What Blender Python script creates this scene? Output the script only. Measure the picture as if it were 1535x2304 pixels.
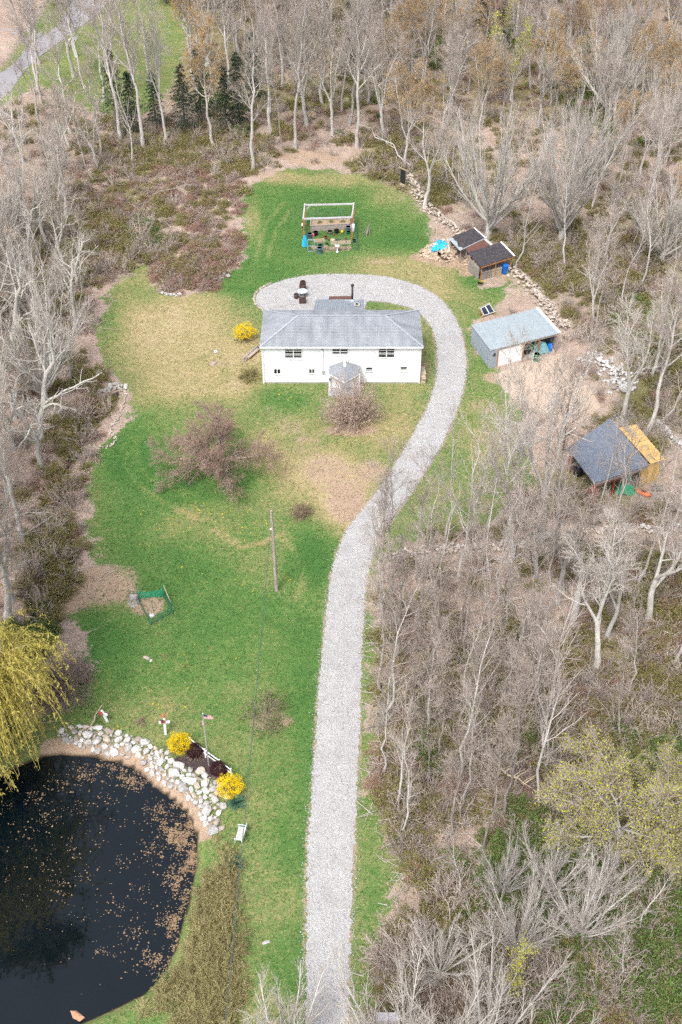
import bpy, bmesh, math, random
import numpy as np
from math import sin, cos, tan, radians, pi, sqrt, atan2
from mathutils import Vector, Matrix

for _o in list(bpy.data.objects): bpy.data.objects.remove(_o)
SC = bpy.context.scene
COL = SC.collection

# ------------------------------------------------------------------ camera
H = 70.0                      # drone height above the lawn (m)
PITCH = radians(39.6)         # looking down from the horizon
F = 2560.0; CX = 767.5; CY = 1152.0   # focal length and centre in photo pixels (1535 x 2304)
cd = bpy.data.cameras.new('camera'); cam = bpy.data.objects.new('camera', cd); COL.objects.link(cam)
cam.location = (0, 0, H); cam.rotation_euler = (pi/2 - PITCH, 0, 0)
cd.sensor_fit = 'VERTICAL'; cd.sensor_height = 24.0; cd.lens = F/2304*24.0
cd.clip_start = 0.5; cd.clip_end = 4000
SC.camera = cam

# ------------------------------------------------------------------ sky, sun, exposure
SUN_EL, SUN_AZ = radians(56), radians(205)      # azimuth measured from +Y clockwise: behind the camera, a little left
w = bpy.data.worlds.new('World'); SC.world = w; w.use_nodes = True
nt = w.node_tree; nt.nodes.clear()
sky = nt.nodes.new('ShaderNodeTexSky'); sky.sky_type = 'NISHITA'; sky.sun_disc = False
sky.sun_elevation = SUN_EL; sky.sun_rotation = SUN_AZ
sky.air_density = 1.0; sky.dust_density = 4.0; sky.ozone_density = 1.0
hs = nt.nodes.new('ShaderNodeHueSaturation'); hs.inputs['Saturation'].default_value = 0.46
bg = nt.nodes.new('ShaderNodeBackground'); bg.inputs['Strength'].default_value = 0.15
ou = nt.nodes.new('ShaderNodeOutputWorld')
nt.links.new(sky.outputs[0], hs.inputs['Color']); nt.links.new(hs.outputs[0], bg.inputs['Color']); nt.links.new(bg.outputs[0], ou.inputs['Surface'])
sd_ = bpy.data.lights.new('sun', 'SUN'); sd_.energy = 1.5; sd_.angle = radians(20); sd_.color = (1.0, 0.985, 0.965)
so = bpy.data.objects.new('sun', sd_); COL.objects.link(so)
_sv = Vector((sin(SUN_AZ)*cos(SUN_EL), cos(SUN_AZ)*cos(SUN_EL), sin(SUN_EL)))
so.rotation_euler = _sv.to_track_quat('Z', 'Y').to_euler(); so.location = (0, 0, 120)
vs = SC.view_settings; vs.view_transform = 'Standard'; vs.look = 'None'; vs.gamma = 1.0; vs.exposure = 0.95
vs.use_curve_mapping = False
SC.render.engine = 'CYCLES'
cy = SC.cycles; cy.max_bounces = 5; cy.diffuse_bounces = 2; cy.glossy_bounces = 2; cy.transmission_bounces = 3; cy.transparent_max_bounces = 6
cy.use_denoising = False; cy.use_adaptive_sampling = True; cy.adaptive_threshold = 0.03
cy.caustics_reflective = False; cy.caustics_refractive = False

# ------------------------------------------------------------------ pixel <-> place helpers
cP, sP = cos(PITCH), sin(PITCH)
def G(px, py, z=0.0):
    """where the sight line of a photo pixel meets height z"""
    a = (px-CX)/F; b = (CY-py)/F
    t = (z-H)/(-sP + b*cP)
    return Vector((a*t, (cP + b*sP)*t, z))
def ONY(px, py, Y):
    a = (px-CX)/F; b = (CY-py)/F; t = Y/(cP + b*sP)
    return Vector((a*t, Y, H + (-sP + b*cP)*t))
def PROJ(x, y, z=0.0):
    d = y*cP - (z-H)*sP; u = y*sP + (z-H)*cP
    return CX + F*x/d, CY - F*u/d
def ZTOP(b, py):
    lo, hi = -5., 90.
    for _ in range(40):
        m = (lo+hi)/2
        if PROJ(b[0], b[1], m)[1] > py: lo = m
        else: hi = m
    return lo
def SCL(py):            # photo pixels per metre on the ground at row py
    p = G(CX, py); return F/(p.y*cP + H*sP)

# ------------------------------------------------------------------ object helpers
def link(o, parent=None):
    COL.objects.link(o)
    if parent is not None: o.parent = parent
    return o
def T(name, label, cat, loc=(0, 0, 0), rz=0.0, group=None):
    o = bpy.data.objects.new(name, None); o.empty_display_size = .2
    o.location = loc; o.rotation_euler = (0, 0, rz); COL.objects.link(o)
    return tag(o, label, cat, group)
def tag(o, label=None, cat=None, group=None, kind=None):
    if label: o['label'] = label
    if cat: o['category'] = cat
    if group: o['group'] = group
    if kind: o['kind'] = kind
    return o
def mesh_np(name, V, Q, mats, mi=None, smooth=False):
    """mesh from numpy verts and faces (list of arrays with 3 or 4 columns)"""
    me = bpy.data.meshes.new(name)
    V = np.asarray(V, dtype=np.float32).reshape(-1, 3)
    if not isinstance(Q, (list, tuple)): Q = [Q]
    Q = [np.asarray(q, dtype=np.int32) for q in Q if len(q)]
    loops = np.concatenate([q.ravel() for q in Q]); tot = np.concatenate([np.full(len(q), q.shape[1], np.int32) for q in Q])
    me.vertices.add(len(V)); me.vertices.foreach_set('co', V.ravel())
    me.loops.add(len(loops)); me.loops.foreach_set('vertex_index', loops)
    me.polygons.add(len(tot)); st = np.zeros(len(tot), np.int32); st[1:] = np.cumsum(tot)[:-1]
    me.polygons.foreach_set('loop_start', st); me.polygons.foreach_set('loop_total', tot)
    for m in (mats if isinstance(mats, (list, tuple)) else [mats]): me.materials.append(m)
    if mi is not None: me.polygons.foreach_set('material_index', np.asarray(mi, np.int32))
    if smooth: me.polygons.foreach_set('use_smooth', np.ones(len(tot), bool))
    me.update(calc_edges=True)
    return me
class MB:
    """collects simple solids; build() links them as ONE mesh object"""
    def __init__(s): s.v = []; s.f = []
    def add(s, vs, fs):
        n = len(s.v); s.v += [tuple(v) for v in vs]; s.f += [tuple(i+n for i in f) for f in fs]; return s
    def box(s, c, d, rz=0.0, rx=0.0):
        c = Vector(c); R = Matrix.Rotation(rz, 3, 'Z') @ Matrix.Rotation(rx, 3, 'X'); x, y, z = d[0]/2, d[1]/2, d[2]/2
        vs = [c + R @ Vector(p) for p in ((-x,-y,-z),(x,-y,-z),(x,y,-z),(-x,y,-z),(-x,-y,z),(x,-y,z),(x,y,z),(-x,y,z))]
        return s.add(vs, [(0,3,2,1),(4,5,6,7),(0,1,5,4),(1,2,6,5),(2,3,7,6),(3,0,4,7)])
    def beam(s, p, q, wd, hg=None, up=(0, 0, 1)):
        p = Vector(p); q = Vector(q); hg = hg or wd; t = (q-p).normalized(); up = Vector(up)
        if abs(t.dot(up)) > .98: up = Vector((0, 1, 0))
        sx = t.cross(up).normalized()*wd/2; sy = sx.cross(t).normalized()*hg/2
        vs = [p-sx-sy, p+sx-sy, p+sx+sy, p-sx+sy, q-sx-sy, q+sx-sy, q+sx+sy, q-sx+sy]
        return s.add(vs, [(0,1,2,3),(7,6,5,4),(0,4,5,1),(1,5,6,2),(2,6,7,3),(3,7,4,0)])
    def slab(s, pts, th):
        """polygon (counter-clockwise from above) given thickness downwards"""
        n = len(pts); a = [Vector(p) for p in pts]; b = [p - Vector((0, 0, th)) for p in a]
        return s.add(a+b, [tuple(range(n)), tuple(range(2*n-1, n-1, -1))] + [(i, n+i, n+(i+1) % n, (i+1) % n) for i in range(n)])
    def tube(s, pts, r, sides=8, cap=True):
        pts = [Vector(p) for p in pts]; n = len(pts); rs = r if isinstance(r, (list, tuple)) else [r]*n
        vs = []; ref = None
        for i, p in enumerate(pts):
            t = (pts[min(i+1, n-1)] - pts[max(i-1, 0)]).normalized()
            if ref is None: ref = Vector((1, 0, 0)) if abs(t.x) < .9 else Vector((0, 1, 0))
            u = (ref - t*ref.dot(t)).normalized(); v = t.cross(u); ref = u
            vs += [p + (u*cos(2*pi*k/sides) + v*sin(2*pi*k/sides))*rs[i] for k in range(sides)]
        fs = [(i*sides+k, i*sides+(k+1) % sides, (i+1)*sides+(k+1) % sides, (i+1)*sides+k) for i in range(n-1) for k in range(sides)]
        if cap: fs += [tuple(range(sides-1, -1, -1)), tuple(range((n-1)*sides, n*sides))]
        return s.add(vs, fs)
    def lathe(s, prof, c=(0, 0, 0), sides=12):
        c = Vector(c); return s.tube([c + Vector((0, 0, z)) for r, z in prof], [r for r, z in prof], sides)
    def poly(s, pts): return s.add(pts, [tuple(range(len(pts)))])
    def build(s, name, mat, parent=None, smooth=False, bevel=0):
        me = bpy.data.meshes.new(name); me.from_pydata([tuple(v) for v in s.v], [], s.f)
        me.materials.append(mat); me.update()
        if smooth: me.polygons.foreach_set('use_smooth', np.ones(len(me.polygons), bool))
        o = bpy.data.objects.new(name, me); link(o, parent)
        if bevel:
            b = o.modifiers.new('b', 'BEVEL'); b.width = bevel; b.segments = 2; b.limit_method = 'ANGLE'
        return o
def dup(root, loc, rz=0.0, scale=1.0, label=None, group=None):
    r = root.copy(); COL.objects.link(r); r.location = loc; r.rotation_euler = (0, 0, rz)
    r.scale = (scale,)*3 if isinstance(scale, (int, float)) else scale
    if label: r['label'] = label
    if group: r['group'] = group
    for ch in root.children:
        c = ch.copy(); COL.objects.link(c); c.parent = r
        for g in ch.children:
            d = g.copy(); COL.objects.link(d); d.parent = c
    return r

# ------------------------------------------------------------------ materials
def _mat(name):
    m = bpy.data.materials.new(name); m.use_nodes = True; t = m.node_tree; b = t.nodes['Principled BSDF']
    return m, t, b
def M(name, a, b=None, scale=4.0, rough=.85, bump=0.0, metal=0.0, vary=0.0, stretch=None, spec=.3, lo=.35, hi=.65, detail=5, c=None, cs=20.0, trans=0.0):
    """two colours mixed by noise, optional third colour speckle, bump and a per-object value shift"""
    m, t, bs = _mat(name); N = t.nodes; L = t.links
    b = b or a
    tc = N.new('ShaderNodeTexCoord'); mp = N.new('ShaderNodeMapping'); L.new(tc.outputs['Object'], mp.inputs['Vector'])
    if stretch: mp.inputs['Scale'].default_value = stretch
    oi = N.new('ShaderNodeObjectInfo')
    ad = N.new('ShaderNodeVectorMath'); ad.operation = 'MULTIPLY_ADD'; L.new(oi.outputs['Random'], ad.inputs[0]); ad.inputs[1].default_value = (17, 31, 23); L.new(mp.outputs[0], ad.inputs[2])
    no = N.new('ShaderNodeTexNoise'); no.inputs['Scale'].default_value = scale; no.inputs['Detail'].default_value = detail; no.inputs['Roughness'].default_value = .6
    L.new(ad.outputs[0], no.inputs['Vector'])
    cr = N.new('ShaderNodeValToRGB'); cr.color_ramp.elements[0].position = lo; cr.color_ramp.elements[1].position = hi
    cr.color_ramp.elements[0].color = (*a, 1); cr.color_ramp.elements[1].color = (*b, 1)
    L.new(no.outputs['Fac'], cr.inputs['Fac']); col = cr.outputs['Color']
    if c:
        n2 = N.new('ShaderNodeTexNoise'); n2.inputs['Scale'].default_value = cs; n2.inputs['Detail'].default_value = 3; L.new(ad.outputs[0], n2.inputs['Vector'])
        r2 = N.new('ShaderNodeMapRange'); r2.inputs['From Min'].default_value = .55; r2.inputs['From Max'].default_value = .68; L.new(n2.outputs['Fac'], r2.inputs['Value'])
        mx = N.new('ShaderNodeMix'); mx.data_type = 'RGBA'; L.new(r2.outputs[0], mx.inputs['Factor']); L.new(col, mx.inputs['A']); mx.inputs['B'].default_value = (*c, 1); col = mx.outputs['Result']
    if vary:
        h = N.new('ShaderNodeHueSaturation'); mr = N.new('ShaderNodeMapRange'); L.new(oi.outputs['Random'], mr.inputs['Value'])
        mr.inputs['To Min'].default_value = 1-vary; mr.inputs['To Max'].default_value = 1+vary; L.new(mr.outputs[0], h.inputs['Value']); L.new(col, h.inputs['Color']); col = h.outputs['Color']
    L.new(col, bs.inputs['Base Color']); bs.inputs['Roughness'].default_value = rough; bs.inputs['Metallic'].default_value = metal
    bs.inputs['Specular IOR Level'].default_value = spec
    if bump:
        bp = N.new('ShaderNodeBump'); bp.inputs['Strength'].default_value = bump; bp.inputs['Distance'].default_value = .05
        L.new(no.outputs['Fac'], bp.inputs['Height']); L.new(bp.outputs[0], bs.inputs['Normal'])
    return m
def leafM(name, a, b, trans=.35):
    """thin leaf: diffuse plus translucent, colour varied by position"""
    m = M(name, a, b, scale=2.5, rough=.7, vary=.12, lo=.3, hi=.7, detail=3)
    t = m.node_tree; bs = t.nodes['Principled BSDF']; tr = t.nodes.new('ShaderNodeBsdfTranslucent'); mx = t.nodes.new('ShaderNodeMixShader'); mx.inputs[0].default_value = trans
    src = bs.inputs['Base Color'].links[0].from_socket; t.links.new(src, tr.inputs['Color'])
    t.links.new(bs.outputs[0], mx.inputs[1]); t.links.new(tr.outputs[0], mx.inputs[2])
    t.links.new(mx.outputs[0], t.nodes['Material Output'].inputs['Surface'])
    return m

m_siding = M('white_siding', (.84,.855,.87), (.78,.795,.815), scale=.8, rough=.55)
m_white = M('white_paint', (.80,.80,.80), (.70,.71,.72), scale=6, rough=.5)
m_glass = M('dark_glass', (.015,.018,.022), rough=.06, spec=.5)
m_blind = M('window_blind', (.55,.56,.56), (.40,.38,.36), scale=9, rough=.6)
m_conc = M('concrete', (.42,.41,.39), (.30,.29,.27), scale=3, rough=.9, bump=.2)
m_galv = M('galvanised_metal', (.50,.55,.58), (.40,.45,.48), scale=2, rough=.42, metal=.35, c=(.30,.30,.29), cs=9)
m_galvroof = M('pale_metal_roof', (.40,.455,.475), (.34,.39,.415), scale=1.2, rough=.45, metal=.25, c=(.30,.32,.325), cs=5)
m_greywall = M('grey_panel', (.33,.37,.42), (.27,.31,.36), scale=1.5, rough=.6)
m_darkmetal = M('dark_metal', (.04,.04,.045), (.07,.06,.06), scale=6, rough=.5, metal=.3)
m_slateroof = M('slate_metal_roof', (.20,.225,.27), (.16,.185,.225), scale=1.0, rough=.42, metal=.2, c=(.27,.28,.31), cs=3)
m_tar = M('tar_paper', (.030,.028,.032), (.065,.060,.065), scale=2.5, rough=.9, bump=.25, c=(.10,.095,.10), cs=6)
m_brownroof = M('brown_sheet', (.16,.075,.055), (.10,.05,.04), scale=5, rough=.85, bump=.2)
m_wood = M('weathered_wood', (.34,.31,.28), (.22,.19,.17), scale=6, rough=.9, bump=.3, vary=.2, stretch=(1,1,.3))
m_wood2 = M('pale_board', (.50,.42,.31), (.38,.30,.21), scale=6, rough=.9, bump=.2, vary=.15)
m_orangewood = M('orange_timber', (.42,.20,.075), (.30,.13,.05), scale=5, rough=.8, bump=.2, vary=.12)
m_yellowwood = M('fresh_yellow_board', (.66,.45,.18), (.56,.36,.13), scale=3, rough=.75, bump=.15, vary=.16, c=(.30,.17,.07), cs=7)
m_greybeam = M('grey_beam', (.55,.53,.55), (.40,.38,.39), scale=5, rough=.85, bump=.2)
m_pole = M('pole_wood', (.40,.37,.34), (.26,.21,.17), scale=4, rough=.9, bump=.3, stretch=(2,2,.25), c=(.36,.19,.09), cs=2.2)
m_wicker = M('brown_wicker', (.055,.033,.026), (.085,.055,.045), scale=30, rough=.7, bump=.4)
m_blueplastic = M('blue_plastic', (.012,.13,.50), (.015,.16,.58), scale=3, rough=.4)
m_tubblue = M('slate_blue_plastic', (.16,.26,.36), (.12,.21,.30), scale=3, rough=.5)
m_tarp = M('bright_blue_tarp', (.02,.33,.60), (.03,.44,.70), scale=4, rough=.45, bump=.3)
m_black = M('black_plastic', (.018,.018,.02), (.03,.03,.03), scale=4, rough=.5)
m_green = M('green_plastic', (.02,.20,.12), (.03,.26,.15), scale=4, rough=.5)
m_mint = M('mint_paint', (.13,.45,.40), rough=.6)
m_red = M('red_paint', (.50,.05,.04), (.38,.05,.04), scale=5, rough=.6)
m_orange = M('orange_plastic', (.75,.18,.04), (.65,.15,.04), rough=.5)
m_pink = M('pink_cloth', (.60,.18,.22), rough=.8)
m_yellow = M('yellow_plastic', (.80,.45,.03), rough=.6)
m_terra = M('terracotta', (.42,.17,.09), (.33,.13,.07), scale=6, rough=.9)
m_tan = M('tan_soil', (.40,.30,.20), (.27,.19,.12), scale=5, rough=1, bump=.5, c=(.16,.10,.07), cs=18)
m_soil = M('mulch', (.085,.065,.06), (.045,.035,.032), scale=14, rough=1, bump=.6, c=(.14,.11,.10), cs=40)
m_pv = M('solar_cell', (.02,.03,.06), (.03,.045,.085), scale=12, rough=.15, spec=.5)
m_alu = M('aluminium', (.60,.61,.62), (.50,.51,.52), scale=5, rough=.4, metal=.5)
m_rope = M('wire', (.09,.12,.11), rough=.7)
m_bark = M('grey_bark', (.50,.47,.44), (.34,.31,.285), scale=3.5, rough=.95, bump=.5, vary=.22, stretch=(1,1,.35), c=(.50,.50,.46), cs=5)
m_palebark = M('pale_lichen_bark', (.53,.505,.465), (.37,.345,.315), scale=3.0, rough=.95, bump=.4, vary=.12, stretch=(1,1,.5), c=(.60,.62,.53), cs=6)
m_brownbark = M('brown_grey_bark', (.32,.28,.245), (.20,.17,.15), scale=3.5, rough=.95, bump=.5, vary=.2, stretch=(1,1,.35), c=(.42,.40,.37), cs=5)
m_darkbark = M('dark_bark', (.15,.135,.125), (.09,.08,.075), scale=3.5, rough=.95, bump=.5, vary=.15, c=(.28,.27,.25), cs=5)
m_twig = M('twig', (.46,.39,.335), (.34,.285,.24), scale=1.5, rough=.95, vary=.18)
m_paletwig = M('pale_twig', (.52,.475,.425), (.41,.365,.325), scale=1.2, rough=.95, vary=.1)
m_redtwig = M('reddish_twig', (.37,.26,.21), (.28,.195,.155), scale=2, rough=.95, vary=.1)
m_browntwig = M('brown_twig', (.43,.34,.285), (.32,.245,.205), scale=2, rough=.95, vary=.15)
m_olivetwig = M('olive_twig', (.29,.25,.125), (.21,.18,.09), scale=2, rough=.95, vary=.15)
m_willowtwig = M('golden_twig', (.62,.53,.17), (.50,.43,.12), scale=2, rough=.9)
m_strawtwig = M('straw_twig', (.50,.43,.24), (.38,.33,.17), scale=2, rough=.95, vary=.15)
m_bud_gold = leafM('gold_bud', (.52,.36,.13), (.44,.27,.10))
m_bud_rust = leafM('rust_bud', (.42,.20,.12), (.34,.17,.10))
m_leaf_lime = leafM('lime_leaf', (.56,.54,.06), (.42,.46,.05))
m_leaf_olive = leafM('olive_leaf', (.32,.28,.10), (.22,.21,.07))
m_leaf_green = leafM('green_leaf', (.17,.26,.065), (.10,.18,.045))
m_leaf_dark = leafM('conifer_needle', (.075,.105,.06), (.04,.065,.04), .15)
m_leaf_willow = leafM('willow_leaf', (.80,.68,.20), (.66,.60,.14), .5)
m_forsythia = leafM('forsythia_petal', (.88,.70,.006), (.84,.60,.004))
m_barberry = leafM('barberry_leaf', (.060,.014,.020), (.035,.010,.015), .2)
m_yucca = leafM('blue_green_blade', (.10,.20,.13), (.055,.13,.09), .2)
m_magnolia = leafM('blush_petal', (.78,.64,.54), (.58,.38,.26))
m_litter = leafM('dead_leaf', (.46,.34,.26), (.28,.185,.135), .1)
m_float = leafM('floating_leaf', (.33,.23,.14), (.20,.13,.075), .1)
m_dandelion = leafM('dandelion', (.80,.58,.02), (.75,.48,.02), .2)
m_stone = M('pale_boulder', (.52,.51,.49), (.38,.37,.36), scale=2.5, rough=.92, bump=.4, vary=.3, c=(.36,.28,.21), cs=2.5)
m_stone2 = M('warm_stone', (.49,.43,.37), (.35,.30,.255), scale=3, rough=.95, bump=.4, vary=.25, c=(.40,.27,.18), cs=4)
m_log = M('split_log', (.54,.44,.34), (.36,.27,.20), scale=6, rough=.95, bump=.3, vary=.3)
# ------------------------------------------------------------------ plan of the place (outlines read off the photo, laid on the ground)
def gpoly(pts): return np.array([G(x, y)[:2] for x, y in pts])
CLEAR_PX = [(560,560),(548,490),(572,415),(600,392),(650,383),(730,386),(810,398),(880,424),(925,462),(960,505),(975,545),(1010,575),
    (1050,600),(1090,640),(1140,640),(1150,668),(1120,690),(1062,725),(1062,800),(1100,832),(1150,850),(1140,885),(1175,930),(1185,1000),
    (1165,1080),(1120,1150),(1040,1190),(960,1190),(900,1210),(860,1245),(830,1310),(832,1420),(826,1560),(824,1700),(820,1790),(850,1860),(880,1940),(885,2040),(850,2110),(812,2190),(805,2304),(805,2480),
    (300,2480),(-260,2480),(-420,2100),(-330,1760),(-120,1650),(20,1625),(130,1640),(195,1560),(212,1490),(185,1430),(140,1380),(180,1335),(255,1285),(205,1240),(212,1120),
    (228,1035),(270,960),(285,890),(245,835),(238,740),(240,650),(330,596),(350,650),(420,668),(505,650),(525,600)]
CLEAR = gpoly(CLEAR_PX)
POND_PX = [(-20,1745),(40,1712),(90,1692),(135,1684),(200,1690),(265,1702),(312,1722),(348,1758),(392,1788),(425,1818),(445,1868),(448,1930),(434,1990),(420,2050),(402,2115),(374,2180),(330,2228),(262,2262),(205,2288),(150,2312),(60,2350),(-120,2380),(-330,2240),(-380,2000),(-300,1820),(-150,1775)]
POND = gpoly(POND_PX)
DL = [(690,2480),(690,2304),(690,2200),(690,2100),(691,2000),(693,1900),(700,1800),(707,1700),(714,1600),(722,1500),(730,1420),(737,1350),(746,1290),(762,1230),(788,1180),(822,1140),(862,1090),(892,1040),(926,985),(956,930),(976,880),(985,830),(984,780),(974,740),(954,712),(925,693),(890,684),(850,678),(818,676)]
DR = [(786,2480),(784,2304),(787,2200),(790,2100),(793,2000),(796,1900),(801,1800),(807,1700),(811,1600),(813,1500),(816,1420),(821,1350),(826,1300),(838,1250),(862,1195),(892,1155),(930,1102),(965,1050),(1000,990),(1026,930),(1043,880),(1050,830),(1047,780),(1036,740),(1018,705),(994,675),(960,650),(920,635),(880,625),(840,619),(780,617),(720,617),(660,624),(612,640),(585,653),(574,668),(577,686),(596,700)]
FY = G(594, 862).y            # front wall line of the house
HX0, HX1 = G(594, 862).x, G(943, 862).x
HD = 7.35                     # house depth
_back = [(HX0+.3, FY+HD+.1), (-3.0, FY+HD+.1), (2.75, FY+HD+.1)]
DRIVE = np.concatenate([gpoly(DR), np.array(_back), gpoly(DL[::-1])])
CREEK = gpoly([(262,878),(225,925),(190,968),(150,1040),(120,1110),(98,1180),(92,1250),(92,1330),(70,1400),(45,1460),(28,1540),(20,1640)])
ROAD = gpoly([(-40,190),(40,140),(60,100),(120,70),(150,30),(160,-40),(255,-60),(240,20),(180,62),(120,105),(60,150),(20,215),(-60,260)])
ROAD2 = gpoly([(-60,70),(90,62),(100,82),(40,100),(-60,100)])
PAD = gpoly([(1118,840),(1180,815),(1262,795),(1300,830),(1352,915),(1300,955),(1240,940),(1180,905),(1135,880)])
NLAWN = gpoly([(-40,200),(60,60),(150,-60),(440,-60),(440,60),(400,200),(330,270),(200,260),(90,200),(-40,270)])
BED = gpoly([(390,1718),(392,1698),(420,1700),(450,1678),(478,1700),(505,1735),(515,1765),(500,1760),(468,1752),(430,1735)])
VEG = gpoly([(690,566),(806,563),(798,500),(686,503)])

def sdf_exact(P, poly):
    """signed distance to a closed outline, negative inside"""
    P = np.asarray(P, float)
    if len(P) > 4000: return np.concatenate([sdf_exact(P[i:i+4000], poly) for i in range(0, len(P), 4000)])
    A = poly; E = np.roll(poly, -1, 0)-poly; W = P[:, None]-A[None]; ee = np.maximum((E*E).sum(1), 1e-9)
    t = np.clip((W*E[None]).sum(2)/ee, 0, 1); q = W - t[..., None]*E[None]; d = np.sqrt((q*q).sum(2).min(1))
    Bp = A+E; c = (A[None, :, 1] > P[:, None, 1]) != (Bp[None, :, 1] > P[:, None, 1]); ey = np.where(np.abs(E[:, 1]) < 1e-9, 1e-9, E[:, 1])
    ins = ((P[:, None, 0] < E[:, 0]*(P[:, None, 1]-A[:, 1])/ey + A[:, 0]) & c).sum(1) % 2 == 1
    return np.where(ins, -d, d)
# distance fields of the main outlines are looked up on a half-metre grid
FX0, FX1, FY0, FY1, FST = -82., 82., 22., 262., .5
_fx = np.arange(FX0, FX1+.01, FST); _fy = np.arange(FY0, FY1+.01, FST); _FP = np.stack(np.meshgrid(_fx, _fy), -1).reshape(-1, 2); FIELD = {}
def lookup(arr, P):
    fx = np.clip((P[:, 0]-FX0)/FST, 0, len(_fx)-1.001); fy = np.clip((P[:, 1]-FY0)/FST, 0, len(_fy)-1.001); i = fx.astype(int); j = fy.astype(int); u = fx-i; v = fy-j
    return (arr[j, i]*(1-u)+arr[j, i+1]*u)*(1-v) + (arr[j+1, i]*(1-u)+arr[j+1, i+1]*u)*v
def sdf(P, poly):
    f = FIELD.get(id(poly)); P = np.asarray(P, float); return lookup(f, P) if f is not None else sdf_exact(P, poly)
def dline(P, ln):
    P = np.asarray(P, float); d = np.full(len(P), 1e9)
    for i in range(len(ln)-1):
        a = ln[i]; e = ln[i+1]-a; wv = P-a; t = np.clip((wv @ e)/max(e @ e, 1e-9), 0, 1); q = wv - t[:, None]*e
        d = np.minimum(d, (q*q).sum(1))
    return np.sqrt(d)
def sstep(a, b, x): t = np.clip((x-a)/(b-a), 0, 1); return t*t*(3-2*t)
def wave(x, y):
    return (np.sin(x*.31+1.3)*np.cos(y*.27+.4) + .6*np.sin(x*.71+y*.43) + .4*np.cos(x*1.3-y*1.1+2) + .25*np.sin(x*2.3+y*1.9))
ZW = -0.55                    # water level
SHEDS = [gpoly(p) for p in ([(1062,760),(1102,824),(1258,790),(1215,720)], [(1000,560),(1060,535),(1165,590),(1165,625),(1075,635)], [(1285,1040),(1380,985),(1500,1060),(1500,1110),(1345,1150)])]
for _p in [CLEAR, POND, DRIVE, ROAD, PAD, BED, NLAWN] + SHEDS: FIELD[id(_p)] = sdf_exact(_FP, _p).reshape(len(_fy), len(_fx))
def hgt_raw(x, y):
    P = np.stack([np.atleast_1d(np.asarray(x, float)), np.atleast_1d(np.asarray(y, float))], 1)
    dp = sdf(P, POND); z = -.75*sstep(.55, -.45, dp) - .9*sstep(-.3, -4, dp)
    dc = dline(P, CREEK); z = z - .6*sstep(1.5, .2, dc)*(dp > 0)
    dcl = sdf(P, CLEAR); k = sstep(1.0, 7, dcl)
    for s in SHEDS: k = k*sstep(.5, 4, sdf(P, s))
    k = k*sstep(1, 4, sdf(P, ROAD))*sstep(.5, 3, sdf(P, PAD))
    return z + k*(.16*wave(P[:, 0], P[:, 1]) + .14)
HF = hgt_raw(_FP[:, 0], _FP[:, 1]).reshape(len(_fy), len(_fx))
def hgt(x, y): return lookup(HF, np.stack([np.atleast_1d(np.asarray(x, float)), np.atleast_1d(np.asarray(y, float))], 1))
def h1(x, y): return float(hgt(x, y)[0])
def at(px, py, dz=0.0):
    p = G(px, py)
    for _ in range(3): p = G(px, py, h1(p.x, p.y))
    p.z += dz; return p

# ------------------------------------------------------------------ ground sheet
def axis(lo, hi, st, far):
    core = np.arange(lo, hi+st/2, st); out = []; v = hi; d = st
    while v < far: d *= 1.35; v += d; out.append(v)
    neg = []; v = lo; d = st
    while v > -far: d *= 1.35; v -= d; neg.append(v)
    return np.array(neg[::-1] + list(core) + out)
gx = axis(-82, 82, .5, 2500); gy = axis(22, 262, .5, 3000)
XX, YY = np.meshgrid(gx, gy); PT = np.stack([XX.ravel(), YY.ravel()], 1)
core = (PT[:, 0] > -95) & (PT[:, 0] < 95) & (PT[:, 1] > 10) & (PT[:, 1] < 280)
ZZ = np.zeros(len(PT)); CP = PT[core]; ZZ[core] = hgt(CP[:, 0], CP[:, 1])
nx, ny = len(gx), len(gy); ii = np.arange(nx*ny).reshape(ny, nx)
Q = np.stack([ii[:-1, :-1].ravel(), ii[:-1, 1:].ravel(), ii[1:, 1:].ravel(), ii[1:, :-1].ravel()], 1)

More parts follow.
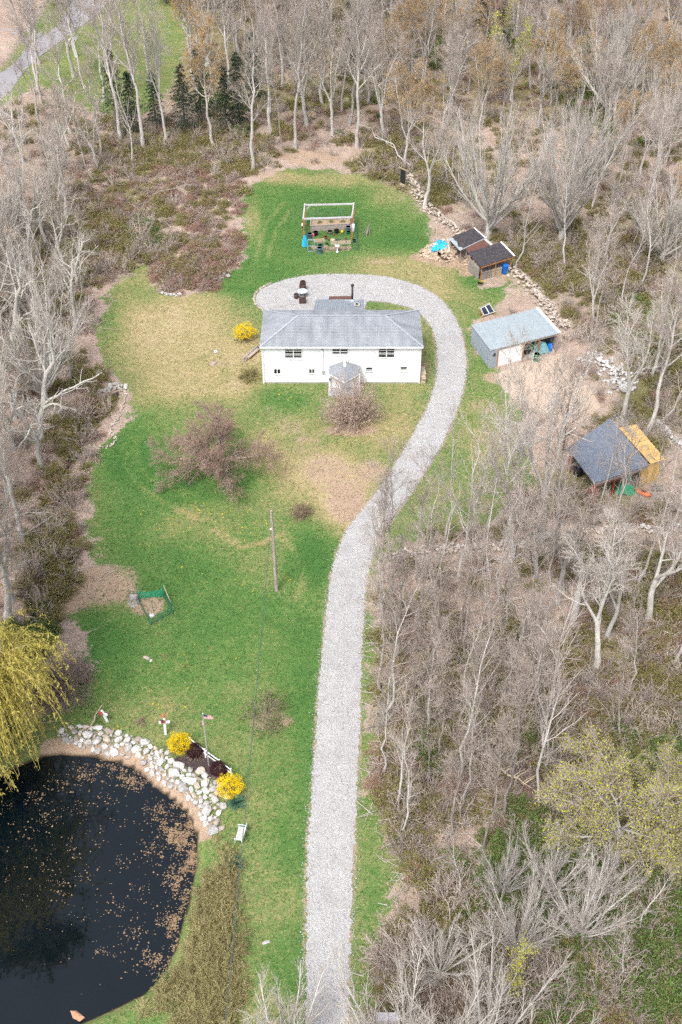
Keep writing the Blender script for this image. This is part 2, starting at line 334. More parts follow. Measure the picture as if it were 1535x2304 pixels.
# what grows or lies where: (cx, cy, rx, ry, value) ovals read off the photo
pxv, pyv = PROJ(CP[:, 0], CP[:, 1]); 
def paint(base, ovals):
    v = np.full(len(CP), base, float)
    for cx, cy, rx, ry, val in ovals:
        wgt = np.exp(-((pxv-cx)/rx)**2 - ((pyv-cy)/ry)**2); wgt = np.clip(wgt*1.5, 0, 1); v = v*(1-wgt) + val*wgt
    return v
GREEN_OV = [(700,470,150,80,.80),(610,560,90,70,.86),(760,560,180,40,.75),(560,640,90,35,.85),(900,540,70,40,.85),(760,405,90,16,.35),(640,400,40,14,.3),(880,440,40,20,.4),(570,500,18,40,.4),
    (390,740,120,100,.12),(540,790,60,50,.18),(420,850,130,50,.22),(320,640,80,40,.40),(230,700,30,60,.6),(510,850,60,40,.15),
    (900,600,110,30,.30),(1000,640,60,40,.25),(1100,630,60,25,.85),(1060,680,50,25,.45),(1085,800,20,40,.6),
    (300,1040,70,70,.95),(420,1110,80,40,.95),(280,1180,60,60,.72),(470,1180,80,60,.50),(520,1080,60,30,.8),(640,1000,60,60,.28),(700,1040,80,60,.10),(770,1120,60,70,.05),(640,900,60,25,.75),(690,980,60,40,.4),
    (860,960,80,50,.25),(900,880,40,60,.35),(930,760,30,60,.35),(850,690,60,15,.55),
    (400,1300,100,60,.80),(330,1260,50,40,.75),(520,1370,140,90,.78),(590,1270,60,60,.55),(700,1260,50,60,.95),(690,1400,40,80,.65),(240,1450,80,60,.92),(300,1520,80,50,.75),
    (430,1500,120,60,.72),(380,1600,140,40,.45),(470,1590,60,40,.60),(640,1500,60,60,.68),(690,1600,40,200,.85),(620,1720,60,80,.60),(590,1850,60,80,.55),(660,1900,50,100,.70),(690,2000,16,200,.82),(620,2050,80,80,.50),(560,2200,70,120,.48),(650,2180,60,60,.75),
    (845,2000,25,60,.62),(850,1880,30,40,.55),(830,1500,18,200,.55),(1050,930,50,30,.50),(1060,1060,60,60,.55),(960,1110,50,40,.4),(300,2290,90,20,.62),(430,2200,40,80,.5),(1100,1000,60,60,.35),(1120,1100,50,40,.5)]
green = paint(.52, GREEN_OV)
dirt = paint(0., [(225,1315,85,45,1.),(150,1345,60,34,.95),(330,1362,42,24,1.),(280,1290,30,16,.7),(780,1130,45,50,1.),(840,1060,45,34,.8),(735,1060,60,44,.75),(690,1000,40,30,.6),(615,925,30,22,.5),(650,960,36,28,.6),(700,355,80,24,.8),(610,400,40,12,.65),(560,480,12,40,.5),(850,410,40,10,.5),(930,470,20,14,.5),(240,760,14,70,.4),(270,920,14,30,.5),(215,1150,14,60,.5),
    (1020,590,60,14,.95),(960,578,40,10,1.),(1050,612,20,14,.8),(860,590,40,8,.6),(520,815,40,14,.5),(540,860,50,20,.5),(480,820,16,8,.7),(900,1010,50,30,.3),(955,830,22,30,.6),(790,968,60,14,1.),(610,1625,55,18,.9),(610,1600,40,30,.6),(625,1335,8,6,.8),(995,2090,40,40,1.),(1090,915,50,24,.6),(1110,850,30,14,.8),(1140,1000,40,50,.55),(1090,1140,50,24,.55),(1020,960,16,30,.4),(900,1310,50,30,.6),(905,655,60,8,.5),(450,1590,20,8,.4),(745,560,55,8,.75),(760,540,40,12,.4)])
moss = paint(.40, [(330,345,120,45,.85),(200,520,130,60,.85),(520,350,70,40,.6),(960,400,120,60,.85),(1240,580,110,60,.95),(1480,870,70,110,1.),(1430,600,120,100,.8),(1300,1110,120,60,.8),(1180,1250,70,30,.6),(1470,1330,90,80,.9),
    (1250,1430,120,40,.45),(1150,1520,140,60,.65),(870,1700,40,150,.8),(900,1850,60,80,.9),(1050,1700,110,70,.75),(1350,1600,140,120,.9),(1250,2000,140,120,.95),(1150,2150,140,80,.7),(1450,2200,80,120,.6),(100,640,90,60,.6),(110,1300,50,80,.6),(700,215,120,40,.8),(1250,150,250,120,.75),(800,60,250,90,.65),(450,120,120,120,.7),(100,330,120,90,.5),(900,330,60,40,.9),(130,1220,40,40,.4)])
TRACKS = [gpoly(q) for q in ([(282,1000),(286,1050),(315,1095),(370,1130),(440,1165)], [(300,985),(306,1040),(345,1085),(420,1110)], [(640,455),(600,500),(580,560),(572,600)], [(655,470),(620,520),(604,580)], [(640,1215),(670,1250),(680,1300),(670,1345)], [(480,1190),(540,1230),(580,1225),(640,1200)])]
def track_fade(P): return sum(.28*sstep(.42, .12, dline(P, q)) for q in TRACKS)
green = green - track_fade(CP)
gdirt = np.maximum(dirt, .75*sstep(.55, .05, sdf(CP, DRIVE))); gdirt = np.maximum(gdirt, .9*sstep(.3, -.3, sdf(CP, PAD)))
gdirt = np.maximum(gdirt, 1.1*sstep(1.7, .6, sdf(CP, POND))*((pxv > 90) & (pyv < 1885)))      # bare soil between the boulders
pad = sstep(.4, -.4, sdf(CP, PAD))
def edge_shift(P): return .75*wave(P[:, 0]*.9+3, P[:, 1]*.9) + .35*wave(P[:, 0]*2.3, P[:, 1]*2.1+5)
lawn = sstep(2.6, -1.8, sdf(CP, CLEAR) + edge_shift(CP))
lawn = np.maximum(lawn, .85*sstep(3, -4, sdf(CP, NLAWN))*(pyv < 260))      # the neighbour's lawn by the road
green = np.where((pyv < 280) & (pxv < 460), .48, green)
soil = sstep(.1, -.1, sdf(CP, BED))
wet = sstep(.25, -.25, sdf(CP, POND)) + sstep(.5, .2, dline(CP, CREEK))
def full(a, fill): r = np.full(len(PT), fill, np.float32); r[core] = a; return r
gm = mesh_np('ground', np.column_stack([PT, ZZ]), Q, [], smooth=True)
for nm, arr, fl in (('lawn', lawn, 0), ('green', green, .5), ('dirt', gdirt, 0), ('moss', moss, .4), ('soil', soil, 0), ('wet', np.clip(wet, 0, 1), 0), ('pad', pad, 0)):
    a = gm.attributes.new(nm, 'FLOAT', 'POINT'); a.data.foreach_set('value', full(arr, fl))

def ground_material():
    m, t, bs = _mat('ground_cover'); N = t.nodes; L = t.links
    geo = N.new('ShaderNodeNewGeometry')
    def noise(s, d=4, r=.6, off=0, dist=0):
        mp = N.new('ShaderNodeVectorMath'); mp.operation = 'ADD'; L.new(geo.outputs['Position'], mp.inputs[0]); mp.inputs[1].default_value = (off, off*.7, 0)
        n = N.new('ShaderNodeTexNoise'); n.inputs['Scale'].default_value = s; n.inputs['Detail'].default_value = d; n.inputs['Roughness'].default_value = r; n.inputs['Distortion'].default_value = dist
        L.new(mp.outputs[0], n.inputs['Vector']); return n.outputs['Fac']
    def mth(op, a, b=None, c=None):
        n = N.new('ShaderNodeMath'); n.operation = op
        for k, v in enumerate((a, b, c)):
            if v is None: continue
            if isinstance(v, (int, float)): n.inputs[k].default_value = v
            else: L.new(v, n.inputs[k])
        return n.outputs[0]
    def attr(nm): n = N.new('ShaderNodeAttribute'); n.attribute_name = nm; return n.outputs['Fac']
    def rng(v, a, b): n = N.new('ShaderNodeMapRange'); n.interpolation_type = 'SMOOTHSTEP'; L.new(v, n.inputs['Value']); n.inputs['From Min'].default_value = a; n.inputs['From Max'].default_value = b; return n.outputs[0]
    def ramp(v, stops):
        n = N.new('ShaderNodeValToRGB'); L.new(v, n.inputs['Fac']); e = n.color_ramp.elements
        e[0].position, e[0].color = stops[0][0], (*stops[0][1], 1); e[1].position, e[1].color = stops[-1][0], (*stops[-1][1], 1)
        for p, c in stops[1:-1]: x = e.new(p); x.color = (*c, 1)
        return n.outputs['Color']
    def mix(f, a, b):
        n = N.new('ShaderNodeMix'); n.data_type = 'RGBA'; L.new(f, n.inputs['Factor']); L.new(a, n.inputs['A']); L.new(b, n.inputs['B']); return n.outputs['Result']
    nA = noise(.22, 5, .6, 3); nB = noise(1.1, 5, .65, 11, .4); nC = noise(5.5, 4, .7, 23); nD = noise(17, 3, .7, 41); nE = noise(2.6, 5, .7, 57, 1.2)
    # lawn: dry straw through olive to fresh green, broken up at three scales
    g = mth('ADD', attr('green'), mth('MULTIPLY', mth('SUBTRACT', nA, .5), .50)); g = mth('ADD', g, mth('MULTIPLY', mth('SUBTRACT', nE, .5), 1.05)); g = mth('ADD', g, mth('MULTIPLY', mth('SUBTRACT', nB, .5), .45)); g = mth('ADD', g, mth('MULTIPLY', mth('SUBTRACT', nC, .5), .95)); g = mth('ADD', g, mth('MULTIPLY', mth('SUBTRACT', nD, .5), .5))
    gc = ramp(g, [(0.0, (.40,.32,.19)), (.22, (.30,.25,.12)), (.45, (.175,.205,.075)), (.68, (.090,.170,.045)), (1.0, (.050,.128,.032))])
    # woodland floor: dead leaves, bare twigs, patches of low green
    nd2 = mth('ADD', mth('MULTIPLY', nD, .65), mth('MULTIPLY', nC, .35))
    nl = mth('ADD', nd2, mth('MULTIPLY', mth('SUBTRACT', nE, .5), .45)); nl = mth('ADD', nl, mth('MULTIPLY', mth('SUBTRACT', nA, .5), .25))
    lit = ramp(nl, [(.28, (.14,.10,.08)), (.42, (.28,.205,.165)), (.55, (.41,.315,.26)), (.72, (.56,.47,.40))])
    mo = mth('ADD', attr('moss'), mth('MULTIPLY', mth('SUBTRACT', nB, .5), 1.1)); mo = mth('ADD', mo, mth('MULTIPLY', mth('SUBTRACT', nC, .5), .7))
    moc = ramp(nl, [(.3, (.09,.08,.035)), (.5, (.20,.18,.08)), (.7, (.32,.285,.15))])
    wood = mix(rng(mo, .42, .80), lit, moc)
    dc = ramp(nd2, [(.3, (.20,.13,.085)), (.5, (.36,.26,.185)), (.7, (.50,.40,.30))])
    lf = rng(mth('ADD', attr('lawn'), mth('ADD', mth('MULTIPLY', mth('SUBTRACT', nB, .5), 1.1), mth('MULTIPLY', mth('SUBTRACT', nC, .5), .8))), .40, .62)
    col = mix(lf, wood, gc)
    df = rng(mth('ADD', attr('dirt'), mth('ADD', mth('MULTIPLY', mth('SUBTRACT', nB, .5), .9), mth('MULTIPLY', mth('SUBTRACT', nC, .5), .9))), .45, .85)
    col = mix(df, col, dc)
    pc = ramp(nd2, [(.3, (.30,.21,.15)), (.5, (.46,.36,.28)), (.7, (.60,.50,.42))])
    col = mix(rng(mth('ADD', attr('pad'), mth('MULTIPLY', mth('SUBTRACT', nB, .5), .5)), .4, .6), col, pc)
    sc_ = ramp(nD, [(.3, (.035,.027,.026)), (.55, (.075,.058,.055)), (.75, (.14,.11,.10))])
    col = mix(rng(mth('ADD', attr('soil'), mth('MULTIPLY', mth('SUBTRACT', nC, .5), .5)), .4, .6), col, sc_)
    wc = ramp(nD, [(.3, (.030,.022,.014)), (.7, (.085,.06,.035))])
    col = mix(rng(attr('wet'), .25, .75), col, wc)
    L.new(col, bs.inputs['Base Color']); bs.inputs['Roughness'].default_value = 1; bs.inputs['Specular IOR Level'].default_value = .08
    hh = mth('ADD', mth('MULTIPLY', nC, .6), mth('MULTIPLY', nD, .5)); bp = N.new('ShaderNodeBump'); bp.inputs['Strength'].default_value = .7; bp.inputs['Distance'].default_value = .10
    L.new(hh, bp.inputs['Height']); L.new(bp.outputs[0], bs.inputs['Normal'])
    return m
gm.materials.append(ground_material())
ground = link(bpy.data.objects.new('ground', gm)); tag(ground, kind='structure', label='lawn and leaf littered woodland floor')

# ------------------------------------------------------------------ driveway, road, water
def ragged(poly, step, jit, seed):
    r = random.Random(seed); out = []; n = len(poly)
    # round the corners first
    P = np.array(poly)
    for _ in range(2):
        Qn = np.roll(P, -1, 0); P = np.stack([.75*P+.25*Qn, .25*P+.75*Qn], 1).reshape(-1, 2)
    n = len(P)
    for i in range(n):
        a = P[i]; b = P[(i+1) % n]; l = np.hypot(*(b-a)); k = max(1, int(l/step))
        nr = np.array([b[1]-a[1], a[0]-b[0]])/max(l, 1e-6)
        for j in range(k): out.append(a + (b-a)*j/k + nr*r.gauss(0, jit))
    return out
def sheet(name, poly, z, mat, step=.22, jit=.045, seed=1):
    bm = bmesh.new(); pts = ragged(poly, step, jit, seed); vs = [bm.verts.new((p[0], p[1], z)) for p in pts]
    es = [bm.edges.new((vs[i], vs[(i+1) % len(vs)])) for i in range(len(vs))]
    bmesh.ops.triangle_fill(bm, edges=es, use_beauty=True, use_dissolve=False); bmesh.ops.recalc_face_normals(bm, faces=bm.faces)
    if sum(f.normal.z for f in bm.faces) < 0: bmesh.ops.reverse_faces(bm, faces=bm.faces)
    me = bpy.data.meshes.new(name); bm.to_mesh(me); bm.free(); me.materials.append(mat)
    return link(bpy.data.objects.new(name, me))
def gravel_material():
    m, t, bs = _mat('gravel'); N = t.nodes; L = t.links; geo = N.new('ShaderNodeNewGeometry')
    vo = N.new('ShaderNodeTexVoronoi'); vo.inputs['Scale'].default_value = 11; L.new(geo.outputs['Position'], vo.inputs['Vector'])
    n = N.new('ShaderNodeTexNoise'); n.inputs['Scale'].default_value = .55; n.inputs['Detail'].default_value = 8; n.inputs['Roughness'].default_value = .7; L.new(geo.outputs['Position'], n.inputs['Vector'])
    cr = N.new('ShaderNodeValToRGB'); e = cr.color_ramp.elements; e[0].position = 0; e[0].color = (.31,.303,.298,1); e[1].position = 1; e[1].color = (.445,.437,.43,1); x = e.new(.35); x.color = (.375,.368,.364,1)
    sp = N.new('ShaderNodeSeparateColor'); L.new(vo.outputs['Color'], sp.inputs[0]); L.new(sp.outputs[0], cr.inputs['Fac'])
    c2 = N.new('ShaderNodeValToRGB'); c2.color_ramp.elements[0].position = .3; c2.color_ramp.elements[0].color = (.84,.82,.80,1); c2.color_ramp.elements[1].position = .62; c2.color_ramp.elements[1].color = (1,1,1,1); L.new(n.outputs['Fac'], c2.inputs['Fac'])
    mx = N.new('ShaderNodeMix'); mx.data_type = 'RGBA'; mx.blend_type = 'MULTIPLY'; mx.inputs['Factor'].default_value = 1; L.new(cr.outputs[0], mx.inputs['A']); L.new(c2.outputs[0], mx.inputs['B'])
    L.new(mx.outputs['Result'], bs.inputs['Base Color']); bs.inputs['Roughness'].default_value = .95; bs.inputs['Specular IOR Level'].default_value = .1
    bp = N.new('ShaderNodeBump'); bp.inputs['Strength'].default_value = .6; bp.inputs['Distance'].default_value = .06; bp.invert = True; L.new(vo.outputs['Distance'], bp.inputs['Height']); L.new(bp.outputs[0], bs.inputs['Normal'])
    return m
m_gravel = gravel_material()
m_asphalt = M('asphalt', (.30,.285,.30), (.24,.23,.24), scale=1.5, rough=.95, bump=.1, c=(.36,.34,.34), cs=9)
tag(sheet('driveway', DRIVE, .03, m_gravel, step=.16, jit=.075, seed=2), kind='structure', label='pale grey gravel driveway looping behind the house')
_dw = bpy.data.objects['driveway']
m_gravel2 = m_gravel.copy(); m_gravel2.name = 'packed_gravel'
for _n in m_gravel2.node_tree.nodes:
    if _n.type == 'VALTORGB' and abs(_n.color_ramp.elements[-1].position-1) < .01:
        for _e, _c in zip(_n.color_ramp.elements, ((.34,.335,.33), (.385,.38,.375), (.43,.425,.42))): _e.color = (*_c, 1)
for _s in (-1, 1):
    _c = (gpoly(DL[:23])+gpoly(DR[:23]))/2; _w = (gpoly(DR[:23])-gpoly(DL[:23])); _w /= np.linalg.norm(_w, axis=1)[:, None]
    _o = sheet('wheel_track', np.concatenate([_c+_w*(_s*.78-.26), (_c+_w*(_s*.78+.26))[::-1]]), .034, m_gravel2, step=.2, jit=.09, seed=20+_s); _o.parent = _dw
tag(sheet('road', ROAD, .05, m_asphalt, step=1, jit=.05, seed=3), kind='structure', label='grey asphalt road beyond the trees')
tag(sheet('road', ROAD2, .07, m_asphalt, step=1, jit=.05, seed=4), kind='structure', label='short asphalt side drive joining the road')
def water_material():
    m, t, bs = _mat('pond_water'); N = t.nodes; L = t.links; geo = N.new('ShaderNodeNewGeometry')
    n = N.new('ShaderNodeTexNoise'); n.inputs['Scale'].default_value = .25; n.inputs['Detail'].default_value = 3; L.new(geo.outputs['Position'], n.inputs['Vector'])
    cr = N.new('ShaderNodeValToRGB'); cr.color_ramp.elements[0].position = .35; cr.color_ramp.elements[0].color = (.001,.004,.006,1); cr.color_ramp.elements[1].position = .7; cr.color_ramp.elements[1].color = (.002,.005,.008,1)
    L.new(n.outputs['Fac'], cr.inputs['Fac']); L.new(cr.outputs[0], bs.inputs['Base Color'])
    bs.inputs['Roughness'].default_value = .02; bs.inputs['IOR'].default_value = 1.54
    n2 = N.new('ShaderNodeTexNoise'); n2.inputs['Scale'].default_value = 1.6; n2.inputs['Detail'].default_value = 2; L.new(geo.outputs['Position'], n2.inputs['Vector'])
    bp = N.new('ShaderNodeBump'); bp.inputs['Strength'].default_value = .05; bp.inputs['Distance'].default_value = .05; L.new(n2.outputs['Fac'], bp.inputs['Height']); L.new(bp.outputs[0], bs.inputs['Normal'])
    return m
m_water = water_material()
def grow_poly(poly, d):
    c = poly.mean(0); v = poly-c; return c + v*(1 + d/np.linalg.norm(v, axis=1))[:, None]
tag(sheet('pond_water', grow_poly(POND, .9), ZW, m_water, step=1.5, jit=0, seed=5), kind='structure', label='dark still pond water with floating leaves')
# creek: a ribbon of water along the ditch
cl = CREEK; tg = np.gradient(cl, axis=0); tg /= np.linalg.norm(tg, axis=1)[:, None]; nn = np.stack([-tg[:, 1], tg[:, 0]], 1)
V = np.concatenate([np.column_stack([cl+nn*.3, np.full(len(cl), -.38)]), np.column_stack([cl-nn*.3, np.full(len(cl), -.38)])]); k = len(cl)
V[-3:, 2] = V[k-3:k, 2] = np.array([-.42, -.48, -.53])
cm = mesh_np('creek_water', V, np.array([[k+i, k+i+1, i+1, i] for i in range(k-1)]), m_water)
tag(link(bpy.data.objects.new('creek_water', cm)), kind='structure', label='narrow dark creek running into the pond')
# ------------------------------------------------------------------ the white house
def shingle_material(name, rot):
    m, t, bs = _mat(name); N = t.nodes; L = t.links; tc = N.new('ShaderNodeTexCoord'); mp = N.new('ShaderNodeMapping'); L.new(tc.outputs['Object'], mp.inputs['Vector'])
    mp.inputs['Rotation'].default_value = (0, 0, rot)
    br = N.new('ShaderNodeTexBrick'); br.inputs['Scale'].default_value = 1; br.inputs['Brick Width'].default_value = .42; br.inputs['Row Height'].default_value = .185; br.inputs['Mortar Size'].default_value = .02; br.inputs['Bias'].default_value = -.2
    br.inputs['Color1'].default_value = (.285,.30,.322,1); br.inputs['Color2'].default_value = (.25,.265,.286,1); br.inputs['Mortar'].default_value = (.21,.221,.238,1)
    L.new(mp.outputs[0], br.inputs['Vector'])
    n = N.new('ShaderNodeTexNoise'); n.inputs['Scale'].default_value = .7; n.inputs['Detail'].default_value = 6; st = N.new('ShaderNodeMapping'); st.inputs['Scale'].default_value = (1.6, .35, 1); L.new(mp.outputs[0], st.inputs['Vector']); L.new(st.outputs[0], n.inputs['Vector'])
    cr = N.new('ShaderNodeValToRGB'); cr.color_ramp.elements[0].position = .32; cr.color_ramp.elements[0].color = (.80,.81,.83,1); cr.color_ramp.elements[1].position = .66; cr.color_ramp.elements[1].color = (1.12,1.12,1.12,1); L.new(n.outputs['Fac'], cr.inputs['Fac'])
    mx = N.new('ShaderNodeMix'); mx.data_type = 'RGBA'; mx.blend_type = 'MULTIPLY'; mx.inputs['Factor'].default_value = 1; L.new(br.outputs['Color'], mx.inputs['A']); L.new(cr.outputs[0], mx.inputs['B'])
    L.new(mx.outputs['Result'], bs.inputs['Base Color']); bs.inputs['Roughness'].default_value = .9; bs.inputs['Specular IOR Level'].default_value = .2
    bp = N.new('ShaderNodeBump'); bp.inputs['Strength'].default_value = .4; bp.inputs['Distance'].default_value = .03; L.new(br.outputs['Fac'], bp.inputs['Height']); bp.invert = True; L.new(bp.outputs[0], bs.inputs['Normal'])
    return m
m_shing = shingle_material('grey_shingle', 0); m_shing2 = shingle_material('grey_shingle_side', pi/2)
OH = .34
def zat(Y, py):
    return ONY(CX, py, Y).z
EZ = zat(FY-OH, 781); RZ = zat(FY+HD/2, 710)
def lap(mb, p0, p1, z0, z1, course=.17):
    """clapboard wall from p0 to p1 (seen from outside, left to right)"""
    p0 = Vector((*p0, 0)); p1 = Vector((*p1, 0)); d = (p1-p0).normalized(); o = Vector((d.y, -d.x, 0)); n = int((z1-z0)/course)+1
    for i in range(n):
        a = z0 + (z1-z0)*i/n; b = z0 + (z1-z0)*(i+1)/n
        A, B = p0+o*.028+Vector((0,0,a)), p1+o*.028+Vector((0,0,a)); C, D = p1+o*.004+Vector((0,0,b)), p0+o*.004+Vector((0,0,b))
        mb.poly([A, B, C, D]); mb.poly([p0+Vector((0,0,a)), p1+Vector((0,0,a)), B, A])
def rows(mb, A, B, C, D, n, lift=.022):
    """shingle courses between eave A-B and top D-C, each course a step proud of the one above"""
    A, B, C, D = map(Vector, (A, B, C, D)); nr = (B-A).cross(D-A).normalized()
    for i in range(n):
        t0, t1 = i/n, (i+1)/n
        a, b = A.lerp(D, t0), B.lerp(C, t0); c, d = B.lerp(C, t1), A.lerp(D, t1)
        a2, b2 = a+nr*lift, b+nr*lift
        mb.poly([a2, b2, c, d] if (c-d).length > .02 else [a2, b2, c]); mb.poly([a, b, b2, a2])
house = T('white_house', 'white clapboard house with grey shingled hip roof beside the gravel loop', 'house', (0, FY, 0))
mb = MB(); W0, W1 = HX0, HX1
lap(mb, (W0, 0), (W1, 0), 0, EZ-.02); lap(mb, (W1, 0), (W1, HD), 0, EZ-.02); lap(mb, (W1, HD), (W0, HD), 0, EZ-.02); lap(mb, (W0, HD), (W0, 0), 0, EZ-.02)
wall = mb.build('wall', m_siding, house)
for x in (W0-.02, W1+.02):
    for y in (-.02, HD+.02): MB().box((x, y, EZ/2), (.14, .14, EZ-.03)).build('corner_trim', m_white, house)
MB().box(((W0+W1)/2, HD/2, .09), (W1-W0+.06, HD+.06, .18)).build('foundation', m_conc, house)
ex0, ex1, ey0, ey1 = W0-.24, W1+.24, -OH, HD+OH; hw = (ey1-ey0)/2; rxa, rxb = ex0+hw*1.02, ex1-hw*1.02; ry = HD/2
e = lambda x, y: (x, y, EZ)
r1, r2 = (rxa, ry, RZ), (rxb, ry, RZ)
mb = MB(); rows(mb, e(ex0, ey0), e(ex1, ey0), r2, r1, 20); rows(mb, e(ex1, ey1), e(ex0, ey1), r1, r2, 20); roof = mb.build('roof', m_shing, house)
for q_ in ((ex1, ey0, ey1, r2), (ex0, ey1, ey0, r1)): mb = MB(); rows(mb, e(q_[0], q_[1]), e(q_[0], q_[2]), q_[3], q_[3], 20); mb.build('hip_slope', m_shing2, roof)
m_cap = M('pale_ridge_cap', (.36,.38,.41), (.30,.32,.345), scale=5, rough=.85)
mb = MB(); up = Vector((0, 0, .03))
for a, b in ((r1, r2), (e(ex0, ey0), r1), (e(ex1, ey0), r2), (e(ex0, ey1), r1), (e(ex1, ey1), r2)):
    a = Vector(a)+up; b = Vector(b)+up; n = max(2, int((b-a).length/.3))
    for i in range(n): mb.beam(a.lerp(b, i/n)+Vector((0,0,.012*(i % 2))), a.lerp(b, (i+.96)/n)+Vector((0,0,.012*(i % 2))), .22, .03)
mb.build('ridge_cap', m_cap, roof)
mb = MB(); mb.box(((ex0+ex1)/2, ey0+.02, EZ-.08), (ex1-ex0, .04, .16)); mb.box(((ex0+ex1)/2, ey1-.02, EZ-.08), (ex1-ex0, .04, .16)); mb.box((ex0+.02, HD/2, EZ-.08), (.04, ey1-ey0-.1, .16)); mb.box((ex1-.02, HD/2, EZ-.08), (.04, ey1-ey0-.1, .16))
mb.build('fascia', m_white, roof)
MB().box(((ex0+ex1)/2, HD/2, EZ-.05), (ex1-ex0-.1, ey1-ey0-.1, .04)).build('soffit', m_white, roof)
def wall_win(x0, x1, y0, y1, sashes, blinds):
    """window read off the front wall: outer size from photo pixels"""
    a = ONY(x0, y1, FY); b = ONY(x1, y0, FY); w_, h_ = b.x-a.x, b.z-a.z; cx, cz = (a.x+b.x)/2, (a.z+b.z)/2
    win = MB(); t = .07
    for sx in (-1, 1): win.box((cx+sx*(w_/2+t/2), -.05, cz), (t, .07, h_+2*t))
    for sz in (-1, 1): win.box((cx, -.05, cz+sz*(h_/2+t/2)), (w_, .07, t))
    wo = win.build('window', m_white, house)
    MB().box((cx, -.075, cz-h_/2-t-.02), (w_+.22, .11, .04)).build('sill', m_white, wo)
    n = sashes; sw = w_/n
    for i in range(n):
        x = a.x + sw*(i+.5)
        MB().box((x, -.032, cz), (sw-.07, .012, h_-.02)).build('pane', m_glass, wo)
        if i: MB().box((a.x+sw*i, -.05, cz), (.09, .06, h_)).build('mullion', m_white, wo)
        if blinds:
            for q in blinds: MB().box((x, -.043, cz-h_/2+h_*q[0]), (sw-.08, .008, h_*q[1])).build('blind', m_blind if q[2] else m_white, wo)
DBL = [(.47, .08, 0), (.30, .06, 1), (.78, .07, 0), (.97, .05, 1)]
wall_win(642, 679, 785, 806, 2, DBL + [(.06, .1, 1)]); wall_win(748, 783, 784, 797, 2, [(.5, .14, 0), (.92, .12, 1), (.15, .08, 1)]); wall_win(852, 888, 784, 803, 2, DBL)
wall_win(617, 631, 830, 840, 2, None); wall_win(696, 708, 829, 839, 2, [(.85, .25, 1)]); wall_win(824, 838, 826, 834, 1, [(.3, .3, 1)]); wall_win(901, 916, 825, 833, 1, [(.3, .3, 1)])
gut = MB(); gut.beam((ex0, ey0-.06, EZ-.06), (ex1, ey0-.06, EZ-.06), .11, .10); gut.build('gutter', m_white, roof)
for x in (W0+.12, W1-.12): MB().tube([(x, ey0-.05, EZ-.1), (x, -.09, EZ-.42), (x, -.09, .15)], .045, 6).build('downspout', m_white, house)
# service mast, conduit and meter
a = ONY(728, 787, FY); b = ONY(728, 836, FY)
md = MB().tube([(a.x, -.07, a.z), (b.x, -.07, b.z)], .03, 6).build('conduit', m_alu, house); MB().box((b.x, -.1, b.z), (.3, .16, .42)).build('meter_box', m_alu, md)
MB().lathe([(.05, 0), (.09, .08), (.03, .16)], (a.x-.15, -.12, a.z+.05), 8).build('weatherhead', m_darkmetal, md)
# enclosed entry with faceted little roof
BL, BR, R0 = ONY(741, 824, FY), ONY(812, 824, FY), ONY(776, 811, FY); ze = (BL.z+BR.z)/2
FL, FR, FC, R1 = G(740, 841, ze), G(811, 840, ze), G(776, 860, ze), G(776, 825, R0.z)
o_ = Vector((0, FY, 0)); BL, BR, R0, FL, FR, FC, R1 = [p-o_ for p in (BL, BR, R0, FL, FR, FC, R1)]
BL.y = BR.y = R0.y = -.03; BL.z = BR.z = ze
porch = MB(); x0, x1, yf = FL.x+.16, FR.x-.16, FL.y*.82
lap(porch, (x0, yf), (x1, yf), .28, ze-.03); lap(porch, (x1, yf), (x1, -.03), .28, ze-.03); lap(porch, (x0, -.03), (x0, yf), .28, ze-.03)
po = porch.build('entry_porch', m_siding, house)
mb = MB(); rows(mb, BL, FL, R1, R0, 8); rows(mb, FR, BR, R0, R1, 8); rows(mb, FL, FC, R1, R1, 8); rows(mb, FC, FR, R1, R1, 8); mb.build('porch_roof', m_shing, po)
mb = MB(); mb.beam(R0+up, R1+up, .26, .04)
for p, q in ((FL, FC), (FC, FR), (BL, FL), (FR, BR)): mb.beam(p-Vector((0,0,.06)), q-Vector((0,0,.06)), .05, .14)
mb.build('porch_trim', m_white, po)
for x in (FL.x+.1, FR.x-.1):
    MB().box((x, FL.y-.06, ze/2+.12), (.16, .16, ze-.3)).build('post', m_white, po)
mb = MB().box((FC.x, yf-.03, 1.28), (.95, .05, 2.0)); d_ = mb.build('door', m_white, po); MB().box((FC.x+.36, yf-.09, 1.25), (.06, .05, .12)).build('handle', m_darkmetal, d_)
lan = G(776, 895).y-FY; L0, L1 = G(739, 890).x, G(812, 890).x; n = 12; land = MB().box(((L0+L1)/2, lan/2, .11), (L1-L0-.04, -lan-.1, .22)).build('landing', m_conc, po)
m_grayboard = M('grey_deck_board', (.40,.42,.45), (.31,.33,.36), scale=4, rough=.85, vary=.12)
for i in range(n): MB().box(((L0+L1)/2, lan+(-lan)*(i+.5)/n, .25), (L1-L0, -lan/n-.02, .05)).build('board', m_grayboard, land)
MB().lathe([(.05, 0), (.1, .05), (.1, .2), (.04, .3)], (FL.x+.1, FL.y-.2, ze-.75), 8).build('wall_lantern', m_darkmetal, po)
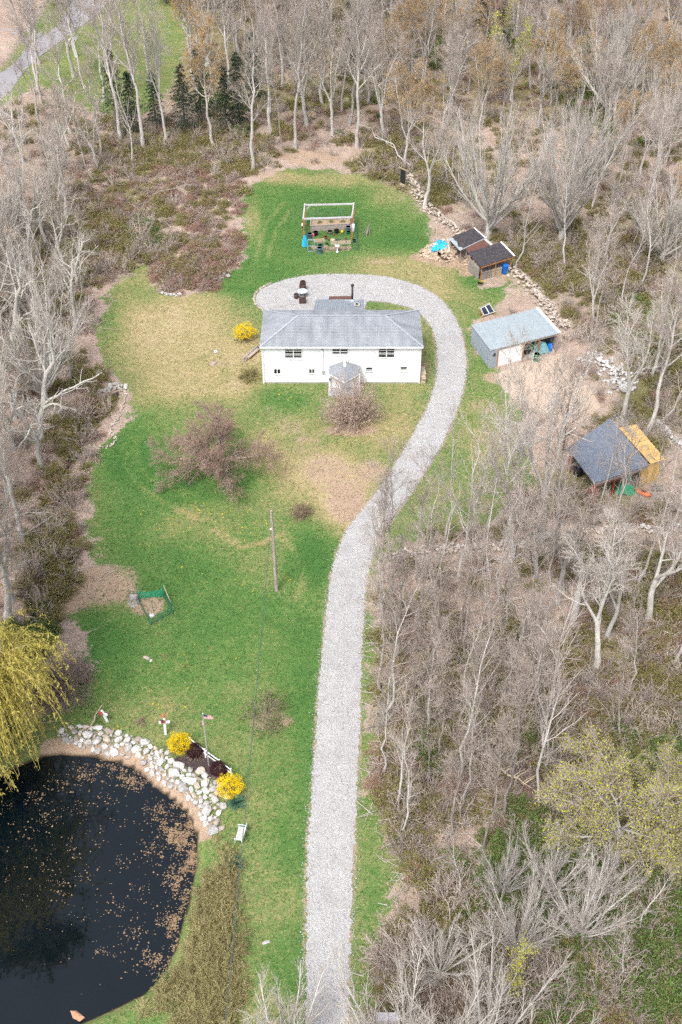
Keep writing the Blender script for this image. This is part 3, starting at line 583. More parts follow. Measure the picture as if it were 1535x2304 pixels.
# rear addition with standing seam roof, stove pipe, small brick stack
AL, AR = G(711, 674, 3.35), G(818, 674, 3.35); AL, AR = AL-o_, AR-o_; fz = EZ-.15; fl = ONY(704, 703, FY+HD+.4).x
add = MB(); yb = AL.y-.25
lap(add, (AR.x-.2, HD), (AR.x-.2, yb), 0, 3.15); lap(add, (AR.x-.2, yb), (AL.x+.2, yb), 0, 3.15); lap(add, (AL.x+.2, yb), (AL.x+.2, HD), 0, 3.15)
ao = add.build('rear_addition', m_siding, house)
RP = [(fl, HD+.36, fz), (AR.x, HD+.36, fz), (AR.x, AR.y, 3.35), (AL.x, AL.y, 3.35)]
m_addroof = M('blue_grey_metal_roof', (.30,.33,.37), (.24,.265,.30), scale=1.3, rough=.5, metal=.15, stretch=(3, .6, 1), c=(.36,.39,.42), cs=4)
ar = MB().slab(RP, .07).build('addition_roof', m_addroof, ao)
mb = MB()
for i in range(23):
    t = (i+.5)/23; p = Vector(RP[0]).lerp(Vector(RP[1]), t); q = Vector(RP[3]).lerp(Vector(RP[2]), t); mb.beam(p+Vector((0,0,.018)), q+Vector((0,0,.018)), .035, .035)
mb.build('seam', m_addroof, ar)
pb = G(793, 678, 3.45)-o_; pt = ZTOP(G(793, 678, 3.45), 643)
pp = MB().lathe([(.12, 0), (.12, pt-3.45)], pb, 10).build('stove_pipe', m_darkmetal, ar, True); MB().lathe([(.17, 0), (.19, .05), (.19, .2), (.1, .26)], pb+Vector((0,0,pt-3.5)), 10).build('pipe_cap', m_darkmetal, pp)
MB().box(pb+Vector((-.1, 0, .05)), (1.5, .55, .05), rx=-.1).build('flashing', m_galv, pp); MB().lathe([(.34, 0), (.15, .22)], pb+Vector((0, 0, .06)), 10).build('pipe_boot', m_galv, pp)
sb = G(803, 697, 3.6)-o_; st = MB().box(sb+Vector((0, 0, .3)), (.55, .6, .75)).build('brick_stack', m_terra, ar); MB().box(sb+Vector((0, 0, .7)), (.66, .7, .1)).build('stack_cap', m_conc, st); MB().box(sb+Vector((0, 0, .77)), (.3, .32, .04)).build('flue', m_black, st)
aw = [G(740, 672.5, 2.9)-o_, G(790, 672.5, 2.9)-o_, G(792, 666, 2.8)-o_, G(741, 666.5, 2.8)-o_]
MB().slab(aw, .06).build('awning', m_brownroof, ao); MB().slab([G(728, 673, 2.86)-o_, G(739, 673, 2.86)-o_, G(739, 668, 2.8)-o_, G(728, 668, 2.8)-o_], .05).build('awning_panel', m_greywall, ao)
for x in (aw[3].x+.1, aw[2].x-.1): MB().box((x, aw[3].y-.1, 1.4), (.1, .1, 2.7)).build('post', m_wood, ao)

# ------------------------------------------------------------------ patio furniture behind the house
def lounge_chair(px, py, rz, label):
    r = T('wicker_chair', label, 'chair', at(px, py, .03), rz, 'brown wicker patio chairs')
    MB().box((0, 0, .22), (.72, .72, .44)).build('seat', m_wicker, r, bevel=.03); MB().box((0, .33, .55), (.72, .12, .75)).build('backrest', m_wicker, r, bevel=.03)
    for s in (-1, 1): MB().box((s*.36, -.02, .36), (.12, .74, .66)).build('armrest', m_wicker, r, bevel=.03)
    MB().box((0, -.05, .48), (.56, .58, .1)).build('cushion', m_tan if False else m_wicker, r, bevel=.03)
lounge_chair(681.5, 652, 0, 'brown wicker chair behind the glass table, farther from the house'); lounge_chair(681, 681, pi, 'brown wicker chair in front of the glass table, nearer the house')
t_ = T('glass_table', 'round pale glass patio table between the two wicker chairs', 'table', at(681, 667, .03))
top = MB().lathe([(.62, .72), (.64, .74), (.62, .76)], sides=20).build('table_top', M('pale_glass', (.50,.58,.58), (.62,.68,.68), rough=.12, spec=.6), t_)
for k in range(4): MB().tube([(.15*cos(k*pi/2+.8), .15*sin(k*pi/2+.8), .7), (.42*cos(k*pi/2+.8), .42*sin(k*pi/2+.8), 0)], .025, 6).build('leg', m_darkmetal, t_)
s_ = T('wicker_stool', 'round brown wicker stool beside the glass table', 'stool', at(667, 671, .03)); MB().lathe([(.24, 0), (.30, .06), (.27, .25), (.32, .5), (.30, .55)], sides=14).build('seat', m_wicker, s_, True); MB().lathe([(.26, .55), (.26, .58)], sides=14).build('stool_top', m_black, s_)
f_ = T('fire_bowl', 'small orange fire bowl on the gravel near the lawn edge', 'fire bowl', at(681.5, 638, .03)); MB().lathe([(.12, 0), (.3, .12), (.36, .28), (.30, .28), (.2, .16)], sides=14).build('bowl', m_terra, f_, True)
for k in range(3): MB().tube([(.25*cos(k*2.1), .25*sin(k*2.1), .15), (.32*cos(k*2.1), .32*sin(k*2.1), 0)], .02, 5).build('leg', m_darkmetal, f_)
g_ = T('gas_cylinder', 'upright orange gas cylinder against the rear addition', 'gas cylinder', at(701, 728)); g_.location = Vector((fl-.25, FY+HD+1.6, .03)); MB().lathe([(.18, 0), (.2, .05), (.2, 1.6), (.1, 1.75)], sides=12).build('body', m_orange, g_, True); MB().lathe([(.06, 1.75), (.06, 1.9)], sides=8).build('valve', m_darkmetal, g_)

# ------------------------------------------------------------------ garden enclosure with pergola frame
def netting(p, q, h, step, mat, name, parent, z0=.03, r=.008, sag=0.0):
    p = Vector(p); q = Vector(q); l = (q-p).length; n = max(2, int(l/step)); k = max(2, int(h/step)); P_ = []; 
    for i in range(n+1):
        t = i/n; b = p.lerp(q, t); hh = h - sag*4*t*(1-t); P_.append((b+Vector((0,0,z0)), b+Vector((0,0,hh))))
    mb = MB()
    for a, b in P_: mb.tube([a, b], r, 3, False)
    for j in range(k+1):
        mb.tube([a.lerp(b, j/k) for a, b in P_], r, 3, False)
    return mb.build(name, mat, parent)
perg = T('garden_pergola', 'open timber frame with grey beams standing over the vegetable garden', 'pergola', (0, 0, 0))
cor = [(682.5, 491.5, 690, 549), (792, 488, 793, 528), (796.5, 458, 797, 512), (686, 460.5, 690, 505)]
hz = 3.3; tops = [G(a, b, hz) for a, b, _, _ in cor]
perg.location = Vector((tops[0].x, tops[0].y, 0)); po_ = perg.location
for p in tops: MB().box((p.x-po_.x, p.y-po_.y, hz/2-.06), (.17, .17, hz-.12)).build('post', m_orangewood, perg)
for i in range(4):
    a, b = tops[i]-po_, tops[(i+1) % 4]-po_; dz = Vector((0, 0, -.05 if i % 2 == 0 else .05)); d = (b-a).normalized()*.12
    MB().beam(a+dz-d, b+dz+d, .16, .20).build('beam', m_greybeam, perg)
MB().beam(tops[3]-po_+Vector((.1, 0, -.75)), tops[3]-po_+Vector((.75, 0, -.12)), .1, .1).build('brace', m_greybeam, perg)
fn = T('garden_fence', 'green wire mesh fence with thin posts round the vegetable garden', 'fence', at(692, 566)); fo = fn.location
FP = [at(692, 566), at(727, 565), at(760, 564.5), at(779, 562), at(804, 562), at(800, 520), at(797, 500), at(766, 492), at(738, 493), at(712, 495), at(686, 503), at(688, 530)]
m_fence = M('green_fence_wire', (.04,.15,.10), (.06,.19,.14), rough=.6)
for i, p in enumerate(FP):
    MB().tube([p-fo, p-fo+Vector((0, 0, 1.75))], .035, 6).build('post', m_fence, fn)
    netting(p-fo, FP[(i+1) % len(FP)]-fo, 1.6, .2, m_fence, 'mesh_panel', fn, r=.010) if i != 0 else netting(p-fo+Vector((.95, 0, 0)), FP[1]-fo, 1.6, .2, m_fence, 'mesh_panel', fn, r=.010)
gt = MB(); g0 = Vector((.05, -.06, 0)); g1 = Vector((.92, -.06, 0))
for a, b in ((0, 1.7),): 
    for x in (g0, g1): gt.beam(x+Vector((0,0,.05)), x+Vector((0,0,1.75)), .07)
    for z in (.08, .85, 1.72): gt.beam(g0+Vector((0,0,z)), g1+Vector((0,0,z)), .07)
go = gt.build('gate', M('grey_gate_frame', (.34,.42,.45), (.27,.35,.38), rough=.6), fn); netting(g0, g1, 1.7, .13, m_fence, 'gate_mesh', go, r=.006)
bed = T('raised_bed', 'raised garden bed walled with weathered pallet boards', 'raised bed', at(699, 521)); bo = bed.location
B0, B1, B2, B3 = [at(*p)-bo for p in ((699, 521), (788, 516), (786, 503), (700, 507))]
for a, b in ((B0, B1), (B1, B2), (B2, B3), (B3, B0)):
    n = max(3, int((b-a).length/.17)); mb = MB(); rr = random.Random(n)
    for i in range(n):
        p = a.lerp(b, (i+.5)/n); dd = (b-a).normalized(); mb.box(p+Vector((0, 0, .42+rr.uniform(-.03, .03))), ((b-a).length/n-.035, .035, .84), atan2(dd.y, dd.x))
    mb.beam(a+Vector((0,0,.86)), b+Vector((0,0,.86)), .12, .05); mb.beam(a+Vector((0,0,.4)), b+Vector((0,0,.4)), .07, .07)
    mb.build('board_side', m_wood, bed)
MB().slab([p+Vector((0, 0, .72)) for p in (B0, B1, B2, B3)], .7).build('soil', m_tan, bed)
def pot(px, py, r, h, mat, name, label, cat='pot', soil=m_soil, rim=True, dz=0):
    o = T(name, label, cat, at(px, py, dz)); MB().lathe([(r*.78, 0), (r*.82, .03), (r*.98, h*.9), (r*1.08, h*.92), (r*1.08, h), (r*.92, h), (r*.9, h*.86)], sides=14).build('pot_body', mat, o, True)
    MB().lathe([(r*.9, h*.84), (r*.9, h*.88)], sides=14).build('fill', soil, o); return o
pot(697, 535, .34, .62, m_tubblue, 'plastic_tub', 'slate blue tub inside the garden by its gate corner', 'tub')
pot(719.5, 570, .36, .80, m_tubblue, 'plastic_tub', 'slate blue tub standing outside the garden fence front', 'tub', m_tubblue)
pot(784, 519, .36, .60, m_tubblue, 'plastic_tub', 'slate blue tub against the raised bed corner', 'tub', m_black)
pot(710.5, 529, .33, .5, m_black, 'plant_pot', 'black plant pot beside the red and white sack'); pot(757.5, 524, .33, .45, m_black, 'plant_pot', 'black plant pot in front of the raised bed middle')
pot(742.5, 526, .38, .4, m_wood, 'plant_pot', 'shallow grey planter on the garden bed path'); pot(721, 556, .38, .3, m_tubblue, 'plant_pot', 'low blue pot filled with orange soil inside the fence', soil=m_terra)
pot(784, 526, .3, .3, m_green, 'plant_pot', 'small green pot under the right pergola post'); pot(759, 545, .28, .3, m_black, 'plant_pot', 'black pot standing behind the long wooden planter')
pot(733, 537, .22, .3, m_terra, 'plant_pot', 'terracotta pot between the shallow planter and the sack'); pot(766, 543, .2, .25, m_white, 'plant_pot', 'white pot on the long planter edge'); pot(779, 541, .2, .28, m_pink, 'plant_pot', 'pink pot on the right half of the long planter'); pot(797, 545, .24, .35, m_black, 'plant_pot', 'black pot in the right fence corner of the garden'); pot(736, 552, .2, .25, m_black, 'plant_pot', 'small black pot left of the long planter')
for k, q in enumerate(([(700,556),(738,553),(738,561),(702,563)], [(742,558),(790,555),(792,561),(742,564)], [(706,540),(730,538),(732,546),(706,548)])):
    c0 = at(*q[0]); bx_ = T('soil_bed', 'low tan ' + ('mulch bed behind the garden gate', 'straw bed along the garden fence front', 'dug soil bed in the middle of the garden')[k], 'garden bed', c0); MB().slab([at(*p)-c0+Vector((0, 0, .13)) for p in (q[3], q[2], q[1], q[0])], .16).build('bed_soil', m_tan, bx_); mb = MB(); rr = random.Random(k)
    for j in range(40): u, v = rr.random(), rr.random(); p = at(*q[0]).lerp(at(*q[1]), u).lerp(at(*q[3]).lerp(at(*q[2]), u), v)-c0; mb.box(p+Vector((0, 0, .15)), (.3, .03, .03), rr.uniform(0, 3))
    mb.build('straw', m_wood2, bx_)
sk = T('feed_sack', 'slumped red and white sack beside the blue tub', 'sack', at(704.5, 533)); MB().lathe([(.2, 0), (.27, .12), (.24, .35), (.1, .5), (.02, .52)], sides=9).build('sack_body', m_pink, sk, True); MB().lathe([(.2, .30), (.17, .42)], (.06, -.08, 0), 9).build('sack_stripe', m_red, sk, True)
bl = tag(MB().lathe([(.02, 0), (.17, .06), (.22, .2), (.17, .36), (.02, .42)], (0, 0, 0), 12).build('yellow_ball', m_yellow, None, True), 'round yellow ball lying in the garden', 'ball'); bl.location = at(770, 524)
rc = tag(MB().lathe([(.3, 0), (.36, .1), (.3, .16), (.15, .2)], (0, 0, 0), 12).build('tan_lid', m_wood2, None, True), 'tan dome lid on the planter end', 'lid'); rc.location = at(749, 541)
bd = T('bird_bath', 'white pedestal bird bath in front of the garden fence', 'bird bath', at(759.3, 567)); MB().lathe([(.2, 0), (.2, .06), (.09, .12), (.08, .75), (.13, .82)], sides=12).build('pedestal', m_white, bd, True); MB().lathe([(.12, .80), (.34, .92), (.34, .97), (.26, .93)], sides=14).build('basin', m_white, bd, True)
pl = T('long_planter', 'long pale wooden planter box inside the garden', 'planter', at(744.5, 550)); e_ = at(790, 548)-pl.location
MB().beam((0, 0, .22), e_+Vector((0, 0, .22)), .35, .4).build('box', m_wood2, pl); MB().beam(Vector((.05, 0, .43)), e_+Vector((-.05, 0, .43)), .26, .03).build('soil', m_tan, pl)
wt = T('white_drum', 'white plastic drum beside the right pergola posts', 'drum', at(794, 520)); MB().lathe([(.27, 0), (.3, .05), (.3, .95), (.22, 1.02)], sides=14).build('drum_body', m_white, wt, True); MB().lathe([(.31, .5), (.31, .55)], sides=14).build('hoop', m_alu, wt)
bb = T('bag_stand', 'pale bag hung on a stake outside the garden fence', 'bag', at(679, 520)); MB().tube([(0, 0, 0), (0, 0, 1.5)], .03, 6).build('stake', m_wood, bb); MB().box((.12, -.02, .95), (.28, .2, .4)).build('bag', m_white, bb, bevel=.05); MB().box((.12, -.02, .62), (.26, .18, .24)).build('bag_base', m_black, bb, bevel=.03)
def crumple(name, mat, pts, base_z, seed, parent, n=16, lift=.35, fold=.14):
    """draped sheet: an outline pulled over a heap, folds in its surface"""
    r = random.Random(seed); c = sum((Vector(p) for p in pts), Vector())/len(pts); V = []; Fc = []; m = len(pts); K = 7
    for k in range(K):
        t = k/(K-1)
        for i in range(m*4):
            a = pts[i//4]; b = pts[(i//4+1) % m]; p = Vector(a).lerp(Vector(b), (i % 4)/4); q = c.lerp(p, t)
            V.append((q.x, q.y, base_z + lift*(1-t**2.2) + (r.uniform(-fold, fold)*(.3+t) if t < 1 else r.uniform(-.02, .1)) + fold*.8*sin(i*1.9+k*.8)*t))
    nn_ = m*4
    for k in range(K-1):
        for i in range(nn_): Fc.append((k*nn_+i, k*nn_+(i+1) % nn_, (k+1)*nn_+(i+1) % nn_, (k+1)*nn_+i))
    mb = MB(); mb.v = V; mb.f = Fc; return mb.build(name, mat, parent, True)
tp = T('hanging_tarp', 'bright blue tarp hung over the garden corner post', 'tarp', at(686.5, 555)); mb = MB(); rr = random.Random(4)
ring = []
for k in range(6):
    z = 1.65*(1-k/5)+.05; rad = .09+.24*(k/5)**.8; ring.append([Vector((rad*1.2*(1+.25*sin(5*i+k))*cos(i*pi/6), rad*.7*(1+.2*cos(4*i))*sin(i*pi/6), z+rr.uniform(-.04, .04))) for i in range(12)])
for k in range(5):
    for i in range(12): mb.poly([ring[k][i], ring[k+1][i], ring[k+1][(i+1) % 12], ring[k][(i+1) % 12]])
mb.build('tarp_cloth', m_tarp, tp, True)
st_ = T('stick_stack', 'bundle of dry sticks leaning together on the lawn beside the garden', 'sticks', at(828, 527)); rr = random.Random(9)
for k in range(13):
    a = rr.uniform(0, 2*pi); b = rr.uniform(.25, .8); MB().tube([(b*cos(a), b*sin(a), 0), (b*.4*cos(a)+.05, b*.4*sin(a), rr.uniform(.5, .9)), (rr.uniform(-.1, .15), rr.uniform(-.1, .1), rr.uniform(1.2, 2.0))], [.035, .03, .015], 5).build('stick', m_wood, st_)
bs_ = T('black_screen_board', 'tall black panel in a wooden frame standing at the lawn edge', 'panel', at(907, 419)); P0, P1 = at(900, 416)-bs_.location, at(913, 422)-bs_.location; dd = (P1-P0).normalized(); rzb = atan2(dd.y, dd.x); wdt = (P1-P0).length; mid = (P0+P1)/2
MB().box(mid+Vector((0, 0, 1.45)), (wdt, .06, 2.1), rzb).build('screen', m_black, bs_); MB().box(mid+Vector((0, 0, .2)), (wdt, .07, .42), rzb).build('base_board', m_wood2, bs_)
for s in (-1, 1): MB().box(mid+Vector((s*wdt/2*cos(rzb), s*wdt/2*sin(rzb), 1.3)), (.07, .1, 2.6), rzb).build('post', m_wood, bs_)
MB().box(mid+Vector((0, 0, 2.62)), (wdt*1.6, .1, .1), rzb).build('top_rail', m_wood2, bs_)

# ------------------------------------------------------------------ wood shelters, pallets, bin
def roofq(pxs, zs): return [G(x, y, z) for (x, y), z in zip(pxs, zs)]
def shelter(name, label, cat, rf, mat, th, posts=True, postmat=m_wood, pr=.06, skip=(), inset=.12):
    c = sum(rf, Vector())/4; r = T(name, label, cat, (c.x, c.y, 0)); o = r.location
    ro = MB().slab([p-o for p in rf], th).build('roof', mat, r)
    if posts:
        for i, p in enumerate(rf):
            if i in skip: continue
            q = p.lerp(c, inset); z0 = h1(q.x, q.y); MB().box((q.x-o.x, q.y-o.y, (q.z-th+z0)/2), (pr*2, pr*2, q.z-th-z0)).build('post', postmat, r)
    return r, o, ro
# order: front-left, front-right, back-right, back-left (counter-clockwise from above)
RC = roofq([(1082, 600), (1158, 576), (1127, 544), (1054, 568)], (2.1, 2.2, 2.5, 2.4))
shC, oC, roC = shelter('potting_shelter', 'open shelter with flat black tar paper roof and pallet front', 'shelter', RC, m_tar, .07, postmat=m_orangewood)
MB().beam(RC[1]-oC+Vector((0,0,.02)), RC[2]-oC+Vector((0,0,.02)), .22, .05).build('edge_trim', m_white, roC)
a, b = RC[0].lerp(RC[3], .1)-oC, RC[0].lerp(RC[3], .9)-oC
for k in range(9): MB().beam(Vector((a.x, a.y, .15+k*.2)), Vector((b.x, b.y, .15+k*.2)), .03, .17).build('board', m_wood, shC)
MB().beam(RC[0]-oC-Vector((0,0,.16)), RC[1]-oC-Vector((0,0,.16)), .08, .16).build('lintel', m_orangewood, shC)
p = RC[0].lerp(RC[1], .45)-oC; MB().box((p.x, p.y+.1, 1.0), (.11, .11, 2.0)).build('post', m_orangewood, shC)
MB().slab([Vector((q.x-oC.x, q.y-oC.y, .9)) for q in (RC[0].lerp(RC[2], .15), RC[1].lerp(RC[3], .15), RC[1].lerp(RC[2], .35), RC[0].lerp(RC[3], .35))], .06).build('workbench', m_wood, shC)
RA = roofq([(1035, 564), (1093, 536), (1067, 513), (1009, 536)], (1.9, 2.0, 2.3, 2.1))
shA, oA, roA = shelter('wood_shed', 'low firewood shed with black roof and bare metal edge', 'shed', RA, m_galv, .05)
q = [p.copy() for p in RA]; tq = [q[0].lerp(q[1], .10), q[1].lerp(q[0], .0), q[2].lerp(q[3], 0), q[3].lerp(q[2], .14)]
pts = []; rr = random.Random(3)
for i in range(9): t = i/8; pp_ = tq[3].lerp(tq[0], t); pts.append(pp_ + (tq[1]-tq[0]).normalized()*rr.uniform(-.25, .3) + Vector((0,0,.02)))
MB().slab([x-oA for x in pts] + [tq[1]-oA+Vector((0,0,.02)), tq[2]-oA+Vector((0,0,.02))], .015).build('tar_sheet', m_tar, roA)
MB().beam(RA[1]-oA+Vector((0,0,.03)), RA[2]-oA+Vector((0,0,.03)), .16, .05).build('edge_trim', m_white, roA); MB().beam(RA[0]-oA+Vector((0,0,.03)), RA[1]-oA+Vector((0,0,.03)), .14, .04).build('edge_trim', m_alu, roA)
RB = roofq([(1055, 571), (1108, 553), (1092, 539), (1047, 557)], (1.85, 1.95, 2.0, 1.9))
shB, oB, roB = shelter('lean_to', 'narrow brown roofed lean-to between the two black roofs', 'lean-to', RB, m_brownroof, .04)
MB().beam(RB[1]-oB+Vector((0,0,.03)), RB[2]-oB+Vector((0,0,.03)), .3, .05).build('edge_trim', m_white, roB)
def pallet(loc, rz, rx, label, L_=1.2, W_=1.0, mat=m_wood, n=9, group='loose wooden pallets', vertical=False):
    r = T('wood_pallet', label, 'pallet', loc, rz, group)
    if vertical:
        for i in range(n): MB().box((-L_/2+L_*(i+.5)/n, 0, W_/2), (L_/n*.58, .025, W_)).build('slat', mat, r)
        for z in (.12*W_, .5*W_, .9*W_): MB().box((0, .05, z), (L_, .07, .09)).build('rail', mat, r)
    else:
        for i in range(n): MB().box((-L_/2+L_*(i+.5)/n, 0, .13), (L_/n*.62, W_, .025)).build('slat', mat, r)
        for y in (-.45*W_, 0, .45*W_): MB().box((0, y, .06), (L_, .09, .1)).build('rail', mat, r)
    return r
a, b = at(1082, 631), at(1129, 618); d = b-a; rz = atan2(d.y, d.x); l = d.length
pallet(a.lerp(b, .27), rz, 0, 'upright grey pallet at the left of the shelter front', l*.46, 1.15, m_wood, 9, 'pallet fence', True); pallet(a.lerp(b, .75), rz, 0, 'upright tan pallet at the right of the shelter front', l*.46, 1.15, m_wood2, 9, 'pallet fence', True)
bn = T('wheelie_bin', 'bright blue lidded refuse bin beside the pallet fence', 'bin', at(1135, 616), rz); body = MB(); body.add([(-.24,-.26,.08),(.24,-.26,.08),(.24,.26,.08),(-.24,.26,.08),(-.30,-.34,1.2),(.30,-.34,1.2),(.30,.34,1.2),(-.30,.34,1.2)], [(0,3,2,1),(4,5,6,7),(0,1,5,4),(1,2,6,5),(2,3,7,6),(3,0,4,7)]); body.build('bin_body', m_blueplastic, bn)
MB().slab([(-.33,-.38,1.24),(.33,-.38,1.24),(.33,.36,1.32),(-.33,.36,1.32)], .06).build('lid', m_blueplastic, bn)
for s in (-1, 1): MB().tube([(s*.27, .28, .1), (s*.33, .28, .1)], .1, 10).build('wheel', m_black, bn)
mt = T('metal_sheet', 'pale corrugated metal sheet lying beside the shelter', 'metal sheet', at(1062, 610)); o = mt.location; a0, a1, a2, a3 = [at(*q)-o for q in ((1051, 597), (1071, 623), (1076, 620), (1056, 595))]; mb = MB(); n = 10
for i in range(n): mb.slab([a1.lerp(a2, i/n)+Vector((0,0,.14+.03*(i % 2))), a1.lerp(a2, (i+1)/n)+Vector((0,0,.14+.03*((i+1) % 2))), a0.lerp(a3, -1+1+(i+1)/n)+Vector((0,0,.2+.03*((i+1) % 2))), a0.lerp(a3, i/n)+Vector((0,0,.2+.03*(i % 2)))], .01)
mb.build('sheet_body', m_galv, mt)
# flower pot with daffodils
fp = pot(1080, 640, .4, .22, m_wood, 'flower_tub', 'low tub of yellow daffodils in front of the pallets', 'flower tub'); mb = MB(); mg = MB(); rr = random.Random(5)
for k in range(26):
    x, y, z = rr.gauss(0, .3), rr.gauss(0, .25), rr.uniform(.3, .55); mg.tube([(x*.6, y*.6, .15), (x, y, z)], .012, 3, False)
    mb.lathe([(.01, z), (.06, z+.03), (.035, z+.06)], (x, y, 0), 6) if k % 2 else None
mb.build('blossom', m_dandelion, fp); mg.build('stem', m_leaf_green, fp)
# firewood heap and its tarp
def log_mesh(r, l, half):
    mb = MB(); n = 7 if not half else 5; a0 = 0; span = 2*pi if not half else pi
    ring = [(r*cos(span*i/(n-(1 if half else 0))), r*sin(span*i/(n-(1 if half else 0)))) for i in range(n)]
    V = [(-l/2, y, z) for y, z in ring] + [(l/2, y, z) for y, z in ring]
    mb.add(V, [tuple(range(n-1, -1, -1)), tuple(range(n, 2*n))] + [(i, (i+1) % n, n+(i+1) % n, n+i) for i in range(n)])
    me = bpy.data.meshes.new('log'); me.from_pydata([tuple(v) for v in mb.v], [], mb.f); me.materials.append(m_log); return me
LOGS = [log_mesh(.13, .5, False), log_mesh(.17, .48, True), log_mesh(.2, .45, True), log_mesh(.1, .55, False)]
def log_pile(label, outline, n, hmax, seed, scale=1.0):
    poly = np.array([at(*p)[:2] for p in outline]); c = poly.mean(0); r = T('firewood_pile', label, 'firewood', (c[0], c[1], 0)); rr = random.Random(seed); k = 0
    lo, hi = poly.min(0), poly.max(0)
    while k < n:
        x, y = rr.uniform(lo[0], hi[0]), rr.uniform(lo[1], hi[1]); dd = sdf(np.array([[x, y]]), poly)[0]
        if dd > 0: continue
        hh = min(hmax, -dd*1.0)*rr.uniform(.75, 1.0); o = bpy.data.objects.new('log', LOGS[rr.randrange(4)]); link(o, r); o.location = (x-c[0], y-c[1], max(.1, hh)+h1(x, y)); o.rotation_euler = (rr.uniform(0, 6), rr.uniform(-.5, .5), rr.uniform(0, 6)); s = rr.uniform(.75, 1.25)*scale; o.scale = (s, s, s); k += 1
    return r
log_pile('heap of pale split firewood beside the black roofed shed', [(940,571),(955,562),(985,552),(1015,545),(1035,560),(1030,580),(1005,592),(985,590),(960,582)], 260, 1.3, 7, 1.15)
log_pile('small firewood stack under the brown lean-to', [(1042,580),(1055,572),(1066,585),(1060,600),(1046,596)], 26, .5, 8)
tb = T('blue_tarp', 'crumpled bright blue tarp thrown over the firewood heap', 'tarp', at(990, 562)); o = tb.location
crumple('tarp_cloth', m_tarp, [G(x, y, 1.0)-o for x, y in ((970,567),(972,553),(985,543),(1003,542),(1010,555),(1006,562),(992,564),(978,568))], 1.15, 5, tb, lift=.35, fold=.15)

# ------------------------------------------------------------------ solar panels on a timber frame
sp_ = T('solar_panel_stand', 'two solar panels tilted on a tan timber frame by the garage', 'solar panel', at(1097, 703)); o = sp_.location
b0, b1, t1_, t0_ = G(1089, 710, .25)-o, G(1113.7, 702, .25)-o, G(1101, 682.5, 1.25)-o, G(1080.6, 693.5, 1.25)-o
nrm = (b1-b0).cross(t0_-b0).normalized()
for u0, u1 in ((.03, .48), (.52, .97)):
    q = [b0.lerp(b1, u0).lerp(t0_.lerp(t1_, u0), .04), b0.lerp(b1, u1).lerp(t0_.lerp(t1_, u1), .04), b0.lerp(b1, u1).lerp(t0_.lerp(t1_, u1), .96), b0.lerp(b1, u0).lerp(t0_.lerp(t1_, u0), .96)]
    pan = MB().slab([v+nrm*.03 for v in q], .03).build('panel', m_pv, sp_); mb = MB()
    for i in range(4): mb.beam(q[i]+nrm*.035, q[(i+1) % 4]+nrm*.035, .06, .05, nrm)
    mb.build('panel_frame', m_white, pan)
for a, b in ((b0, t0_), (b1, t1_)):
    e_ = (b-a)*.06; MB().beam(a-e_-nrm*.08, b+e_-nrm*.08, .08, .09).build('rafter', m_wood2, sp_); g2 = Vector((b.x+.15, b.y+.25, .02)); MB().beam(b-nrm*.08, g2, .08).build('leg', m_orangewood, sp_); MB().beam(Vector((a.x, a.y-.2, .05)), g2, .09).build('skid', m_orangewood, sp_)
for t in (0., 1.): a, b = b0.lerp(t0_, t), b1.lerp(t1_, t); e_ = (b-a)*.1; MB().beam(a-e_-nrm*.16, b+e_-nrm*.16, .08, .08).build('crossbar', m_wood2, sp_)

# ------------------------------------------------------------------ metal garage
RG = roofq([(1104, 788), (1260, 749), (1209, 693), (1061, 731)], (2.5, 2.5, 2.65, 2.5))
cg = sum(RG, Vector())/4; gar = T('metal_garage', 'low garage with pale metal roof, grey side wall and white door', 'garage', (cg.x, cg.y, 0)); og = gar.location
RGl = [p-og for p in RG]; ro = MB().slab(RGl, .09).build('roof', m_galvroof, gar); mb = MB(); n = 14
for i in range(1, n): mb.beam(RGl[0].lerp(RGl[1], i/n)+Vector((0,0,.012)), RGl[3].lerp(RGl[2], i/n)+Vector((0,0,.012)), .04, .025)
mb.build('seam', m_galvroof, ro); MB().beam(RGl[1]+Vector((0,0,.03)), RGl[2]+Vector((0,0,.03)), .3, .06).build('edge_trim', m_white, ro)
ins = [p.lerp(sum(RGl, Vector())/4, .03) for p in RGl]
def panel_wall(a, b, z1, mat, name, parent, ribs=.4, t=.06):
    a = Vector((a.x, a.y, 0)); b = Vector((b.x, b.y, 0)); o = MB().beam(a+Vector((0,0,z1/2)), b+Vector((0,0,z1/2)), t, z1).build(name, mat, parent); mb = MB(); n = int((b-a).length/ribs)
    for i in range(n+1): p = a.lerp(b, i/n); mb.box((p.x, p.y, z1/2), (.05, .13, z1-.04), atan2((b-a).y, (b-a).x))
    mb.build('rib', mat, o); return o
panel_wall(ins[0], ins[3], 2.4, m_greywall, 'side_wall', gar); panel_wall(ins[3], ins[2], 2.5, m_greywall, 'back_wall', gar); panel_wall(ins[2], ins[1], 2.4, m_greywall, 'side_wall', gar)
panel_wall(ins[0], ins[0].lerp(ins[1], .10), 2.4, m_greywall, 'front_wall', gar); wv = ins[0].lerp(ins[1], .05); dg = (ins[1]-ins[0]).normalized(); rzg = atan2(dg.y, dg.x); og_ = Vector((dg.y, -dg.x, 0))
MB().box(wv+og_*.07+Vector((0, 0, 1.75-wv.z)), (.3, .04, .35), rzg).build('window', m_glass, gar)
p0, p1 = ins[0].lerp(ins[1], .115), ins[0].lerp(ins[1], .47); dr = MB().beam(Vector((p0.x, p0.y, 1.08)), Vector((p1.x, p1.y, 1.08)), .06, 2.14).build('door', m_white, gar)
for k in range(1, 4): MB().beam(Vector((p0.x, p0.y, k*.54))+og_*.035, Vector((p1.x, p1.y, k*.54))+og_*.035, .02, .03).build('door_rail', m_white, dr)
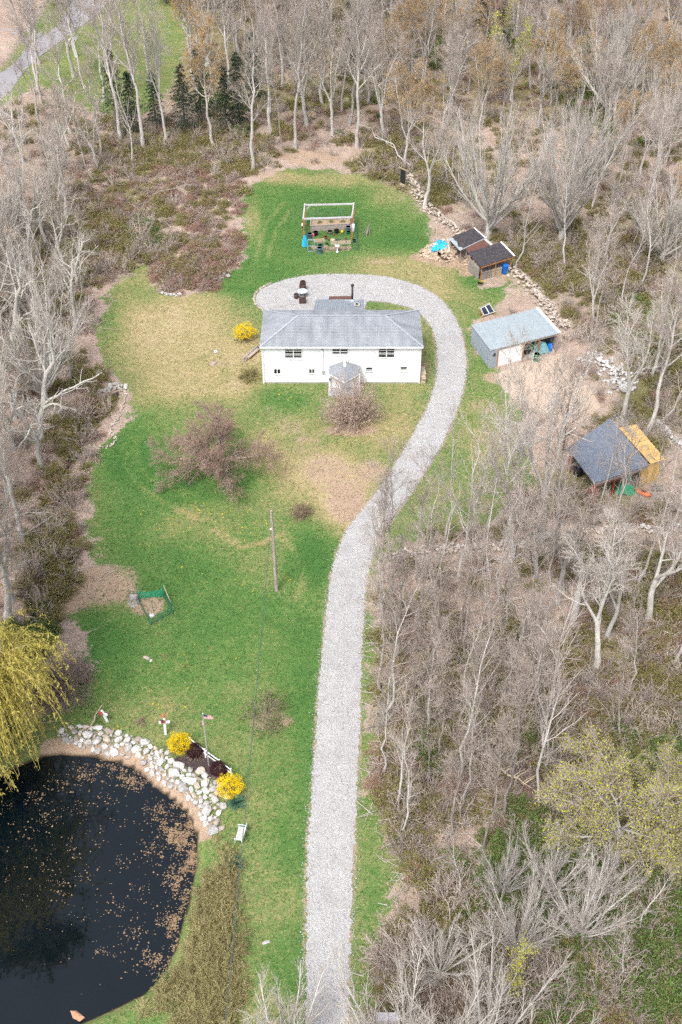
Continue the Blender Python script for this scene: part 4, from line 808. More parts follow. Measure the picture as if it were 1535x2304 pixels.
for t in (.105, .48, .72, .985): p = ins[0].lerp(ins[1], t); MB().box((p.x, p.y, 1.2), (.14, .14, 2.4), rzg).build('post', m_orangewood, gar)
MB().beam(Vector((ins[0].x, ins[0].y, 2.3)).lerp(Vector((ins[1].x, ins[1].y, 2.3)), .1)+og_*.02, Vector((ins[1].x, ins[1].y, 2.3)), .1, .22).build('lintel', m_wood, gar)
MB().slab([Vector((p.x, p.y, .06)) for p in ins], .05).build('floor_slab', m_conc, gar)
def bay(t, d, z=0): p = ins[0].lerp(ins[1], t)+og+og_*-d; return Vector((p.x, p.y, z))
rm = T('ride_mower', 'dark green garden tractor parked inside the garage bay', 'tractor', bay(.66, 1.2, .08), rzg); MB().box((0, 0, .55), (1.5, .7, .35)).build('body', m_green, rm, bevel=.05); MB().box((.5, 0, .85), (.6, .6, .3)).build('hood', m_green, rm, bevel=.05); MB().box((-.35, 0, .9), (.5, .5, .12)).build('seat', m_black, rm, bevel=.03)
for x, y, r in ((-.5, -.4, .36), (-.5, .4, .36), (.55, -.38, .24), (.55, .38, .24)): MB().tube([(x, y-.1, r), (x, y+.1, r)], r, 12).build('wheel', m_black, rm)
MB().tube([(.15, 0, .8), (0, 0, 1.15)], .03, 6).build('steering_wheel', m_black, rm)
gb = pot(1206, 812, .36, .95, m_green, 'green_barrel', 'tall green barrel standing before the garage bay', 'barrel', m_green)
tt = T('teal_tarp', 'teal tarp draped over goods in the garage bay', 'tarp', bay(.80, .5, .06), rzg); crumple('tarp_cloth', M('teal_cloth', (.16,.36,.38), (.11,.27,.30), rough=.7), [Vector(v) for v in ((-.9,-.6,0),(.9,-.6,0),(1.0,.5,0),(-.9,.6,0))], .1, 8, tt, lift=1.35, fold=.1)
gbb = T('blue_drum', 'blue plastic drum at the far end of the garage bay', 'drum', bay(.93, .4, .06)); MB().lathe([(.27, 0), (.29, .05), (.29, .9), (.24, .95)], sides=14).build('drum_body', m_blueplastic, gbb, True); MB().lathe([(.3, .3), (.3, .34)], sides=14).build('hoop', m_blueplastic, gbb)

# ------------------------------------------------------------------ pole shed with slate roof and yellow board store
RS = roofq([(1336, 1087), (1461, 1046), (1373, 941), (1277, 1008)], (3.1, 3.2, 2.9, 2.8))
ps, os_, rs_ = shelter('pole_shed', 'open pole shed with slate grey metal roof in the woods', 'shed', RS, m_slateroof, .1, postmat=m_red, pr=.07, skip=(1,), inset=.10)
mb = MB(); n = 26; RSl = [p-os_ for p in RS]
for i in range(1, n): mb.beam(RSl[0].lerp(RSl[3], i/n)+Vector((0,0,.012)), RSl[1].lerp(RSl[2], i/n)+Vector((0,0,.012)), .05, .025)
mb.build('seam', m_slateroof, rs_)
for t in (.14, .48, .8): p = RSl[0].lerp(RSl[1], t); q = p.lerp(RSl[3], .08); MB().box((q.x, q.y, (q.z-.1)/2), (.13, .13, q.z-.12)).build('post', m_red if t < .6 else m_mint, ps)
MB().beam(RSl[0].lerp(RSl[1], .03)-Vector((0,0,.25)), RSl[0].lerp(RSl[1], .97)-Vector((0,0,.25)), .1, .2).build('header_beam', m_wood, ps); MB().beam(RSl[0].lerp(RSl[1], .1)-Vector((0,.1,.42)), RSl[0].lerp(RSl[1], .5)-Vector((0,.1,.42)), .1, .16).build('header_board', m_brownroof, ps)
for i in range(10): MB().beam(Vector((RSl[3].x+.5, RSl[3].y-.3, .15+i*.25)), Vector((RSl[2].x-.1, RSl[2].y-.6, .15+i*.25)), .03, .2).build('back_board', m_wood, ps)
RY = roofq([(1464, 1043), (1497, 1034), (1431, 954), (1392, 962)], (2.75, 2.5, 2.4, 2.7)); cy_ = sum(RY, Vector())/4
ys = T('board_store', 'lean-to store clad in fresh yellow boards beside the slate roof', 'shed', (cy_.x, cy_.y, 0)); oy = ys.location; RYl = [p-oy for p in RY]; n = 20; rr = random.Random(12)
for i in range(n):
    a, b = RYl[0].lerp(RYl[3], i/n), RYl[0].lerp(RYl[3], (i+.93)/n); c_, d_ = RYl[1].lerp(RYl[2], (i+.93)/n), RYl[1].lerp(RYl[2], i/n); dz = Vector((0, 0, rr.uniform(-.02, .03))); ex_ = (d_-a)*rr.uniform(-.02, .03)
    MB().slab([a+dz, d_+dz+ex_, c_+dz+ex_, b+dz], .03).build('roof_board', m_yellowwood, ys)
def board_wall(a, b, z1a, z1b, n, mat, parent):
    d = (b-a); rz = atan2(d.y, d.x); l = Vector((d.x, d.y, 0)).length
    for i in range(n): t = (i+.5)/n; p = a.lerp(b, t); h_ = z1a+(z1b-z1a)*t; MB().box((p.x, p.y, h_/2), (l/n*.94, .03, h_), rz).build('wall_board', mat, parent)
cc = sum(RYl, Vector())/4; I = [p.lerp(cc, .05) for p in RYl]; board_wall(I[0].lerp(I[1], -.5), I[1], 2.6, 2.4, 13, m_yellowwood, ys); board_wall(I[1], I[2], 2.4, 2.3, 16, m_yellowwood, ys); board_wall(I[2], I[3], 2.3, 2.6, 8, m_yellowwood, ys)
ld = T('ladder', 'aluminium ladder lying across the yellow board roof', 'ladder', (0, 0, 0)); A = G(1390, 937, 2.95); B = G(1431, 985, 2.72); ld.location = (A.x, A.y, 0); ol = ld.location; sd2 = (B-A).cross(Vector((0,0,1))).normalized()*.22
for s in (-1, 1): MB().beam(A-ol+sd2*s, B-ol+sd2*s, .06, .09).build('rail', m_alu, ld)
for i in range(11): p = A.lerp(B, (i+.5)/11)-ol; MB().tube([p-sd2, p+sd2], .025, 6).build('rung', m_alu, ld)
MB().beam(A-ol-sd2*2+Vector((-.8,-.1,.02)), A-ol+sd2*2+Vector((.2,.3,.02)), .06).build('stand_off', m_alu, ld)
pa = at(1478, 1118); pallet(pa, -.1, 0, 'weathered pallet leaning low beside the orange kayak', 1.5, 1.0, m_wood, 11); pallet(at(1478, 1100, .0), .15, 0, 'weathered pallet stacked against the yellow boards', 1.3, .9, m_wood, 7); pallet(at(1480, 1101, .16), .05, 0, 'upper pallet on the stack by the yellow boards', 1.2, .85, m_wood, 7)
ky = T('orange_kayak', 'orange plastic sled lying beside the grey pallets', 'sled', at(1445, 1112), -.7); mb = MB(); n = 9
mb.tube([(-.9+1.8*i/8, 0, .16+.08*abs(i-4)/4) for i in range(n)], [.06, .2, .28, .32, .33, .32, .28, .2, .06], 8); mb.build('hull', m_orange, ky, True); MB().box((0, 0, .46), (.7, .3, .05)).build('deck', m_black, ky)
gn = T('green_netting_heap', 'heaped green netting under the slate roof', 'netting', at(1405, 1108)); crumple('net_cloth', M('green_net', (.03,.24,.12), (.05,.33,.17), scale=14, rough=.8), [Vector(v) for v in ((-1,-.5,0),(.9,-.6,0),(1.1,.5,0),(-.9,.6,0))], .1, 15, gn, lift=.9, fold=.16)
rw = T('red_wheelbarrow', 'red wheelbarrow tipped at the shed corner', 'wheelbarrow', at(1325, 1118), .8); tr = MB(); tr.add([(-.3,-.25,.35),(.3,-.25,.35),(.3,.25,.35),(-.3,.25,.35),(-.5,-.38,.75),(.5,-.38,.75),(.5,.38,.75),(-.5,.38,.75)], [(0,3,2,1),(0,1,5,4),(1,2,6,5),(2,3,7,6),(3,0,4,7)]); tr.build('tray', m_red, rw); MB().tube([(.6, -.05, .2), (.6, .05, .2)], .2, 12).build('wheel', m_black, rw)
for s in (-1, 1): MB().tube([(.6, s*.1, .2), (-.3, s*.28, .35), (-1.0, s*.3, .6)], .03, 6).build('handle', m_wood, rw); MB().tube([(-.35, s*.26, .35), (-.4, s*.26, 0)], .03, 6).build('leg', m_darkmetal, rw)
bk = T('black_tank', 'dark plastic tank stored under the shed roof', 'tank', at(1300, 1068)); MB().lathe([(.4, 0), (.45, .08), (.45, .7), (.3, .85), (.1, .88)], sides=14).build('tank_body', m_black, bk, True); MB().lathe([(.12, .88), (.12, .95)], sides=10).build('cap', m_tubblue, bk)
# ------------------------------------------------------------------ utility pole, cables
upb = at(622.5, 1329); uph = ZTOP(upb, 1149); lean = Vector((-.02, 0, 0))
up_ = T('utility_pole', 'weathered wooden utility pole standing alone on the lawn', 'utility pole', upb)
MB().tube([(0, 0, -.1), (-.05, 0, uph*.5), (-.12, 0, uph)], [.17, .145, .115], 12).build('pole', m_pole, up_)
ins_ = MB().lathe([(.05, 0), (.09, .06), (.09, .16), (.05, .2)], (-.22, -.08, uph*.775), 8).build('insulator', m_white, up_); MB().beam((-.1, 0, uph*.79), (-.24, -.08, uph*.79), .05).build('bracket', m_darkmetal, ins_)
def cable(name, label, p, q, sag, r, twist=0, n=26):
    mb = MB(); p = Vector(p); q = Vector(q); s = (q-p).cross(Vector((0,0,1))).normalized(); strands = 2 if twist else 1
    for k in range(strands):
        pts = []
        for i in range(n*(3 if twist else 1)+1):
            t = i/(n*(3 if twist else 1)); c = p.lerp(q, t); c.z -= sag*4*t*(1-t); a = t*twist*2*pi+k*pi
            if twist: c = c + s*cos(a)*.05*min(1, t*40) + Vector((0,0,sin(a)*.05))
            pts.append(c)
        mb.tube(pts, r, 4, False)
    return tag(mb.build(name, m_rope, None), label, 'cable')
ci = upb + Vector((-.24, -.08, uph*.79)); d0 = G(505, 2304, 7.6); far = ci + (d0-ci)*1.5; far.z = 8.3
cable('overhead_cable', 'twisted overhead cable running from the pole towards the viewer', ci, far, .9, .015, twist=30)
cable('service_cable', 'thin service cable from the pole up to the house wall', upb+Vector((-.13, 0, uph*.93)), ONY(718, 787, FY)+Vector((0, -.15, 0)), .5, .012)

# ------------------------------------------------------------------ memorial crosses, flagpole, rail fence, bench
def cross(px, py, top, rz, tilt, label, deco):
    b = at(px, py); h_ = ZTOP(b, top); r = T('white_cross', label, 'cross', b, rz); r.rotation_euler = (0, tilt, rz)
    MB().box((0, 0, h_/2), (.19, .14, h_)).build('upright', m_white, r, bevel=.01); MB().box((0, -.005, h_*.68), (.85, .13, .18)).build('crossbar', m_white, r, bevel=.01)
    w_ = MB(); rr = random.Random(int(px))
    for k in range(22): a = rr.uniform(0, 6.3); w_.lathe([(.01, 0), (.07, .03), (.02, .08)], (.13*cos(a)-.1, -.12+rr.uniform(-.04, .04), h_*.76+.13*sin(a)), 6)
    w_.build('wreath', m_red, r); m = MB()
    if deco:
        MB().box((-.13, -.13, h_*.8), (.2, .08, .26)).build('ribbon', M('navy_ribbon', (.03,.035,.09), rough=.7), r)
        for k in range(26): m.lathe([(.01, 0), (.06, .03), (.02, .07)], (rr.gauss(0, .12), -.05+rr.gauss(0, .08), h_+.1+rr.gauss(0, .09)), 5)
        m.build('dried_flowers', m_terra, r)
cross(373, 1652, 1612, .1, .03, 'white wooden cross with dried flowers near the boulders', True); cross(242, 1624, 1601, -.5, -.32, 'leaning white wooden cross beside a crooked stick', False)
stx = T('crooked_stick', 'long crooked peeled stick propped beside the leaning cross', 'stick', at(196, 1647)); e_ = G(230, 1585, 1.1)-stx.location; MB().tube([(0, 0, .05), e_*.35+Vector((.12, .1, .05)), e_*.6+Vector((-.04, 0, .1)), e_*.85, e_], [.05, .06, .055, .04, .03], 7).build('branch', m_wood2, stx)
fg = at(470, 1722); fh = ZTOP(fg, 1606); fp_ = T('flagpole', 'thin grey metal flagpole with two small drooping flags', 'flagpole', fg); MB().tube([(0, 0, 0), (0, 0, fh)], [.055, .035], 8).build('pole', m_alu, fp_); MB().lathe([(.02, 0), (.07, .05), (.02, .11)], (0, 0, fh), 8).build('finial', m_alu, fp_)
def flag_material():
    m, t, bs = _mat('striped_flag'); N = t.nodes; L = t.links; uvn = N.new('ShaderNodeTexCoord'); sp = N.new('ShaderNodeSeparateXYZ'); L.new(uvn.outputs['UV'], sp.inputs[0])
    def mm(op, a, b): n = N.new('ShaderNodeMath'); n.operation = op; [(L.new(v, n.inputs[k]) if not isinstance(v, (int, float)) else setattr(n.inputs[k], 'default_value', v)) for k, v in enumerate((a, b))]; return n.outputs[0]
    s = mm('MODULO', mm('FLOOR', mm('MULTIPLY', sp.outputs['Y'], 13), 0), 2); can = mm('MULTIPLY', mm('LESS_THAN', sp.outputs['X'], .4), mm('GREATER_THAN', sp.outputs['Y'], .46))
    def mix(f, a, b): n = N.new('ShaderNodeMix'); n.data_type = 'RGBA'; L.new(f, n.inputs['Factor']); (L.new(a, n.inputs['A']) if not isinstance(a, tuple) else setattr(n.inputs['A'], 'default_value', a)); n.inputs['B'].default_value = b; return n.outputs['Result']
    c = mix(s, (.50,.03,.05,1), (.78,.76,.74,1)); c = mix(can, c, (.03,.045,.16,1)); L.new(c, bs.inputs['Base Color']); bs.inputs['Roughness'].default_value = .8; return m
m_flag = flag_material()
def flag(z, az, L_, W_, droop):
    nu, nv = 10, 6; V = []; UV = []
    for i in range(nu+1):
        for j in range(nv+1):
            u, v = i/nu, j/nv; V.append((.05+L_*u*cos(az)*(1-.2*droop*u), L_*u*sin(az)*.8+.07*sin(u*9+v*2)*u, z + W_*(v-1) - droop*L_*u*u*.75)); UV.append((u, v))
    Fc = [(i*(nv+1)+j, (i+1)*(nv+1)+j, (i+1)*(nv+1)+j+1, i*(nv+1)+j+1) for i in range(nu) for j in range(nv)]
    me = bpy.data.meshes.new('flag'); me.from_pydata(V, [], Fc); uv = me.uv_layers.new(name='UVMap')
    for lp in me.loops: uv.data[lp.index].uv = UV[lp.vertex_index]
    me.materials.append(m_flag); return link(bpy.data.objects.new('flag', me), fp_)
flag(fh-.12, .1, .75, .42, .5); flag(fh-.75, pi-.25, .32, .5, 1.0)
rf = T('rail_fence', 'low white rail fence behind the shrubs of the mulch bed', 'fence', at(429, 1676)); o = rf.location; PS = [at(429, 1678), at(463, 1704), at(496, 1728), at(521, 1748)]
for p in PS: MB().box(p-o+Vector((0, 0, .5)), (.1, .1, 1.0)).build('post', m_white, rf)
for i in range(3):
    for z in (.42, .85): MB().beam(PS[i]-o+Vector((0, 0, z)), PS[i+1]-o+Vector((0, 0, z)), .05, .09).build('rail', m_white, rf)
bn_ = T('garden_bench', 'weathered white slatted garden bench facing the pond', 'bench', at(541, 1884), pi/2-.16); m_bench = M('peeling_white_paint', (.66,.69,.70), (.50,.52,.52), scale=7, rough=.75, c=(.42,.30,.20), cs=9); m_benchm = M('pale_iron', (.56,.68,.70), (.46,.58,.60), rough=.5)
for i in range(5): MB().box((0, .02+.1*i-.25, .46), (1.15, .075, .03)).build('seat_slat', m_bench, bn_)
for i in range(4): MB().box((0, -.30-.03*i, .56+.1*i), (1.15, .03, .075)).build('back_slat', m_bench, bn_)
for s in (-1, 1):
    x = s*.6; MB().tube([(x, .25, 0), (x, .22, .44), (x, .25, .64)], .03, 6).build('leg', m_benchm, bn_); MB().tube([(x, -.34, 0), (x, -.26, .44), (x, -.40, .92)], .03, 6).build('leg', m_benchm, bn_); MB().tube([(x, .27, .64), (x, 0, .67), (x, -.33, .66)], .035, 6).build('armrest', m_benchm, bn_)
# net pen round the stump
sm_ = T('tree_stump', 'silvery grey weathered tree stump at the corner of the net pen', 'stump', at(302, 1358)); mb = MB(); rr = random.Random(2); rings = []
for k, (r_, z) in enumerate(((.52, -.05), (.42, .2), (.36, .55), (.38, .85), (.36, .98))): rings.append([Vector((r_*(1+.16*sin(i*2.4)+.08*sin(i*5+k))*cos(i*pi/8), r_*(1+.16*cos(i*1.7))*sin(i*pi/8), z+.07*sin(i*1.3)*(z > .8))) for i in range(16)])
for k in range(4):
    for i in range(16): mb.poly([rings[k][i], rings[k][(i+1) % 16], rings[k+1][(i+1) % 16], rings[k+1][i]])
mb.poly([v-Vector((0,0,.12)) for v in rings[4]]); mb.build('stump_wood', M('silver_wood', (.46,.43,.41), (.24,.22,.20), scale=7, rough=.95, bump=.5, stretch=(2.5,2.5,.3)), sm_)
pn = T('net_pen', 'sagging green net pen on thin posts beside the stump', 'pen', at(339, 1407)); o = pn.location; m_netd = M('dark_green_net', (.02,.11,.07), (.03,.16,.10), rough=.7); m_netb = M('bright_green_net', (.02,.30,.16), (.03,.38,.2), rough=.6)
PP = [at(339, 1407), at(389, 1379), at(369, 1342), at(310, 1348)]
for p, q, h_, sg, mt_, stp in ((PP[0], PP[1], 1.0, .25, m_netd, .1), (PP[1], PP[2], 1.1, .1, m_netd, .12), (PP[2], PP[3], 1.05, .3, m_netb, .055), (PP[3], PP[0], .8, .1, m_netd, .14)): netting(p-o, q-o, h_, stp, mt_, 'net', pn, r=.007 if stp > .09 else .011, sag=sg)
for p, h_ in ((PP[0], 1.5), (PP[1], 1.5), (PP[2], 1.45), (at(346, 1377), 1.2)): MB().tube([p-o, p-o+Vector((-.05, 0, h_))], .03, 6).build('post', m_green, pn)
MB().tube([PP[1]-o+Vector((-.1, .4, .7)), PP[2]-o+Vector((.05, .1, 1.3))], .035, 6).build('stick', m_wood2, pn); MB().tube([PP[3]-o+Vector((-1.2, .5, .9)), PP[3]-o+Vector((.2, 0, .95))], .035, 6).build('stick', m_wood2, pn)

# ------------------------------------------------------------------ stones
def stone_meshes(n, seed, mat, npt=15, flat=.7):
    out = []; rr = random.Random(seed)
    for k in range(n):
        bm = bmesh.new(); ax = (rr.uniform(.85, 1.2), rr.uniform(.7, .95), rr.uniform(.5, .8)*flat/.7)
        for i in range(npt):
            z = 1-2*(i+.5)/npt; a = i*2.39996+rr.uniform(-.4, .4); s = sqrt(1-z*z); q = rr.uniform(.84, 1.08)
            bm.verts.new((ax[0]*s*cos(a)*q, ax[1]*s*sin(a)*q, ax[2]*z*q))
        bmesh.ops.convex_hull(bm, input=bm.verts); me = bpy.data.meshes.new('stone'); bm.to_mesh(me); bm.free(); me.materials.append(mat); out.append(me)
    return out
ST = stone_meshes(10, 5, m_stone, 17); ST2 = stone_meshes(8, 9, m_stone2, 13, .6)
def put_stone(parent, meshes, rr, x, y, z, s, name='stone', tilt=.5):
    o = bpy.data.objects.new(name, rr.choice(meshes)); link(o, parent); b = parent.location if parent else Vector(); o.location = (x-b.x, y-b.y, z-b.z); o.rotation_euler = (rr.uniform(-tilt, tilt), rr.uniform(-tilt, tilt), rr.uniform(0, 6.28)); o.scale = (s, s*rr.uniform(.8, 1.1), s*rr.uniform(.8, 1.1)); return o
def scatter(poly, rmin, rmax, n, seed, big=.2, tries=30):
    """non-overlapping discs, big ones first"""
    rr = random.Random(seed); lo, hi = poly.min(0), poly.max(0); out = []; rad = sorted([rr.uniform(rmin, rmin+(rmax-rmin)*(1 if rr.random() < big else .45)) for _ in range(n)], reverse=True)
    for r in rad:
        for _ in range(tries):
            x, y = rr.uniform(lo[0], hi[0]), rr.uniform(lo[1], hi[1])
            if sdf(np.array([[x, y]]), poly)[0] > 0: continue
            if all((x-a)**2+(y-b)**2 > ((r+c)*.80)**2 for a, b, c in out): out.append((x, y, r)); break
    return out
bank = gpoly([(128,1650),(172,1632),(205,1634),(262,1648),(330,1666),(372,1688),(392,1712),(440,1732),(470,1748),(498,1760),(512,1790),(510,1815),(498,1838),(505,1862),(492,1880),(470,1872),(458,1845),(436,1812),(402,1782),(372,1762),(340,1742),(318,1712),(268,1698),(205,1686),(150,1672)])
c = bank.mean(0); rip = T('boulder_bank', 'bank of pale grey boulders edging the dark pond', 'boulders', (c[0], c[1], 0)); rr = random.Random(21)
for x, y, r in scatter(bank, .11, .50, 285, 3, .3, 40): put_stone(rip, ST if rr.random() < .8 else ST2, rr, x, y, h1(x, y)+r*.28, r*1.12, 'boulder')
sm = bank; mbv = []; 
def pebble_stuff(name, poly, n, rmin, rmax, seed, meshes, label, parent=None, zoff=.3):
    """many small stones joined into one object"""
    rr = random.Random(seed); lo, hi = poly.min(0), poly.max(0); V = []; Fs = []; nv = 0; k = 0
    data = []
    for me in meshes:
        v = np.zeros(len(me.vertices)*3, np.float32); me.vertices.foreach_get('co', v); data.append((v.reshape(-1, 3), [tuple(p.vertices) for p in me.polygons]))
    while k < n:
        x, y = rr.uniform(lo[0], hi[0]), rr.uniform(lo[1], hi[1])
        if sdf(np.array([[x, y]]), poly)[0] > 0: continue
        v, f = rr.choice(data); s = rr.uniform(rmin, rmax); a = rr.uniform(0, 6.28); R_ = np.array([[cos(a), -sin(a), 0], [sin(a), cos(a), 0], [0, 0, 1]])
        V.append(v @ R_.T*s + np.array([x, y, h1(x, y)+s*zoff])); Fs += [tuple(i+nv for i in q) for q in f]; nv += len(v); k += 1
    V = np.concatenate(V); b = np.array(parent.location) if parent else np.zeros(3)
    me = bpy.data.meshes.new(name); me.from_pydata((V-b).tolist(), [], Fs); me.materials.append(meshes[0].materials[0]); o = link(bpy.data.objects.new(name, me), parent); tag(o, label, None, None, 'stuff'); return o
pebble_stuff('small_stones', bank, 420, .05, .14, 4, ST2, 'small stones filling gaps between the boulders', rip)
WALLS = []
def stone_wall(name, label, path, width, rmin, rmax, n, nst, seed, meshes, hmax=.5):
    P = np.array([at(*p)[:2] for p in path]); WALLS.append((P, width)); seg = np.linalg.norm(np.diff(P, axis=0), axis=1); cum = np.concatenate([[0], np.cumsum(seg)]); c = P.mean(0); w_ = T(name, label, 'stone wall', (c[0], c[1], 0)); rr = random.Random(seed); V = []
    def pt(s, off):
        i = min(np.searchsorted(cum, s, 'right')-1, len(seg)-1); t = (s-cum[i])/seg[i]; d = (P[i+1]-P[i])/seg[i]; return P[i]+(P[i+1]-P[i])*t + np.array([-d[1], d[0]])*off
    for k in range(n):
        s = cum[-1]*(k+rr.random())/n; off = max(-1, min(1, rr.gauss(0, .45)))*width/2; x, y = pt(s, off); r = rr.uniform(rmin, rmax); put_stone(w_, meshes, rr, x, y, h1(x, y)+r*.2+hmax*(1-(2*off/width)**2)*rr.uniform(.45, 1), r)
    poly = np.concatenate([np.array([pt(s, width*.6) for s in np.linspace(0, cum[-1]-.01, 20)]), np.array([pt(s, -width*.6) for s in np.linspace(cum[-1]-.01, 0, 20)])])
    if nst: pebble_stuff('small_stones', poly, nst, rmin*.45, rmin*.95, seed, meshes, 'smaller rubble between the wall stones', w_)
    return w_
stone_wall('rubble_wall', 'long tumbled stone wall running from the black panel past the sheds', [(918,398),(940,432),(962,468),(1000,502),(1040,530),(1085,545)], 2.1, .14, .32, 250, 500, 31, ST2, .6)
stone_wall('rubble_wall', 'tumbled stone wall between the blue bin and the metal garage', [(1135,596),(1165,620),(1195,648),(1215,678),(1240,712),(1275,745)], 2.2, .15, .34, 210, 400, 32, ST2, .6)
stone_wall('rubble_wall', 'loose pale stones strewn behind the leaf covered yard', [(1312,800),(1345,812),(1375,832),(1398,858),(1408,885)], 3.4, .14, .34, 150, 260, 33, ST, .3)
stone_wall('rubble_wall', 'old stone wall crossing the woods below the pole shed', [(866,1262),(900,1250),(960,1240),(1030,1238),(1100,1234),(1160,1226),(1230,1208),(1300,1198),(1360,1195),(1440,1198),(1540,1190)], 1.9, .13, .32, 290, 600, 34, ST2+ST[:2], .3)
stone_wall('rubble_wall', 'short row of stones in the wood past the board store', [(1478,950),(1500,972),(1522,998),(1550,1020)], 1.0, .16, .34, 45, 60, 35, ST, .3)
stone_wall('edging_stones', 'thin curved row of tan stones between lawn and creek', [(258,872),(278,880),(284,890),(276,915),(270,940),(252,958),(250,975),(262,992),(250,1004),(215,1008),(190,1010)], .45, .1, .22, 95, 0, 36, ST2, .1)
stone_wall('edging_stones', 'grey stones lining the creek head by the lawn', [(232,886),(245,878),(262,872),(285,876)], .9, .14, .3, 26, 0, 37, ST, .2)
stone_wall('edging_stones', 'white stones edging the brown bramble island', [(362,658),(376,663),(392,665),(408,663)], .5, .14, .26, 16, 0, 38, ST, .1)
stone_wall('edging_stones', 'pale stones bordering the left end of the gravel patio', [(612,636),(588,648),(573,662),(572,680),(584,694),(602,704)], .3, .1, .17, 60, 0, 39, ST2, .06)
def lone(name, label, px, py, s, meshes, seed, sq=(1, 1, 1), mat=None):
    rr = random.Random(seed); o = put_stone(None, meshes, rr, 0, 0, 0, s, name, .15); p = at(px, py); o.location = (p.x, p.y, p.z+s*.18*sq[2]); o.scale = (s*sq[0], s*sq[1], s*sq[2]); 
    if mat: me = o.data.copy(); me.materials.clear(); me.materials.append(mat); o.data = me
    return tag(o, label, 'rock')
lone('boulder', 'rounded white rock lying on the dry lawn', 487, 793, .38, ST, 1); lone('flat_rock', 'flat pale rock sunk in bare earth near the house', 481, 818, .62, ST2, 2, (1, .7, .3))
o = lone('boulder', 'orange tan rock half sunk in the pond shallows', 176, 2291, .55, ST2, 3, (1, .62, .6), M('orange_rock', (.50,.27,.16), (.38,.20,.12), scale=4, rough=.9, bump=.3)); o.location.z = ZW+.05
lone('boulder', 'white rock inside the net pen', 342, 1386, .3, ST, 4); lone('boulder', 'brown stone ring rock in the middle lawn', 330, 1481, .3, ST2, 5); lone('boulder', 'pale stone beside the planted stems on the lawn', 340, 1487, .2, ST, 6)
lone('flat_rock', 'grey flat stone on the lawn left of the driveway', 598, 2121, .32, ST, 7, (1, .5, .3)); lone('boulder', 'white boulder on the neighbour lawn by the road', 162, 91, 1.3, ST, 8, (1, .7, .6)); lone('boulder', 'grey rock beside the bramble island on the lawn', 500, 622, .8, ST2, 9, (1, .6, .5))
stone_wall('rubble_wall', 'small rock heap beside the bramble island', [(488,618),(502,620),(516,626)], .9, .12, .26, 22, 0, 40, ST, .25)
dm = T('earth_mound', 'bare tan earth mound in the woods beside the driveway', 'mound', at(1000, 2085)); mb = MB(); rr = random.Random(6); K = 6; rg = []
for k in range(K): t = k/(K-1); rg.append([Vector((1.25*t*(1+.15*sin(i*1.7))*cos(i*pi/9), .95*t*(1+.12*cos(i*2.1))*sin(i*pi/9), .6*(1-t*t)+rr.uniform(-.05, .05)-.08*t)) for i in range(18)])
for k in range(K-1):
    for i in range(18): mb.poly([rg[k][i], rg[k+1][i], rg[k+1][(i+1) % 18], rg[k][(i+1) % 18]])
mb.build('mound_soil', m_tan, dm, True)
lg = T('log_pile', 'dark weathered logs piled at the house corner', 'logs', at(566, 802)); o = lg.location; rr = random.Random(13)
for k in range(8): a = at(548+rr.uniform(-4, 4), 814+rr.uniform(-5, 5))-o; b = at(586+rr.uniform(-3, 3), 782+rr.uniform(-4, 4))-o; z = .12+.16*(k//3); MB().tube([a.lerp(b, rr.uniform(0, .3))+Vector((0,0,z)), a.lerp(b, rr.uniform(.7, 1))+Vector((0,0,z))], rr.uniform(.09, .14), 7).build('log', m_log if k % 3 == 0 else m_wood, lg)
sw = T('wood_stack', 'short stack of tan boards against the right house wall', 'boards', (HX1+.45, FY+1.0, 0)); 
for k in range(6): MB().box((.05*(k % 2), .1*(k % 3), .1+.16*k), (.5, 2.2-.25*(k % 3), .13)).build('board', m_wood2, sw)
# far roadside
pst = T('road_post', 'white marker post at the side drive junction', 'post', at(64, 71)); MB().box((0, 0, 1.1), (.22, .22, 2.3)).build('shaft', m_white, pst); MB().box((0, 0, 2.3), (.28, .28, .08)).build('cap', m_white, pst)
rb = T('roadside_bin', 'dark bin with blue lid standing by the road', 'bin', at(47, 84)); MB().box((0, 0, .6), (.7, .8, 1.2)).build('bin_body', m_black, rb); MB().slab([(-.38,-.44,1.24),(.38,-.44,1.24),(.38,.44,1.3),(-.38,.44,1.3)], .07).build('lid', m_blueplastic, rb)
wh = T('far_object', 'boxy weathered grey cap on pale posts among bare branches', 'post box', at(872, 2322)); p = wh.location
for s in (-1, 1): MB().box((s*.37, 0, 1.75), (.72, .55, .42)).build('top_panel', m_greybeam, wh, bevel=.02); MB().box((s*.36, -.1, .72), (.34, .3, 1.45)).build('post', m_white, wh)
MB().lathe([(.3, 1.3), (.42, 1.42), (.42, 1.5)], (0, -.12, 0), 12).build('bowl', m_greywall, wh)
wh.name = 'weathered_stand'
